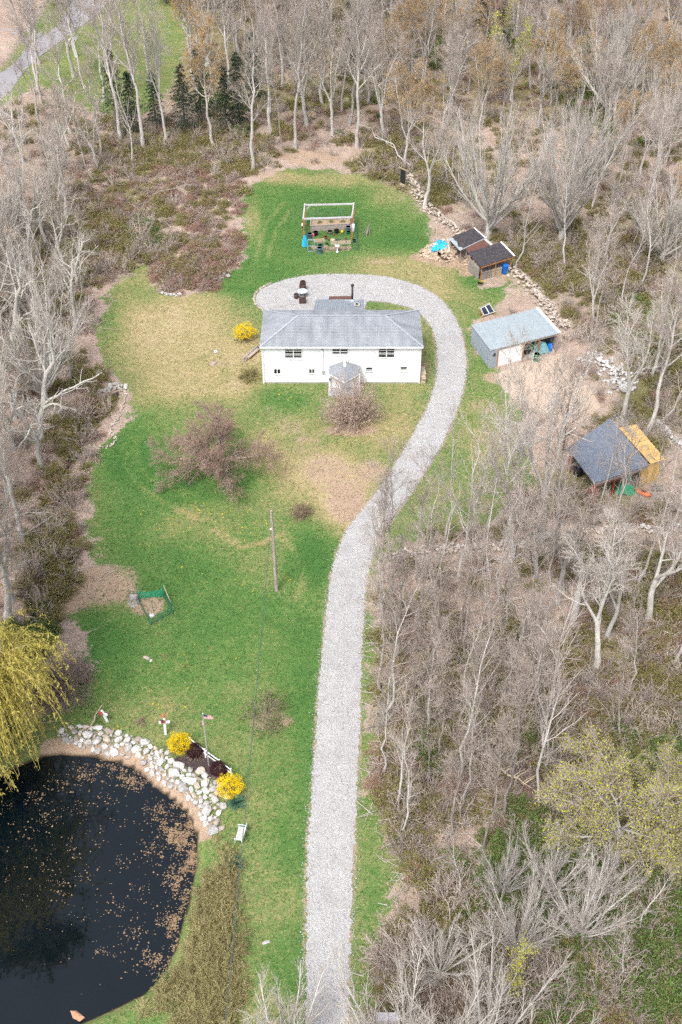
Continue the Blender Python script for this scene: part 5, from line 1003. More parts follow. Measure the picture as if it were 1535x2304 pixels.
# ------------------------------------------------------------------ growing trees and shrubs
def unit(v): return v/np.maximum(np.linalg.norm(v, axis=-1, keepdims=True), 1e-9)
def tubes(P, R, sides):
    """P (B,n,3) centre lines, R (B,n) radii -> verts, quads"""
    B, n, _ = P.shape; Tn = np.gradient(P, axis=1); Tn = unit(Tn); ref = np.where(np.abs(Tn[:, :1, 2:3]) < .8, np.array([0, 0, 1.]), np.array([1., 0, 0]))
    U = unit(np.cross(np.broadcast_to(ref, Tn.shape), Tn)); W = np.cross(Tn, U); a = np.arange(sides)*2*pi/sides
    V = P[:, :, None, :] + R[:, :, None, None]*(U[:, :, None, :]*np.cos(a)[None, None, :, None] + W[:, :, None, :]*np.sin(a)[None, None, :, None])
    k = np.arange(sides); i = np.arange(n-1); base = (i[:, None]*sides + k[None]).ravel(); nxt = (i[:, None]*sides + ((k+1) % sides)[None]).ravel()
    q = np.stack([base, nxt, nxt+sides, base+sides], 1); Qs = (np.arange(B)*n*sides)[:, None, None] + q[None]
    return V.reshape(-1, 3), Qs.reshape(-1, 4)
def grow(rg, P, R, n, t0, t1, ang, length, npts, up, wob, rr=.6, rend=.25, rmin=.004, droop=0.0, taper_len=.5):
    """n side shoots from every line in P"""
    B, m, _ = P.shape; par = np.repeat(np.arange(B), n); K = B*n
    t = t0 + (t1-t0)*((np.tile(np.arange(n), B) + rg.random(K))/n); f = t*(m-1); i = np.minimum(f.astype(int), m-2); fr = (f-i)[:, None]
    p = P[par, i]*(1-fr) + P[par, i+1]*fr; tn = unit(P[par, i+1]-P[par, i]); r = R[par, i]*(1-fr[:, 0]) + R[par, i+1]*fr[:, 0]
    az = np.tile(np.arange(n)*2.39996, B) + rg.random(B)[par]*6.28 + rg.normal(0, .5, K)
    ref = np.where(np.abs(tn[:, 2:3]) < .9, np.array([0, 0, 1.]), np.array([1., 0, 0])); u = unit(np.cross(tn, ref)); v = np.cross(tn, u); a = rg.uniform(ang[0], ang[1], K)
    d = np.cos(a)[:, None]*tn + np.sin(a)[:, None]*(np.cos(az)[:, None]*u + np.sin(az)[:, None]*v)
    L_ = rg.uniform(length[0], length[1], K)*(1 - taper_len*(t-t0)/(t1-t0+1e-9)); st = (L_/(npts-1))[:, None]
    pts = [p]; 
    for k in range(npts-1):
        d = unit(d + np.array([0, 0, 1.])*up + rg.normal(0, wob, (K, 3)) - np.array([0, 0, 1.])*droop*(k/(npts-1))); p = p + d*st; pts.append(p)
    r0 = np.maximum(r*rr, rmin); Rn = r0[:, None]*(1-(1-rend)*np.linspace(0, 1, npts)[None]); return np.stack(pts, 1), np.maximum(Rn, rmin*.6)
def leaves(rg, pos, size, flat=0.0, asp=.55):
    """diamond leaf faces at pos, random headings"""
    n = len(pos); d = unit(rg.normal(0, 1, (n, 3)) * np.array([1, 1, 1-flat])); o = unit(np.cross(d, rg.normal(0, 1, (n, 3)))); s = rg.uniform(.6, 1.2, n)[:, None]*size
    V = np.stack([pos, pos + d*s*.5 + o*s*asp*.5, pos + d*s, pos + d*s*.5 - o*s*asp*.5], 1).reshape(-1, 3); return V, np.arange(4*n).reshape(n, 4)
def along(rg, P, k, t0=.3):
    B, m, _ = P.shape; t = rg.uniform(t0, 1, (B, k))*(m-1); i = np.minimum(t.astype(int), m-2); f = (t-i)[..., None]; b = np.arange(B)[:, None]
    return (P[b, i]*(1-f) + P[b, i+1]*f).reshape(-1, 3)
def combine(parts):
    """[(verts, faces, material index)] -> one mesh"""
    V = []; Qs = []; mi = []; n = 0
    for v, q, k in parts: V.append(v); Qs.append(q+n); mi.append(np.full(len(q), k)); n += len(v)
    return np.concatenate(V), np.concatenate(Qs), np.concatenate(mi)
def trunk_line(rg, h_, lean, wob, n=10, start=(0, 0, 0)):
    z = np.linspace(0, 1, n); x = lean[0]*z*h_ + np.cumsum(rg.normal(0, wob, n))*h_/n; y = lean[1]*z*h_ + np.cumsum(rg.normal(0, wob, n))*h_/n; x -= x[0]; y -= y[0]
    return (np.stack([x, y, z*h_], 1)+np.array(start))[None]
PROTO = {}; m_bud_crab = leafM('brown_red_bud', (.34,.215,.16), (.27,.165,.12)); m_crabbark = M('brown_bark', (.30,.24,.20), (.20,.15,.125), scale=4, rough=.95, bump=.4, c=(.42,.42,.38), cs=6)
def tree_proto(key, seed, h_, r0, kind, bark, twig, leaf=None, leafn=0, leafs=.12, fine=1.0):
    rg = np.random.default_rng(seed); parts = []; tr = []
    if kind == 'tall':           # straight forest tree, crown in the upper part
        P0 = trunk_line(rg, h_, (rg.normal(0, .03), rg.normal(0, .03)), .12, 12); R0 = (r0*(1-.88*np.linspace(0, 1, 12)))[None]; R0[0, 0] *= 1.3
        P1, R1 = grow(rg, P0, R0, 15, .34, .97, (.5, 1.1), (h_*.20, h_*.32), 7, .16, .13, .55, .25, .02); P2, R2 = grow(rg, P1, R1, 8, .2, .98, (.4, .95), (h_*.07, h_*.15), 4, .12, .16, .6, .3, .022)
        P3, R3 = grow(rg, P2, R2, int(8*fine), .12, 1, (.35, .9), (h_*.035, h_*.075), 3, .10, .18, .7, .5, .019); P3b, R3b = grow(rg, P1, R1, 8, .3, 1, (.4, .9), (h_*.04, h_*.08), 3, .1, .18, .5, .5, .019)
        tr.append((P0, R0, 9)); lim = [(P1, R1, 5), (P2, R2, 4)]; tw = [(P3, R3, 3), (P3b, R3b, 3)]
    elif kind == 'thin':         # slender woodland stem, few limbs, open crown
        P0 = trunk_line(rg, h_, (rg.normal(0, .05), rg.normal(0, .05)), .14, 12); R0 = (r0*(1-.86*np.linspace(0, 1, 12)))[None]; R0[0, 0] *= 1.25
        P1, R1 = grow(rg, P0, R0, 15, .36, .98, (.35, .95), (h_*.13, h_*.26), 6, .13, .14, .5, .25, .018); P2, R2 = grow(rg, P1, R1, 7, .2, .98, (.35, .9), (h_*.05, h_*.11), 4, .1, .17, .6, .4, .013); P3, R3 = grow(rg, P2, R2, 8, .12, 1, (.35, .95), (h_*.025, h_*.06), 3, .08, .18, .7, .5, .0105)
        tr.append((P0, R0, 8)); lim = [(P1, R1, 5), (P2, R2, 3)]; tw = [(P3, R3, 3)]
    elif kind == 'fork':         # two or three stems from low down, spreading pale crown
        P0 = trunk_line(rg, h_*.32, (rg.normal(0, .06), rg.normal(0, .06)), .1, 7); R0 = (r0*(1-.3*np.linspace(0, 1, 7)))[None]; R0[0, 0] *= 1.3
        Ps, Rs = grow(rg, P0, R0, 3, .75, 1, (.15, .5), (h_*.5, h_*.7), 10, .10, .10, .75, .14, .03, taper_len=.1)
        P1, R1 = grow(rg, Ps, Rs, 10, .2, .98, (.45, 1.0), (h_*.14, h_*.27), 6, .10, .16, .55, .25, .02); P2, R2 = grow(rg, P1, R1, 6, .15, .98, (.4, 1.0), (h_*.05, h_*.12), 5, .09, .2, .6, .3, .016)
        P3, R3 = grow(rg, P2, R2, int(11*fine), .12, 1, (.35, 1.0), (h_*.03, h_*.07), 3, .07, .2, .7, .5, .0125)
        tr += [(P0, R0, 9), (Ps, Rs, 7)]; lim = [(P1, R1, 5), (P2, R2, 4)]; tw = [(P3, R3, 3)]
    elif kind == 'vase':         # many upright limbs fanning from a short trunk
        P0 = trunk_line(rg, h_*.16, (.02, 0), .05, 5); R0 = (r0*(1-.15*np.linspace(0, 1, 5)))[None]
        Ps, Rs = grow(rg, P0, R0, 20, .4, 1, (.2, 1.05), (h_*.62, h_*.92), 9, .11, .05, .5, .15, .03, taper_len=.1)
        P1, R1 = grow(rg, Ps, Rs, 9, .2, .98, (.25, .6), (h_*.16, h_*.32), 6, .09, .08, .55, .25, .016); P2, R2 = grow(rg, P1, R1, 9, .15, 1, (.25, .6), (h_*.07, h_*.14), 3, .06, .1, .6, .5, .016)
        P3, R3 = grow(rg, Ps, Rs, 10, .5, 1, (.25, .6), (h_*.08, h_*.16), 3, .06, .1, .5, .5, .016)
        tr += [(P0, R0, 9)]; lim = [(Ps, Rs, 6), (P1, R1, 4)]; tw = [(P2, R2, 3), (P3, R3, 3)]
    elif kind == 'dome':         # wide low fruit tree with drooping outer twigs
        P0 = trunk_line(rg, h_*.22, (.08, .02), .1, 6); R0 = (r0*(1-.2*np.linspace(0, 1, 6)))[None]
        Ps, Rs = grow(rg, P0, R0, 15, .4, 1, (.4, 1.35), (h_*.58, h_*.82), 9, .05, .17, .6, .2, .03, taper_len=.1, droop=.12)
        P1, R1 = grow(rg, Ps, Rs, 12, .2, .98, (.45, 1.1), (h_*.16, h_*.34), 5, .06, .2, .5, .25, .018, droop=.2); P2, R2 = grow(rg, P1, R1, 12, .1, 1, (.4, 1.1), (h_*.06, h_*.14), 3, .06, .2, .5, .5, .013, droop=.15)
        P3, R3 = grow(rg, P2, R2, 5, .1, 1, (.5, 1.2), (h_*.03, h_*.07), 2, .03, .2, .8, .6, .012)
        tr += [(P0, R0, 9)]; lim = [(Ps, Rs, 6), (P1, R1, 4)]; tw = [(P2, R2, 3), (P3, R3, 3)]
    elif kind == 'sapling':
        P0 = trunk_line(rg, h_, (rg.normal(0, .06), rg.normal(0, .06)), .16, 9); R0 = (r0*(1-.85*np.linspace(0, 1, 9)))[None]
        P1, R1 = grow(rg, P0, R0, 17, .28, .98, (.3, .85), (h_*.14, h_*.30), 5, .10, .13, .5, .3, .017); P2, R2 = grow(rg, P1, R1, 11, .15, 1, (.3, .85), (h_*.05, h_*.13), 3, .08, .16, .6, .5, .011)
        tr.append((P0, R0, 6)); lim = [(P1, R1, 4)]; tw = [(P2, R2, 3)]
    elif kind == 'leaning':      # old broken crown with heavy crooked limbs
        P0 = trunk_line(rg, h_*.6, (.3, .05), .22, 9); R0 = (r0*(1-.55*np.linspace(0, 1, 9)))[None]
        P1, R1 = grow(rg, P0, R0, 9, .3, 1, (.4, 1.1), (h_*.3, h_*.55), 8, .05, .24, .6, .25, .03); P2, R2 = grow(rg, P1, R1, 7, .25, 1, (.5, 1.1), (h_*.1, h_*.2), 5, .05, .26, .6, .3, .018); P3, R3 = grow(rg, P2, R2, 6, .1, 1, (.4, 1.1), (h_*.03, h_*.08), 4, .05, .25, .65, .4, .012)
        tr.append((P0, R0, 9)); lim = [(P1, R1, 5), (P2, R2, 4)]; tw = [(P3, R3, 3)]
    cr = [(*tubes(P, R, s), 0) for P, R, s in lim] + [(*tubes(P, R, s), 1) for P, R, s in tw]; mats = [bark, twig]
    if leaf is not None:
        src = np.concatenate([along(rg, P, max(1, int(leafn/len(P)/len(tw))), .2) for P, R, s in tw]); src += rg.normal(0, leafs*.6, src.shape); V, q = leaves(rg, src, leafs); cr.append((V, q, 2)); mats.append(leaf)
    Vt, Qt, _ = combine([(*tubes(P, R, s), 0) for P, R, s in tr]); Vc, Qc, mi = combine(cr)
    PROTO[key] = dict(h=h_, trunk=mesh_np('trunk', Vt, Qt, bark, smooth=True), crown=mesh_np('crown', Vc, Qc, mats, mi), kind=kind)
def conifer_proto(key, seed, h_, rad):
    rg = np.random.default_rng(seed); P0 = trunk_line(rg, h_, (0, 0), .02, 6); R0 = (h_*.016*(1-.9*np.linspace(0, 1, 6)))[None]
    nb = 95; t = np.linspace(.10, .98, nb); az = np.arange(nb)*2.39996; Lb = rad*(1-t)**.7*rg.uniform(.35, 1.2, nb)+.3; s = np.linspace(0, 1, 5); P1 = np.zeros((nb, 5, 3))
    P1[:, :, 0] = np.cos(az)[:, None]*Lb[:, None]*s; P1[:, :, 1] = np.sin(az)[:, None]*Lb[:, None]*s; P1[:, :, 2] = (t*h_)[:, None] + Lb[:, None]*(.12*s-.42*s*s); R1 = .035*(1-.8*s)[None]*np.ones((nb, 1))
    P2, R2 = grow(rg, P1, R1, 9, .1, 1, (.6, 1.1), (.3, .9), 3, -.05, .1, .5, .5, .008); src = np.concatenate([along(rg, P2, 8, 0), along(rg, P1, 12, .2)]); V, q = leaves(rg, src, .30, .5, .5)
    Vc, Qc, mi = combine([(*tubes(P1, R1, 3), 0), (V, q, 1)]); Vt, Qt = tubes(P0, R0, 7)
    PROTO[key] = dict(h=h_, trunk=mesh_np('trunk', Vt, Qt, m_darkbark, smooth=True), crown=mesh_np('crown', Vc, Qc, [m_darkbark, m_leaf_dark], mi), kind='conifer')
for i in range(4): tree_proto(f'tall{i}', 100+i, 24, .30, 'tall', m_bark, m_twig)
tree_proto('gold0', 120, 21, .27, 'tall', m_bark, m_twig, m_bud_gold, 4200, .24); tree_proto('gold1', 121, 18, .25, 'fork', m_bark, m_twig, m_bud_gold, 4200, .22); tree_proto('rust0', 122, 20, .25, 'tall', m_bark, m_twig, m_bud_rust, 3200, .2)
for i in range(3): tree_proto(f'fork{i}', 140+i, 17, .30, 'fork', m_palebark, m_twig if i else m_paletwig)
tree_proto('forkg0', 150, 18, .30, 'fork', m_bark, m_twig); tree_proto('forkg1', 151, 15, .24, 'fork', m_bark, m_twig)
for i in range(2): tree_proto(f'vase{i}', 160+i, 14, .42, 'vase', m_palebark, m_paletwig)
tree_proto('vasep', 163, 12, .30, 'vase', m_palebark, m_paletwig)
for i in range(4): tree_proto(f'sap{i}', 170+i, 12, .105, 'sapling', m_bark if i % 2 else m_palebark, m_twig)
for i in range(3): tree_proto(f'thin{i}', 130+i, 17, .14, 'thin', m_brownbark if i % 2 == 0 else m_bark, m_twig)
tree_proto('dense0', 135, 28, .34, 'tall', m_brownbark, m_twig, m_leaf_olive, 9000, .32, 1.6)
tree_proto('saplime', 178, 6, .06, 'sapling', m_bark, m_twig, m_leaf_lime, 900, .12)
for i in range(2): tree_proto(f'lean{i}', 180+i, 15, .33, 'leaning', m_palebark, m_paletwig)
tree_proto('leafy', 190, 9, .18, 'dome', m_bark, m_twig, m_leaf_lime, 4600, .15); tree_proto('crab', 200, 9.2, .26, 'dome', m_crabbark, m_redtwig, m_bud_crab, 6000, .07)
for i in range(2): conifer_proto(f'con{i}', 210+i, 15, 4.6)
def place(key, p, h_, rz, name, label, cat='tree', group=None, tilt=(0, 0), squash=1.0):
    pr = PROTO[key]; r = T(name, label, cat, p, rz, group); s = h_/pr['h']; r.scale = (s*squash, s*squash, s); r.rotation_euler = (tilt[0], tilt[1], rz)
    link(bpy.data.objects.new('trunk', pr['trunk']), r); link(bpy.data.objects.new('crown', pr['crown']), r); return r

# shrubs: a fan of stems, twigs and (some) leaves
def shrub_mesh(name, seed, rad, h_, stems, twig, leaf=None, leafn=0, leafs=.1, arch=.25, twigs=8, tr=.010, spread=1.0):
    rg = np.random.default_rng(seed); B = stems; az = rg.random(B)*6.28; el = np.arccos(1-rg.random(B)*.97); d = np.stack([np.cos(az)*np.sin(el)*spread, np.sin(az)*np.sin(el)*spread, np.cos(el)], 1); d = unit(d); L_ = rg.uniform(.75, 1.08, B)
    p = np.stack([np.cos(az)*.12*rad*rg.random(B), np.sin(az)*.12*rad*rg.random(B), np.full(B, -.05)], 1); pts = [p]; sc_ = np.array([rad, rad, h_])
    for k in range(6): d = unit(d + rg.normal(0, .13, (B, 3)) - np.array([0, 0, arch])*(k/5)); p = p + d*sc_*(L_/6)[:, None]; p[:, 2] = np.maximum(p[:, 2], .02); pts.append(p)
    P1 = np.stack(pts, 1); R1 = (tr*2.0*(1-.65*np.linspace(0, 1, 7)))[None]*np.ones((B, 1)); m = min(rad, h_); P2, R2 = grow(rg, P1, R1, twigs, .25, 1, (.35, 1.1), (m*.16, m*.42), 4, .04, .2, .7, .5, tr*.8)
    P3, R3 = grow(rg, P2, R2, 2, .2, 1, (.4, 1.1), (m*.08, m*.2), 3, .03, .2, .8, .6, tr*.7)
    parts = [(*tubes(P1, R1, 3), 0), (*tubes(P2, R2, 3), 0), (*tubes(P3, R3, 3), 0)]; mats = [twig]
    if leaf is not None: src = np.concatenate([along(rg, P2, max(1, int(leafn*.6/len(P2))), .1), along(rg, P3, max(1, int(leafn*.4/len(P3))), .1)]); V, q = leaves(rg, src + rg.normal(0, leafs*.5, src.shape), leafs); parts.append((V, q, 1)); mats.append(leaf)
    V, Qc, mi = combine(parts); return mesh_np(name, V, Qc, mats, mi)
def shrub(name, label, px, py, me, scale=1.0, group=None, cat='shrub', rz=0):
    o = bpy.data.objects.new(name, me); link(o); o.location = at(px, py); o.rotation_euler = (0, 0, rz); o.scale = (scale,)*3; return tag(o, label, cat, group)
def blossom_ball(name, seed, rad, h_, n, leaf, leafs, twig, lump=.12):
    """dense rounded shrub: leaves on a lumpy shell over inner twigs"""
    rg = np.random.default_rng(seed); me = shrub_mesh(name, seed, rad*1.12, h_*1.12, 60, twig, None, 0, twigs=5); d = unit(rg.normal(0, 1, (n, 3))); d[:, 2] = np.abs(d[:, 2])*1.0 - .25; d = unit(d)
    lum = 1 + lump*np.sin(d[:, 0]*5+seed)*np.cos(d[:, 1]*6) + lump*.7*np.sin(d[:, 2]*9+d[:, 0]*7); r = lum*(1 - .30*rg.random(n)**2); pos = np.stack([d[:, 0]*rad*r, d[:, 1]*rad*r, h_*.5+d[:, 2]*h_*.52*r], 1); pos[:, 2] = np.maximum(pos[:, 2], .03)
    V, q = leaves(rg, pos, leafs, 0, .6); a = np.zeros(len(me.vertices)*3, np.float32); me.vertices.foreach_get('co', a); qq = np.array([list(p.vertices) for p in me.polygons]); VV, QQ, mi = combine([(a.reshape(-1, 3), qq, 0), (V, q, 1)]); return mesh_np(name, VV, QQ, [twig, leaf], mi)
fs1 = blossom_ball('yellow_shrub', 1, .80, 1.5, 3600, m_forsythia, .085, m_olivetwig, .26); fs2 = blossom_ball('yellow_shrub', 2, .86, 1.5, 3600, m_forsythia, .085, m_olivetwig, .3); fs3 = blossom_ball('yellow_shrub', 3, 1.2, 1.9, 3000, m_forsythia, .11, m_olivetwig, .25)
shrub('forsythia_bush', 'yellow flowering bush by the boulders, nearer the crosses', 406, 1688, fs1); shrub('forsythia_bush', 'yellow flowering bush beside the blue-green spiky plant', 519, 1785, fs2); shrub('forsythia_bush', 'loose yellow flowering bush left of the white house', 552, 764, fs3)
bb1 = blossom_ball('barberry', 4, .62, 1.2, 3600, m_barberry, .075, m_redtwig, .06)
shrub('barberry_bush', 'dark maroon rounded bush touching the upper yellow bush', 440, 1701, bb1); shrub('barberry_bush', 'dark maroon rounded bush between flagpole and lower yellow bush', 493, 1742, bb1, 1.02, rz=1.4)
def blades(name, seed, n, L_, mat, wd=.05):
    rg = np.random.default_rng(seed); az = rg.random(n)*6.28; el = rg.uniform(.15, 1.2, n); k = 5; s = np.linspace(0, 1, k); ln = L_*rg.uniform(.7, 1.1, n); P = np.zeros((n, k, 3))
    P[:, :, 0] = np.cos(az)[:, None]*(.15*rg.random(n)[:, None]+ln[:, None]*s*np.sin(el)[:, None]*(1+.3*s)); P[:, :, 1] = np.sin(az)[:, None]*(.15*rg.random(n)[:, None]+ln[:, None]*s*np.sin(el)[:, None]*(1+.3*s)); P[:, :, 2] = ln[:, None]*(s*np.cos(el)[:, None]*1.1 - .35*s*s*np.sin(el)[:, None]) + .03
    P[:, :, 2] = np.maximum(P[:, :, 2], .02); sd = np.stack([-np.sin(az), np.cos(az), np.zeros(n)], 1)[:, None]*wd*(1-s**2)[None, :, None]; V = np.stack([P-sd, P+sd], 2).reshape(-1, 3); i = np.arange(k-1)*2; q = np.stack([i, i+1, i+3, i+2], 1); Qb = (np.arange(n)*2*k)[:, None, None]+q[None]; return mesh_np(name, V, Qb.reshape(-1, 4), mat)
shrub('spiky_plant', 'blue-green spiky leaved clump below the lower yellow bush', 533, 1808, blades('spiky_plant', 3, 150, .75, m_yucca), cat='plant'); shrub('spiky_plant', 'sparse spiky clump with dead leaves at the thicket top', 527, 1948, blades('spiky_plant', 4, 80, .75, m_yucca), cat='plant')
m_leaf_lime2 = leafM('fresh_leaf', (.20,.28,.06), (.13,.20,.045))
# named trees and shrubs on the lawn
place('crab', at(492, 1068), 8.8, .6, 'crabapple_tree', 'wide low reddish bare fruit tree on the lawn before the house', squash=1.06)
shrub('flowering_bush', 'round twiggy bush with blush buds in front of the entry', 789, 948, shrub_mesh('flowering_bush', 14, 3.3, 6.4, 210, m_browntwig, m_magnolia, 4600, .13, .03, 9, .012))
shrub('olive_bush', 'olive green bush at the left house corner', 562, 852, shrub_mesh('olive_bush', 8, 1.4, 1.5, 60, m_olivetwig, m_leaf_olive, 1800, .1))
shrub('small_bush', 'small reddish twiggy bush beside the utility pole', 677, 1155, shrub_mesh('small_bush', 9, 1.3, 1.5, 60, m_redtwig, m_leaf_olive, 350, .07))
o = shrub('leafing_bush', 'green leafing bush on the dead leaf patch left of the driveway', 600, 1612, shrub_mesh('leafing_bush', 10, 2.2, 2.4, 44, m_browntwig, m_leaf_lime2, 1500, .17, spread=1.1))
shrub('round_thicket', 'large rounded reddish brown thicket beside the willow', 138, 1548, shrub_mesh('round_thicket', 11, 2.9, 3.2, 260, m_browntwig, None, 0, twigs=9, arch=.1, tr=.013))
for k, (x, y, s) in enumerate(((374, 1480, .8), (416, 1500, .9), (350, 1500, .5))): shrub('young_sapling', ('thin leafing seedling above the middle lawn rocks', 'thin leafing seedling right of the middle lawn rocks', 'tiny twig seedling beside the middle lawn rocks')[k], x, y, shrub_mesh('young_sapling', 30+k, .5, 1.2, 7, m_browntwig, m_leaf_lime, 90, .09, twigs=5), s, 'seedlings on the lawn')
shrub('small_bush', 'tiny reddish bare bush between the two crosses', 316, 1628, shrub_mesh('small_bush', 12, .55, .8, 22, m_redtwig, None, 0))
gp_me = shrub_mesh('garden_plant', 15, .55, .5, 24, m_olivetwig, m_leaf_green, 260, .09, twigs=4)
# willow
rg = np.random.default_rng(77); P0 = trunk_line(rg, 5.0, (.05, -.05), .1, 7); R0 = (.48*(1-.25*np.linspace(0, 1, 7)))[None]
P1, R1 = grow(rg, P0, R0, 13, .4, 1, (.35, 1.1), (5, 7.5), 9, .05, .12, .6, .2, .05, taper_len=.1); P2, R2 = grow(rg, P1, R1, 7, .25, 1, (.4, 1.0), (2, 4.0), 6, .03, .16, .6, .3, .025); P3, R3 = grow(rg, P2, R2, 14, .2, 1, (.5, 1.3), (3.0, 6.5), 8, -.22, .07, .5, .4, .011, droop=.65, taper_len=.1); P4, R4 = grow(rg, P1, R1, 34, .3, 1, (.5, 1.3), (3.0, 6.5), 8, -.22, .07, .3, .4, .011, droop=.65, taper_len=.1)
P3[:, :, 2] = np.maximum(P3[:, :, 2], .5); P4[:, :, 2] = np.maximum(P4[:, :, 2], .5)
src = np.concatenate([along(rg, P3, 34, .0), along(rg, P4, 34, .0)]); src = src + rg.normal(0, .05, src.shape); nl_ = len(src); dl = unit(np.array([0, 0, -1.]) + rg.normal(0, .75, (nl_, 3))); ol_ = unit(np.cross(dl, rg.normal(0, 1, (nl_, 3)))); sl = rg.uniform(.16, .34, nl_)[:, None]; V = np.stack([src, src+dl*sl*.5+ol_*sl*.14, src+dl*sl, src+dl*sl*.5-ol_*sl*.14], 1).reshape(-1, 3); q = np.arange(4*nl_).reshape(-1, 4)
Vc, Qc, mi = combine([(*tubes(P1, R1, 6), 0), (*tubes(P2, R2, 4), 0), (*tubes(P3, R3, 3), 1), (*tubes(P4, R4, 3), 1), (V, q, 2)]); Vt, Qt = tubes(P0, R0, 10)
wl = T('willow_tree', 'large golden green weeping willow overhanging the pond', 'tree', at(-48, 1712), .4); wl.scale = (1.12, 1.12, 1.38); link(bpy.data.objects.new('trunk', mesh_np('trunk', Vt, Qt, m_bark, smooth=True)), wl); link(bpy.data.objects.new('crown', mesh_np('crown', Vc, Qc, [m_bark, m_willowtwig, m_leaf_willow], mi)), wl)

# ------------------------------------------------------------------ the woods: trees one by one
rt = random.Random(2024); PLACED = []
def near(p, d): return any((p[0]-a)**2+(p[1]-b)**2 < d*d for a, b in PLACED)
def T_at(key, px, py, h_, label, name='bare_tree', tilt=(0, 0), squash=1.0, group=None, rz=None):
    p = at(px, py, -.05); PLACED.append((p.x, p.y)); return place(key, p, h_, rt.uniform(0, 6.28) if rz is None else rz, name, label, group=group, tilt=tilt, squash=squash)
T_at('vase0', 1099, 536, 19.5, 'broad fan shaped bare tree rising behind the black roofed wood shed', 'fan_tree', rz=.3, squash=.85); T_at('vase1', 1262, 545, 18.5, 'second broad fan shaped bare tree to the right of the first', 'fan_tree', rz=1.1, squash=.8)
T_at('forkg0', 956, 468, 17, 'dark leaning bare tree rooted in the stone wall', 'bare_tree', (0, -.12)); T_at('sap0', 1163, 612, 14, 'slim white trunk standing beside the blue bin')
T_at('fork0', 1150, 1262, 21, 'big pale forked tree between pole shed and driveway', rz=.5, squash=.8); T_at('fork1', 1218, 1236, 25, 'tallest pale forked tree rising before the leaf covered yard', rz=2.0, tilt=(0, .05), squash=.8); T_at('thin0', 1250, 1215, 19, 'slender trunk between the tallest tree and the pole shed'); T_at('thin1', 1335, 1180, 13, 'slender trunk rising in front of the slate roof'); T_at('thin2', 1385, 1175, 12, 'slender trunk in front of the red shed posts'); T_at('sap2', 1262, 1185, 9, 'slim trunk just left of the pole shed roof')
T_at('fork2', 1365, 1432, 13, 'pale spreading tree in the litter right of the broken snag', squash=.9); T_at('fork0', 1405, 946, 16, 'thick double trunked tree behind the slate roof', 'bare_tree', (0, .08), rz=2.6); T_at('tall1', 1455, 975, 19, 'straight tree behind the yellow board store', 'bare_tree', (0, .06)); T_at('sap0', 1478, 960, 13, 'slim leaning pale tree right of the yellow board store', 'bare_tree', (0, .16))
T_at('lean0', 92, 990, 17, 'pale crooked tree reaching over the left lawn edge', rz=.2); T_at('vasep', 105, 905, 14, 'pale many stemmed tree at the left lawn edge', 'fan_tree'); T_at('vasep', 78, 730, 11, 'pale fan shaped tree left of the straw coloured lawn', 'fan_tree', rz=2); T_at('lean1', 30, 1010, 15, 'pale crooked tree at the left frame edge', rz=2.9)
T_at('fork1', 18, 1395, 20, 'tall grey trunk standing right behind the willow', rz=4); T_at('tall2', 30, 1352, 22, 'straight grey trunk by the creek above the willow'); T_at('tall0', 50, 1215, 20, 'straight grey trunk on the left bank of the creek'); T_at('fork2', -40, 1500, 22, 'grey tree left of the willow mirrored in the pond'); T_at('tall3', -70, 1560, 25, 'tall grey tree behind the willow mirrored in the pond'); T_at('dense0', -45, 1640, 29, 'tall olive leafing tree behind the willow, darkest mirrored in the pond', 'leafing_tree'); T_at('dense0', -110, 1600, 28, 'tall olive leafing tree left of the willow mirrored in the pond', 'leafing_tree', rz=2); T_at('dense0', -150, 1700, 26, 'tall olive leafing tree on the far pond bank, mirrored at left', 'leafing_tree', rz=4)
T_at('leafy', 1385, 1905, 9.5, 'lime green leafing tree at the lower right', 'leafing_tree', rz=.5, squash=1.1); T_at('leafy', 1530, 1930, 9, 'lime green leafing tree cut by the right frame edge', 'leafing_tree', rz=2.5, squash=1.0)
T_at('vasep', 640, 2445, 9.5, 'white twigged bare crown beside the driveway bottom, on the lawn side', 'fan_tree', rz=.4); T_at('vasep', 905, 2450, 10.5, 'white twigged bare crown at the bottom, nearest the driveway in the woods', 'fan_tree', rz=1.7); T_at('vasep', 1080, 2440, 10.5, 'wide white twigged bare crown at the bottom of the woods', 'fan_tree', rz=3.1, squash=1.1)
T_at('tall1', 272, 317, 24, 'pale straight tree at the left end of the dark evergreens'); T_at('tall0', 322, 332, 25, 'tall grey tree, thickest before the dark evergreens'); T_at('fork0', 373, 321, 23, 'tall pale tree dividing into two stems before the evergreens', squash=.6); T_at('gold0', 481, 332, 19, 'budding golden tree with level dead branches', 'budding_tree'); T_at('sap2', 296, 370, 15, 'thin pale stem in front of the evergreens'); T_at('tall3', 570, 385, 22, 'slim dark trunk at the woods edge left of the garden'); T_at('sap1', 636, 331, 15, 'leaning slim trunk behind the bare earth track', tilt=(0, .1)); T_at('tall2', 664, 336, 22, 'slim pale trunk behind the bare earth track')
T_at('gold1', 910, 377, 17, 'golden budding tree directly behind the black panel', 'budding_tree'); T_at('fork1', 865, 312, 18, 'pale tree with twisted white limbs left of the black panel'); T_at('tall0', 804, 331, 24, 'straight dark trunk at the corner of the back lawn'); T_at('sap3', 1008, 415, 11, 'slim tree right of the stone wall head'); T_at('rust0', 1330, 190, 17, 'rust tinted budding tree in the upper right woods', 'budding_tree'); T_at('gold0', 1520, 520, 15, 'golden budding tree at the right edge above the garage', 'budding_tree'); T_at('gold1', 1450, 260, 16, 'golden budding tree in the upper right corner woods', 'budding_tree')
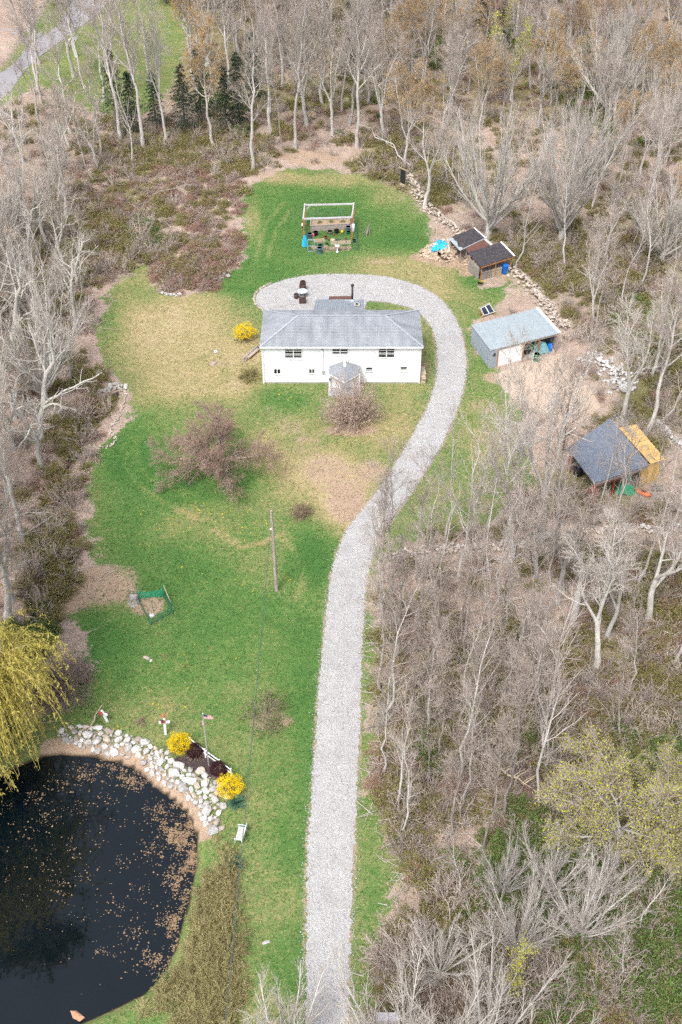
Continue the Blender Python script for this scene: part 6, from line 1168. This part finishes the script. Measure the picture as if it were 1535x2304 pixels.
for k, (x, y, h_) in enumerate(((300, 300, 10), (262, 262, 11), (352, 285, 9), (418, 300, 11), (455, 270, 12), (510, 290, 10), (540, 285, 12), (575, 235, 12), (1120, 105, 12), (1090, 60, 13), (300, -20, 12), (130, 10, 12), (790, 170, 13), (1125, 185, 9))):
    T_at(f'con{k % 2}', x, y, h_, ['dark evergreen at the left end of the row behind pale trunks', 'dark evergreen behind the row, left of the lawn gap', 'dark evergreen third along the row behind pale trunks', 'dark evergreen fourth along the row behind pale trunks', 'dark evergreen behind the golden tree trunk, left side', 'dark evergreen behind the golden tree trunk, right side', 'dark evergreen at the right end of the row', 'dark evergreen behind the right end of the row', 'dark pine deep in the upper middle woods', 'dark pine near the top of the upper middle woods', 'evergreen beyond the neighbour lawn by the road', 'evergreen on the far side of the road bend', 'evergreen in the woods above the garden', 'small evergreen below the upper middle pine'][k], 'evergreen_tree')
sn = T('broken_snag', 'broken pale dead trunk leaning in the litter woods', 'dead tree', at(1288, 1402), 0); MB().tube([(0, 0, -.1), (.15, .3, 1.6), (.25, .7, 3.2), (.3, 1.0, 4.2)], [.34, .30, .26, .12], 9).build('trunk', m_palebark, sn); MB().tube([(.2, .5, 2.5), (.7, .4, 3.0)], [.1, .03], 6).build('broken_limb', m_palebark, sn)
def fallen(px0, py0, px1, py1, r_, label, mat=m_palebark, z=.2):
    a, b = at(px0, py0), at(px1, py1); t = T('fallen_log', label, 'log', a); d = b-a; t_l = d.length; k = Vector((-d.y, d.x, 0)).normalized(); MB().tube([Vector((0, 0, z*.5)), d*.2+k*.03*t_l+Vector((0,0,z*.8)), d*.42-k*.035*t_l+Vector((0,0,z)), d*.63+k*.05*t_l+Vector((0,0,z+.05)), d*.82-k*.01*t_l+Vector((0,0,z+.25)), d+k*.04*t_l+Vector((0,0,z+.1))], [r_*.8, r_*.75, r_*.62, r_*.5, r_*.33, r_*.15], 7).build('trunk', mat, t); rr = random.Random(int(px0))
    for i in range(8): u = rr.uniform(.3, .95); s = rr.choice((-1, 1)); MB().tube([d*u+Vector((0,0,z)), d*(u+.06)+k*s*.5+Vector((0,0,z+.3)), d*(u+.12)+k*s*rr.uniform(.8, 1.4)+Vector((0,0,z+rr.uniform(.2, .8)))], [r_*.4, r_*.25, .012], 5).build('branch', mat, t)
fallen(1300, 1445, 1165, 1440, .16, 'pale fallen trunk lying across the litter woods'); fallen(1395, 2020, 1280, 1945, .17, 'white fallen trunk with broken limbs in the lower right', z=.9); fallen(1130, 1320, 1170, 1400, .12, 'grey fallen branch below the big forked tree'); fallen(1110, 1740, 1190, 1800, .12, 'tan broken limb hanging in the twiggy lower woods', m_wood2, 1.2); fallen(345, 445, 450, 430, .10, 'pale fallen tree lying over the left brambles', m_wood, 1.0); fallen(925, 385, 815, 300, .12, 'pale fallen limb bowing over the dark shrub by the black panel', m_bark, 1.6); fallen(1440, 1395, 1530, 1450, .1, 'bare white log at the right edge of the litter woods'); fallen(1060, 1300, 1120, 1255, .1, 'grey stick lying against the old stone wall'); fallen(930, 1960, 1010, 1930, .12, 'grey fallen limb beside the bare earth mound', m_wood); fallen(60, 1390, 110, 1400, .1, 'pale fallen branch by the creek above the willow')

# the rest of the trees, filled in by area: (px outline, kinds, spacing m, heights, label zone, name)
ORD = ['first', 'second', 'third', 'fourth', 'fifth', 'sixth', 'seventh', 'eighth', 'ninth', 'tenth', 'eleventh', 'twelfth', 'thirteenth', 'fourteenth', 'fifteenth', 'sixteenth', 'seventeenth', 'eighteenth', 'nineteenth', 'twentieth'] + ['twenty-'+w for w in ('first', 'second', 'third', 'fourth', 'fifth', 'sixth', 'seventh', 'eighth', 'ninth')] + ['thirtieth']
LOOK = {'tall': 'tall grey bare tree', 'fork': 'forked bare tree', 'gold': 'gold budding tree', 'rust': 'rust budding tree', 'vase': 'fan shaped bare tree', 'sap': 'slim sapling', 'thin': 'slender bare tree', 'lean': 'crooked pale tree', 'leaf': 'lime leafing tree', 'con': 'dark evergreen'}
NM = {'tall': 'bare_tree', 'fork': 'bare_tree', 'gold': 'budding_tree', 'rust': 'budding_tree', 'vase': 'fan_tree', 'sap': 'sapling', 'thin': 'slender_tree', 'lean': 'bare_tree', 'leaf': 'leafing_tree', 'con': 'evergreen_tree'}
ZONES = [
 ('by the road, top left', [(-60,10),(60,-40),(110,100),(90,230),(-60,260)], 'tall0 tall1 tall2', 11.0, (19, 24)),
 ('between road and neighbour lawn', [(110,110),(260,150),(250,320),(90,330),(90,230)], 'tall0 tall2 fork2', 7.6, (16, 22)),
 ('in the left woods above the brambles', [(-60,265),(90,335),(250,325),(250,420),(120,520),(-60,540)], 'fork0 fork2 tall1 sap0 lean0 sap1 fork1', 5.39, (11, 16)),
 ('in the left woods beside the straw lawn', [(-80,550),(120,530),(200,640),(190,760),(-80,760)], 'vasep lean1 sap0 fork2 sap2', 4.61, (9, 15)),
 ('on the left bank by the creek', [(-80,770),(160,800),(180,900),(60,1120),(60,1350),(-80,1350)], 'lean0 fork2 vasep sap1 fork1 lean1', 4.44, (11, 18)),
 ('behind the neighbour lawn', [(250,-40),(560,-60),(560,60),(430,60),(330,-10)], 'tall1 tall2 gold0 tall3 con0', 6.0, (18, 23)),
 ('beyond the evergreens, top middle', [(430,70),(600,60),(600,200),(440,220)], 'tall0 tall2 gold0 tall3 fork1', 5.22, (18, 23)),
 ('beyond the evergreen row', [(250,200),(600,215),(620,300),(560,330),(250,300)], 'tall1 sap1 tall3 sap3', 6.5, (14, 22)),
 ('in the woods above the bare earth track', [(600,-60),(820,-60),(820,120),(610,130)], 'tall0 tall1 tall2 tall3 fork1', 5.22, (19, 24)),
 ('in the woods just beyond the garden', [(610,140),(830,130),(840,280),(800,310),(690,300),(610,280)], 'tall0 tall3 fork1 sap0 tall2 forkg0', 5.22, (16, 23)),
 ('in the upper middle woods', [(830,-60),(1060,-60),(1060,120),(840,130)], 'tall1 rust0 gold1 forkg0 tall2 gold0', 4.95, (17, 22)),
 ('in the woods behind the black panel', [(845,140),(1060,130),(1050,300),(950,350),(850,290)], 'gold1 fork0 forkg1 gold0 sap1 tall2', 4.95, (12, 18)),
 ('in the top right woods', [(1065,-60),(1310,-60),(1310,110),(1070,120)], 'tall0 rust0 forkg1 gold1 gold0 tall3', 4.95, (15, 21)),
 ('in the right woods above the fan trees', [(1070,125),(1310,115),(1320,230),(1200,300),(1070,300)], 'forkg1 rust0 gold0 forkg0 gold1 saplime', 4.77, (10, 16)),
 ('in the far right corner woods', [(1315,-60),(1600,-60),(1600,160),(1320,170)], 'forkg0 gold0 tall1 gold1 tall3', 4.95, (14, 20)),
 ('in the right woods beside the fan trees', [(1325,180),(1600,170),(1600,420),(1400,430),(1330,320)], 'forkg1 gold1 sap3 forkg0 vase0 sap1', 4.77, (10, 15)),
 ('right of the fan trees', [(1290,440),(1600,440),(1600,700),(1360,700),(1230,620),(1300,560)], 'forkg1 thin1 thin0 sap3 forkg0 vase1', 5.5, (11, 17)),
 ('in the woods behind the garage', [(1290,720),(1600,710),(1600,930),(1470,930),(1420,850),(1310,770)], 'thin0 fork1 thin1 forkg0 thin2', 5.3, (11, 16)),
 ('between driveway and the old stone wall', [(1000,1090),(1110,1120),(1120,1215),(960,1225),(930,1190)], 'thin0 sap2 thin1 thin2', 3.2, (10, 16)),
 ('below the pole shed by the stone wall', [(1260,1150),(1560,1140),(1560,1260),(1250,1190)], 'thin1 sap2 thin0 thin2', 3.8, (9, 15)),
 ('beside the driveway under the stone wall', [(850,1290),(960,1270),(990,1420),(960,1560),(850,1560),(848,1420)], 'thin0 sap1 thin2 thin1 sap2 thin0', 2.35, (11, 17)),
 ('in the litter woods under the stone wall', [(1000,1270),(1250,1250),(1260,1420),(1180,1520),(990,1540)], 'thin1 thin0 thin2 sap3 forkg1', 2.96, (11, 17)),
 ('in the litter woods at the right edge', [(1320,1260),(1590,1240),(1590,1520),(1330,1520)], 'fork2 thin0 thin1 sap1 fork0', 4.1, (11, 17)),
 ('beside the driveway in the lower woods', [(850,1580),(1000,1580),(1010,1780),(900,1900),(850,1800)], 'sap1 thin2 thin0 sap0 thin1', 2.52, (9, 15)),
 ('in the middle of the lower woods', [(1020,1570),(1260,1560),(1230,1780),(1200,1900),(1010,1920),(960,1860)], 'thin1 thin0 sap3 thin2 sap2', 2.61, (10, 16)),
 ('in the lower woods at the right edge', [(1280,1560),(1590,1550),(1590,1700),(1300,1700)], 'thin0 sap1 thin1', 4.2, (7, 11)),
 ('in the bottom woods', [(960,2000),(1220,2000),(1590,2060),(1590,2480),(1130,2480),(960,2250)], 'sap1 saplime sap3 vasep sap2', 3.4, (4.5, 8)),
]
for zi, (zone, outl, kinds, spc, hr) in enumerate(ZONES):
    poly = gpoly(outl); kinds = kinds.split(); lo, hi = poly.min(0), poly.max(0); got = []; area = 0; tries = 0
    while tries < 500:
        tries += 1; x, y = rt.uniform(lo[0], hi[0]), rt.uniform(lo[1], hi[1]); P = np.array([[x, y]])
        if sdf(P, poly)[0] > 0 or near((x, y), spc*.9): continue
        if sdf(P, CLEAR)[0] < .8 or sdf(P, ROAD)[0] < 1.5 or (sdf(P, NLAWN)[0] < 0 and rt.random() < .3) or sdf(P, PAD)[0] < .5 or sdf(P, DRIVE)[0] < .8 or any(sdf(P, s)[0] < .6 for s in SHEDS): continue
        PLACED.append((x, y)); got.append((x, y, rt.choice(kinds)))
    got.sort(key=lambda g: PROJ(g[0], g[1])[0]); seen = {}
    for x, y, k in got:
        f = next(q for q in LOOK if k.startswith(q)); seen[f] = seen.get(f, 0)+1; tot = sum(1 for _, _, kk in got if next(q for q in LOOK if kk.startswith(q)) == f)
        lab = f'{LOOK[f]} {zone}' if tot == 1 else f'{LOOK[f]} {zone}, {ORD[min(seen[f]-1, 29)]} from left'
        place(k, Vector((x, y, h1(x, y)-.05)), rt.uniform(*hr), rt.uniform(0, 6.28), NM[f], lab, NM[f].replace('_', ' '), group=f'trees {zone}', tilt=(rt.gauss(0, .035), rt.gauss(0, .035)), squash=rt.uniform(.85, 1.1))
print('trees placed', len(PLACED))

# ------------------------------------------------------------------ undergrowth: masses nobody could count
def stuff_nodes(obj, protos, name):
    """instance small plants on the points of obj"""
    ng = bpy.data.node_groups.new(name, 'GeometryNodeTree'); ng.interface.new_socket('Geometry', in_out='INPUT', socket_type='NodeSocketGeometry'); ng.interface.new_socket('Geometry', in_out='OUTPUT', socket_type='NodeSocketGeometry')
    N = ng.nodes; L = ng.links; gi = N.new('NodeGroupInput'); go_ = N.new('NodeGroupOutput'); jn = N.new('GeometryNodeJoinGeometry')
    def na(nm, ty): n = N.new('GeometryNodeInputNamedAttribute'); n.data_type = ty; n.inputs['Name'].default_value = nm; return n.outputs['Attribute']
    for k, pr in enumerate(protos):
        oi = N.new('GeometryNodeObjectInfo'); oi.inputs['Object'].default_value = pr; oi.inputs['As Instance'].default_value = True; ip = N.new('GeometryNodeInstanceOnPoints'); cmpn = N.new('FunctionNodeCompare'); cmpn.data_type = 'INT'; cmpn.operation = 'EQUAL'
        isock = [s for s in cmpn.inputs if s.type == 'INT']; L.new(na('which', 'INT'), isock[0]); isock[1].default_value = k
        L.new(gi.outputs[0], ip.inputs['Points']); L.new(cmpn.outputs[0], ip.inputs['Selection']); L.new(oi.outputs['Geometry'], ip.inputs['Instance']); L.new(na('rot', 'FLOAT_VECTOR'), ip.inputs['Rotation']); L.new(na('scl', 'FLOAT_VECTOR'), ip.inputs['Scale']); L.new(ip.outputs[0], jn.inputs[0])
    L.new(jn.outputs[0], go_.inputs[0]); md = obj.modifiers.new('scatter', 'NODES'); md.node_group = ng
def stuff(name, label, pts, protos, smin, smax, seed, tilt=.15, zoff=0):
    rg = np.random.default_rng(seed); n = len(pts); pts = np.asarray(pts, float); z = hgt(pts[:, 0], pts[:, 1]) + zoff if pts.shape[1] == 2 else pts[:, 2]
    me = bpy.data.meshes.new(name); me.vertices.add(n); me.vertices.foreach_set('co', np.column_stack([pts[:, :2], z]).astype(np.float32).ravel())
    a = me.attributes.new('rot', 'FLOAT_VECTOR', 'POINT'); a.data.foreach_set('vector', np.column_stack([rg.normal(0, tilt, n), rg.normal(0, tilt, n), rg.random(n)*6.28]).astype(np.float32).ravel())
    s = rg.uniform(smin, smax, n); a = me.attributes.new('scl', 'FLOAT_VECTOR', 'POINT'); a.data.foreach_set('vector', np.column_stack([s, s, s*rg.uniform(.7, 1.2, n)]).astype(np.float32).ravel())
    a = me.attributes.new('which', 'INT', 'POINT'); a.data.foreach_set('value', rg.integers(0, len(protos), n).astype(np.int32))
    o = link(bpy.data.objects.new(name, me)); stuff_nodes(o, protos, name); return tag(o, label, None, None, 'stuff')
def proto_obj(me): return bpy.data.objects.new('proto_'+me.name, me)
def brush_set(seed, twig, leaf, leafn, leafs, arch=.25, stems=26, n=3, h_=1.0, twigs=6, tr=.012): return [proto_obj(shrub_mesh(f'brush{seed}_{k}', seed*10+k, 1.0, h_, stems, twig, leaf, leafn, leafs, arch, twigs, tr)) for k in range(n)]
B_olive = brush_set(41, m_olivetwig, m_leaf_olive, 620, .13); B_brown = brush_set(42, m_browntwig, None, 0, .1, .5, 34); B_grey = brush_set(43, m_twig, None, 0, .1, .10, 22, 3, 1.5); B_green = brush_set(44, m_olivetwig, m_leaf_green, 800, .14); B_red = brush_set(45, m_redtwig, m_bud_rust, 160, .07, .4, 34)
B_straw = brush_set(46, m_strawtwig, m_leaf_olive, 120, .10, .22, 22, 3, 1.4, 7, .011)
def blob_pts(ovals, seed, keep=lambda P: np.ones(len(P), bool), soft=.62, mult=1.0):
    rg = np.random.default_rng(seed); out = []
    for cx, cy, rx, ry, n in ovals:
        n = int(n*mult); px, py = cx+rx*rg.normal(0, soft, n), cy+ry*rg.normal(0, soft, n)
        P = np.array([G(x, max(-80, y))[:2] for x, y in zip(px, py)]).reshape(-1, 2); out.append(P[keep(P)])
    return np.concatenate(out)
def woods(P, m=.9):
    k = (sdf(P, CLEAR) > m) & (sdf(P, NLAWN) > .5) & (sdf(P, DRIVE) > .8) & (sdf(P, ROAD) > .8) & (sdf(P, PAD) > .2) & (sdf(P, POND) > 1.0)
    for s in SHEDS: k &= sdf(P, s) > .8
    for ln, wd in WALLS: k &= dline(P, ln) > wd*.5+.5
    return k
OLIVE_OV = [(130,1130,40,90,30),(180,860,40,50,24),(420,310,150,30,60),(560,330,50,40,40),(640,270,60,40,40),(130,500,110,50,60),(260,560,60,30,40),(880,330,40,50,40),(1000,430,60,50,50),(1180,570,40,50,40),(1150,330,60,50,50),(1380,480,80,60,60),(1250,90,120,60,60),(980,260,60,60,40),(240,905,22,20,20),(170,1000,30,50,40),(330,345,110,45,150),(430,335,90,40,110),(520,360,60,35,70),(215,520,120,60,220),(310,560,80,40,90),(870,345,60,50,90),(960,400,70,50,110),(1235,570,80,55,150),(1190,600,40,40,50),(1330,640,130,70,160),(1490,880,70,110,190),(1450,600,110,120,180),(110,640,100,60,110),(110,1310,45,80,80),(1290,1240,100,50,60),(1480,1330,80,90,110),(1180,1500,200,80,70),(1080,1650,150,100,110),(1250,1620,180,90,130),(1480,1620,80,110,200),(900,1830,50,90,70),(700,215,120,40,90),(1240,150,300,100,160),(900,60,200,80,70),(150,270,120,60,70),(1420,320,160,90,120),(700,60,180,80,50),(1160,2150,140,70,140),(1050,2050,60,50,60),(1450,2000,100,100,120),(1000,1180,60,40,30),(1330,1110,60,40,30),(60,800,80,90,60),(850,1450,14,130,26),(100,1230,40,60,40)]
BROWN_OV = [(215,930,26,30,16),(185,985,30,40,24),(150,1050,40,50,26),(470,490,80,65,170),(350,460,110,50,110),(240,420,130,40,80),(440,420,120,35,70),(700,305,60,20,30),(150,600,90,60,90),(100,1080,50,120,34),(150,1180,50,60,24),(1350,700,110,80,110),(1120,1620,200,110,80),(930,1650,70,150,90),(1180,1720,120,70,90),(1100,2280,250,80,150),(1290,2250,120,100,90),(170,470,120,40,70),(900,200,200,100,100),(1200,230,200,90,110),(1400,120,160,90,90),(1330,1010+140,150,40,50),(560,340,40,30,30),(1450,1450,90,60,60),(500,430,60,30,60)]
GREY_OV = [(1150,1480,330,170,90),(1150,1700,300,150,150),(950,1550,90,250,110),(1350,800,150,110,110),(1080,1170,100,50,50),(1400,1170,150,50,70),(1200,200,330,200,200),(850,150,150,150,80),(500,150,120,120,50),(100,300,120,120,90),(60,700,100,150,60),(60,950,90,200,60),(1250,2200,280,150,240),(700,130,200,120,60),(1480,450,90,120,60),(200,390,130,50,60),(920,2170,60,50,40),(1050,2240,110,60,80)]
GREEN2_OV = [(1200,1890,70,50,40),(1400,2120,80,60,50),(1330,1980,60,60,40),(1180,2060,60,50,40),(960,1700,24,40,14),(1500,1700,50,60,30),(1180,60,90,40,40),(1350,260,80,50,40),(1000,120,60,40,24),(1440,700,60,40,24),(500,230,60,30,20),(820,230,40,40,16),(1110,2010,55,60,70),(1220,1960,80,60,90),(1290,2090,80,80,110),(1490,2030,60,110,110),(1440,1760,90,70,80),(1330,205,60,40,40),(1120,120,40,40,25),(60,1430,40,30,30),(1270,2260,60,40,50),(1480,2230,60,60,50),(1190,1680,30,30,14),(540,300,20,12,8),(1050,80,100,50,30),(900,100,100,60,25),(1480,770,50,40,25),(330,540,40,25,25)]
def mixed(main, w_main, others, seed): return np.concatenate([blob_pts(main, seed, woods, .7, w_main)] + [blob_pts(o, seed+k+1, woods, .85, .22) for k, o in enumerate(others)])
stuff('olive_undergrowth', 'olive green leafing undergrowth through the woods', mixed(OLIVE_OV, .72, [BROWN_OV, GREY_OV], 510), B_olive, .5, 1.5, 61)
stuff('brown_undergrowth', 'reddish brown brambles and bare brush through the woods', mixed(BROWN_OV, .55, [GREY_OV, OLIVE_OV], 520), B_brown+B_red, .6, 1.5, 62)
stuff('grey_undergrowth', 'grey bare twiggy brush filling the woods', mixed(GREY_OV, .42, [OLIVE_OV], 530), B_grey, .7, 2.2, 63)
stuff('green_undergrowth', 'fresh green shrubs in the lower right woods and along the wood edges', mixed(GREEN2_OV, 1.1, [], 540), B_green, .6, 1.5, 64)
stuff('bramble_island', 'brown bramble island on the upper left lawn', blob_pts([(420,625,65,32,110),(480,580,42,34,90),(455,600,50,36,70),(380,620,25,28,40)], 55, lambda P: sdf(P, CLEAR) > .2), B_brown+B_red+B_olive[:1], .8, 1.5, 65)
stuff('pond_thicket', 'low olive and straw coloured twiggy growth on the pond bank', blob_pts([(495,1990,26,44,36),(478,2070,34,52,54),(458,2160,40,52,60),(445,2240,46,52,60),(498,2120,30,90,46),(430,2290,60,40,44),(505,2230,28,80,30)], 56, lambda P: (sdf(P, POND) > .7) & (sdf(P, DRIVE) > 3.2), .8), B_straw, .45, 1.0, 66)
# shed saplings' seedling mass is covered above; tiny things on the lawn and water follow
def tiny(name, label, pts, size, mat, seed, z, flat=.9, asp=.7, lift=0):
    rg = np.random.default_rng(seed); pts = np.asarray(pts); n = len(pts); zz = np.full(n, z) if not callable(z) else z(pts[:, 0], pts[:, 1]); V, q = leaves(rg, np.column_stack([pts[:, 0], pts[:, 1], zz+lift]), size, 1.0 if flat > .95 else flat, asp)
    return tag(link(bpy.data.objects.new(name, mesh_np(name, V, q, mat))), label, None, None, 'stuff')
rg = np.random.default_rng(91); fl_ = blob_pts([(330,1730,110,24,2600),(250,1735,90,30,700),(395,1850,50,60,3600),(428,1900,22,60,2200),(360,1960,80,80,700),(270,1880,110,90,500),(110,1830,90,70,700),(110,1960,100,70,600),(180,2000,60,50,200),(300,2070,80,50,500),(270,2130,60,14,200),(340,2150,60,25,500),(392,2080,20,80,1200),(180,1760,80,40,450),(220,2100,200,120,120),(408,1980,22,60,1400),(60,1790,70,40,260)], 92, lambda P: sdf(P, POND) < .3)
_cl = np.sin(fl_[:, 0]*1.7+.5*np.sin(fl_[:, 1]*1.3))*np.cos(fl_[:, 1]*1.9+fl_[:, 0]*.6) + .7*np.sin(fl_[:, 0]*4.1+fl_[:, 1]*3.3)*np.cos(fl_[:, 1]*5.2-fl_[:, 0]*2.1); fl_ = fl_[(_cl + rg.normal(0, .3, len(fl_)) > np.where(sdf(fl_, POND) > -2.2, .15, .55)) | (rg.random(len(fl_)) < .07)]
V = []; n = len(fl_); d = rg.random(n)*6.28; s = rg.uniform(.015, .05, n)*rg.choice([1., 1., 1.6], n); k = 5
ang = np.arange(k)*2*pi/k; rad = rg.uniform(.4, 1.3, (n, k)); Vf = np.stack([fl_[:, :1]+s[:, None]*rad*np.cos(ang[None]+d[:, None]), fl_[:, 1:]+s[:, None]*rad*np.sin(ang[None]+d[:, None]), np.full((n, k), ZW+.012)+rg.random((n, 1))*.012], 2).reshape(-1, 3)
tag(link(bpy.data.objects.new('floating_leaves', mesh_np('floating_leaves', Vf, np.arange(n*k).reshape(n, k), m_float))), 'tan dead leaves floating on the dark pond', None, None, 'stuff')
dd_ = blob_pts([(480,1150,110,50,90),(550,1180,70,40,50),(380,1180,60,40,30),(650,1310,25,12,10),(440,1300,60,20,16),(660,900,40,12,18),(640,880,30,10,10),(360,1590,50,12,14),(250,1640,30,8,12),(690,930,20,10,6),(560,1330,60,30,12),(470,1480,80,50,14)], 93, lambda P: sdf(P, DRIVE) > .3)
tiny('dandelions', 'yellow dandelion flowers dotted over the lawn', dd_, .13, m_dandelion, 94, hgt, .9, .9, .04)
# dead leaves and grass tufts give the ground its relief
def rand_pts(poly_px, n, seed, keep): 
    poly = gpoly(poly_px); rg = np.random.default_rng(seed); lo, hi = poly.min(0), poly.max(0); P = rg.random((n, 2))*(hi-lo)+lo; P = P[sdf(P, poly) < 0]; return P[keep(P)]
LT = rand_pts([(840,1240),(1600,1200),(1700,2400),(800,2400)], 26000, 95, lambda P: woods(P, -.4)); tiny('leaf_litter', 'dead leaves covering the woodland floor beside the driveway', LT, .20, m_litter, 96, hgt, .7, .7, .03)
LT2 = rand_pts([(-100,600),(300,600),(300,1640),(-100,1640)], 9000, 97, lambda P: woods(P, -.4)); tiny('leaf_litter', 'dead leaves covering the floor of the left woods', LT2, .20, m_litter, 98, hgt, .7, .7, .03)
m_tuft1 = leafM('grass_blade_green', (.095,.19,.05), (.06,.15,.035)); m_tuft2 = leafM('grass_blade_olive', (.20,.235,.085), (.14,.18,.06)); m_tuft3 = leafM('grass_blade_straw', (.40,.33,.19), (.29,.25,.12))
def on_lawn(P): return (sdf(P, CLEAR) + edge_shift(P) < np.random.default_rng(7).normal(-.2, .6, len(P))) & (sdf(P, DRIVE) > -.12) & (sdf(P, POND) > np.where(PROJ(P[:, 0], P[:, 1])[1] < 1885, 1.5, .5)) & ~((P[:, 0] > HX0-.3) & (P[:, 0] < HX1+.3) & (P[:, 1] > FY-.2) & (P[:, 1] < FY+HD+6)) & (sdf(P, BED) > .1)
def green_at(P):
    px, py = PROJ(P[:, 0], P[:, 1]); v = np.full(len(P), .52)
    for cx, cy, rx, ry, val in GREEN_OV: wgt = np.clip(np.exp(-((px-cx)/rx)**2 - ((py-cy)/ry)**2)*1.5, 0, 1); v = v*(1-wgt)+val*wgt
    return v - track_fade(P)
GP = rand_pts([(200,560),(540,380),(830,380),(1180,640),(1200,1100),(900,1300),(900,2400),(150,2400),(130,1200)], 95000, 101, on_lawn); rg = np.random.default_rng(102); n = len(GP); g_ = green_at(GP) + rg.normal(0, .10, n) + .12*wave(GP[:, 0]*1.7, GP[:, 1]*1.7)
nb = 4; az = rg.random((n, nb))*6.28; ln = rg.uniform(.06, .17, (n, nb)); el = rg.uniform(.3, 1.3, (n, nb)); base = np.repeat(np.column_stack([GP, hgt(GP[:, 0], GP[:, 1])])[:, None], nb, 1) + rg.normal(0, .05, (n, nb, 3))*np.array([1, 1, 0])
tip = base + np.stack([np.cos(az)*np.sin(el)*ln, np.sin(az)*np.sin(el)*ln, np.cos(el)*ln], 2); sd3 = np.stack([-np.sin(az), np.cos(az), 0*az], 2)*.022; Vg = np.stack([base-sd3, base+sd3, tip], 2).reshape(-1, 3)
mi = np.repeat(np.where(g_ > .62, 0, np.where(g_ > .36, 1, 2)), nb); tag(link(bpy.data.objects.new('grass_tufts', mesh_np('grass_tufts', Vg, np.arange(n*nb*3).reshape(-1, 3), [m_tuft1, m_tuft2, m_tuft3], mi))), 'short grass tufts over the mown lawn', None, None, 'stuff')
GE = np.concatenate([np.array(ragged(DRIVE, .16, .22, s)) for s in (11, 12, 13)]); GE = GE[(GE[:, 1] < FY-1) | (GE[:, 1] > FY+HD+7) | (GE[:, 0] > HX1+1)]
def pebbles(name, label, P, smin, smax, seed, zoff=0.0):
    rg = np.random.default_rng(seed); ms = stone_meshes(4, 77, m_pebble, 8); n = len(P); V = []; Fs = []; nv = 0; pick = rg.integers(0, 4, n); z = hgt(P[:, 0], P[:, 1])+zoff
    for k, me in enumerate(ms):
        v = np.zeros(len(me.vertices)*3, np.float32); me.vertices.foreach_get('co', v); v = v.reshape(-1, 3); f = np.array([list(p.vertices) for p in me.polygons]); q = P[pick == k]; zz = z[pick == k]; m = len(q); a = rg.random(m)*6.28; s_ = rg.uniform(smin, smax, m)
        X = np.stack([(v[None, :, 0]*np.cos(a)[:, None]-v[None, :, 1]*np.sin(a)[:, None])*s_[:, None]+q[:, :1], (v[None, :, 0]*np.sin(a)[:, None]+v[None, :, 1]*np.cos(a)[:, None])*s_[:, None]+q[:, 1:], v[None, :, 2]*s_[:, None]+zz[:, None]+.3*s_[:, None]], 2)
        V.append(X.reshape(-1, 3)); Fs.append((f[None]+(np.arange(m)*len(v))[:, None, None]+nv).reshape(-1, 3)); nv += m*len(v)
    return tag(link(bpy.data.objects.new(name, mesh_np(name, np.concatenate(V), np.concatenate(Fs), m_pebble))), label, None, None, 'stuff')
m_pebble = M('gravel_stone', (.43,.427,.425), (.31,.307,.305), scale=3.3, rough=.95, lo=.4, hi=.6)
pebbles('gravel_edge', 'loose gravel stones scattered along the driveway edge', GE, .03, .08, 103)
GC = rand_pts([(560,610),(1060,610),(1060,1100),(830,2400),(680,2400),(700,1500)], 26000, 104, lambda P: sdf(P, DRIVE) < -.05); pebbles('gravel_stones', 'coarse gravel stones over the driveway surface', GC, .035, .075, 105, .03)
LL = rand_pts([(200,560),(540,380),(830,380),(1180,640),(1200,1100),(900,1300),(900,2400),(150,2400),(130,1200)], 5200, 111, on_lawn); tiny('lawn_leaves', 'scattered pale dead leaves lying on the lawn', LL, .13, m_litter, 112, hgt, .8, .7, .05)
for k, (x, y, s_) in enumerate(((730, 533, .5), (752, 529, .45), (775, 556, .5), (740, 540, .4), (772, 510, .5), (720, 512, .5), (745, 510, .5))): shrub('garden_plant', 'green garden plant ' + ('left of the shallow planter', 'below the raised bed middle', 'in the fence corner right of the bird bath', 'on the path before the long planter', 'in the right half of the raised bed', 'in the left half of the raised bed', 'in the middle of the raised bed')[k], x, y, gp_me, s_*1.6, 'garden plants', 'plant', k).location.z += (.7 if k > 3 else 0)
# fallen twigs on the woodland floor
TW = np.concatenate([rand_pts([(840,1240),(1600,1200),(1700,2400),(800,2400)], 5200, 106, lambda P: woods(P, -.4)), rand_pts([(-100,250),(560,250),(300,1640),(-100,1640)], 3200, 107, lambda P: woods(P, -.4)), rand_pts([(560,-60),(1600,-60),(1600,1100),(1000,500),(560,380)], 9000, 108, lambda P: woods(P, -.4))])
rg = np.random.default_rng(109); n = len(TW); a = rg.random(n)*6.28; l_ = rg.uniform(.5, 2.2, n); z0 = hgt(TW[:, 0], TW[:, 1])+.05; d = np.stack([np.cos(a)*l_, np.sin(a)*l_, rg.uniform(0, .35, n)*l_], 1); p0 = np.column_stack([TW, z0]); mid_ = p0 + d*.5 + rg.normal(0, .06, (n, 3)); Pt = np.stack([p0, mid_, p0+d], 1); Vt, Qt = tubes(Pt, np.stack([np.full(n, .03), np.full(n, .024), np.full(n, .012)], 1)*rg.uniform(.6, 1.4, (n, 1)), 3)
tag(link(bpy.data.objects.new('fallen_twigs', mesh_np('fallen_twigs', Vt, Qt, m_paletwig))), 'fallen sticks and twigs strewn over the woodland floor', None, None, 'stuff')
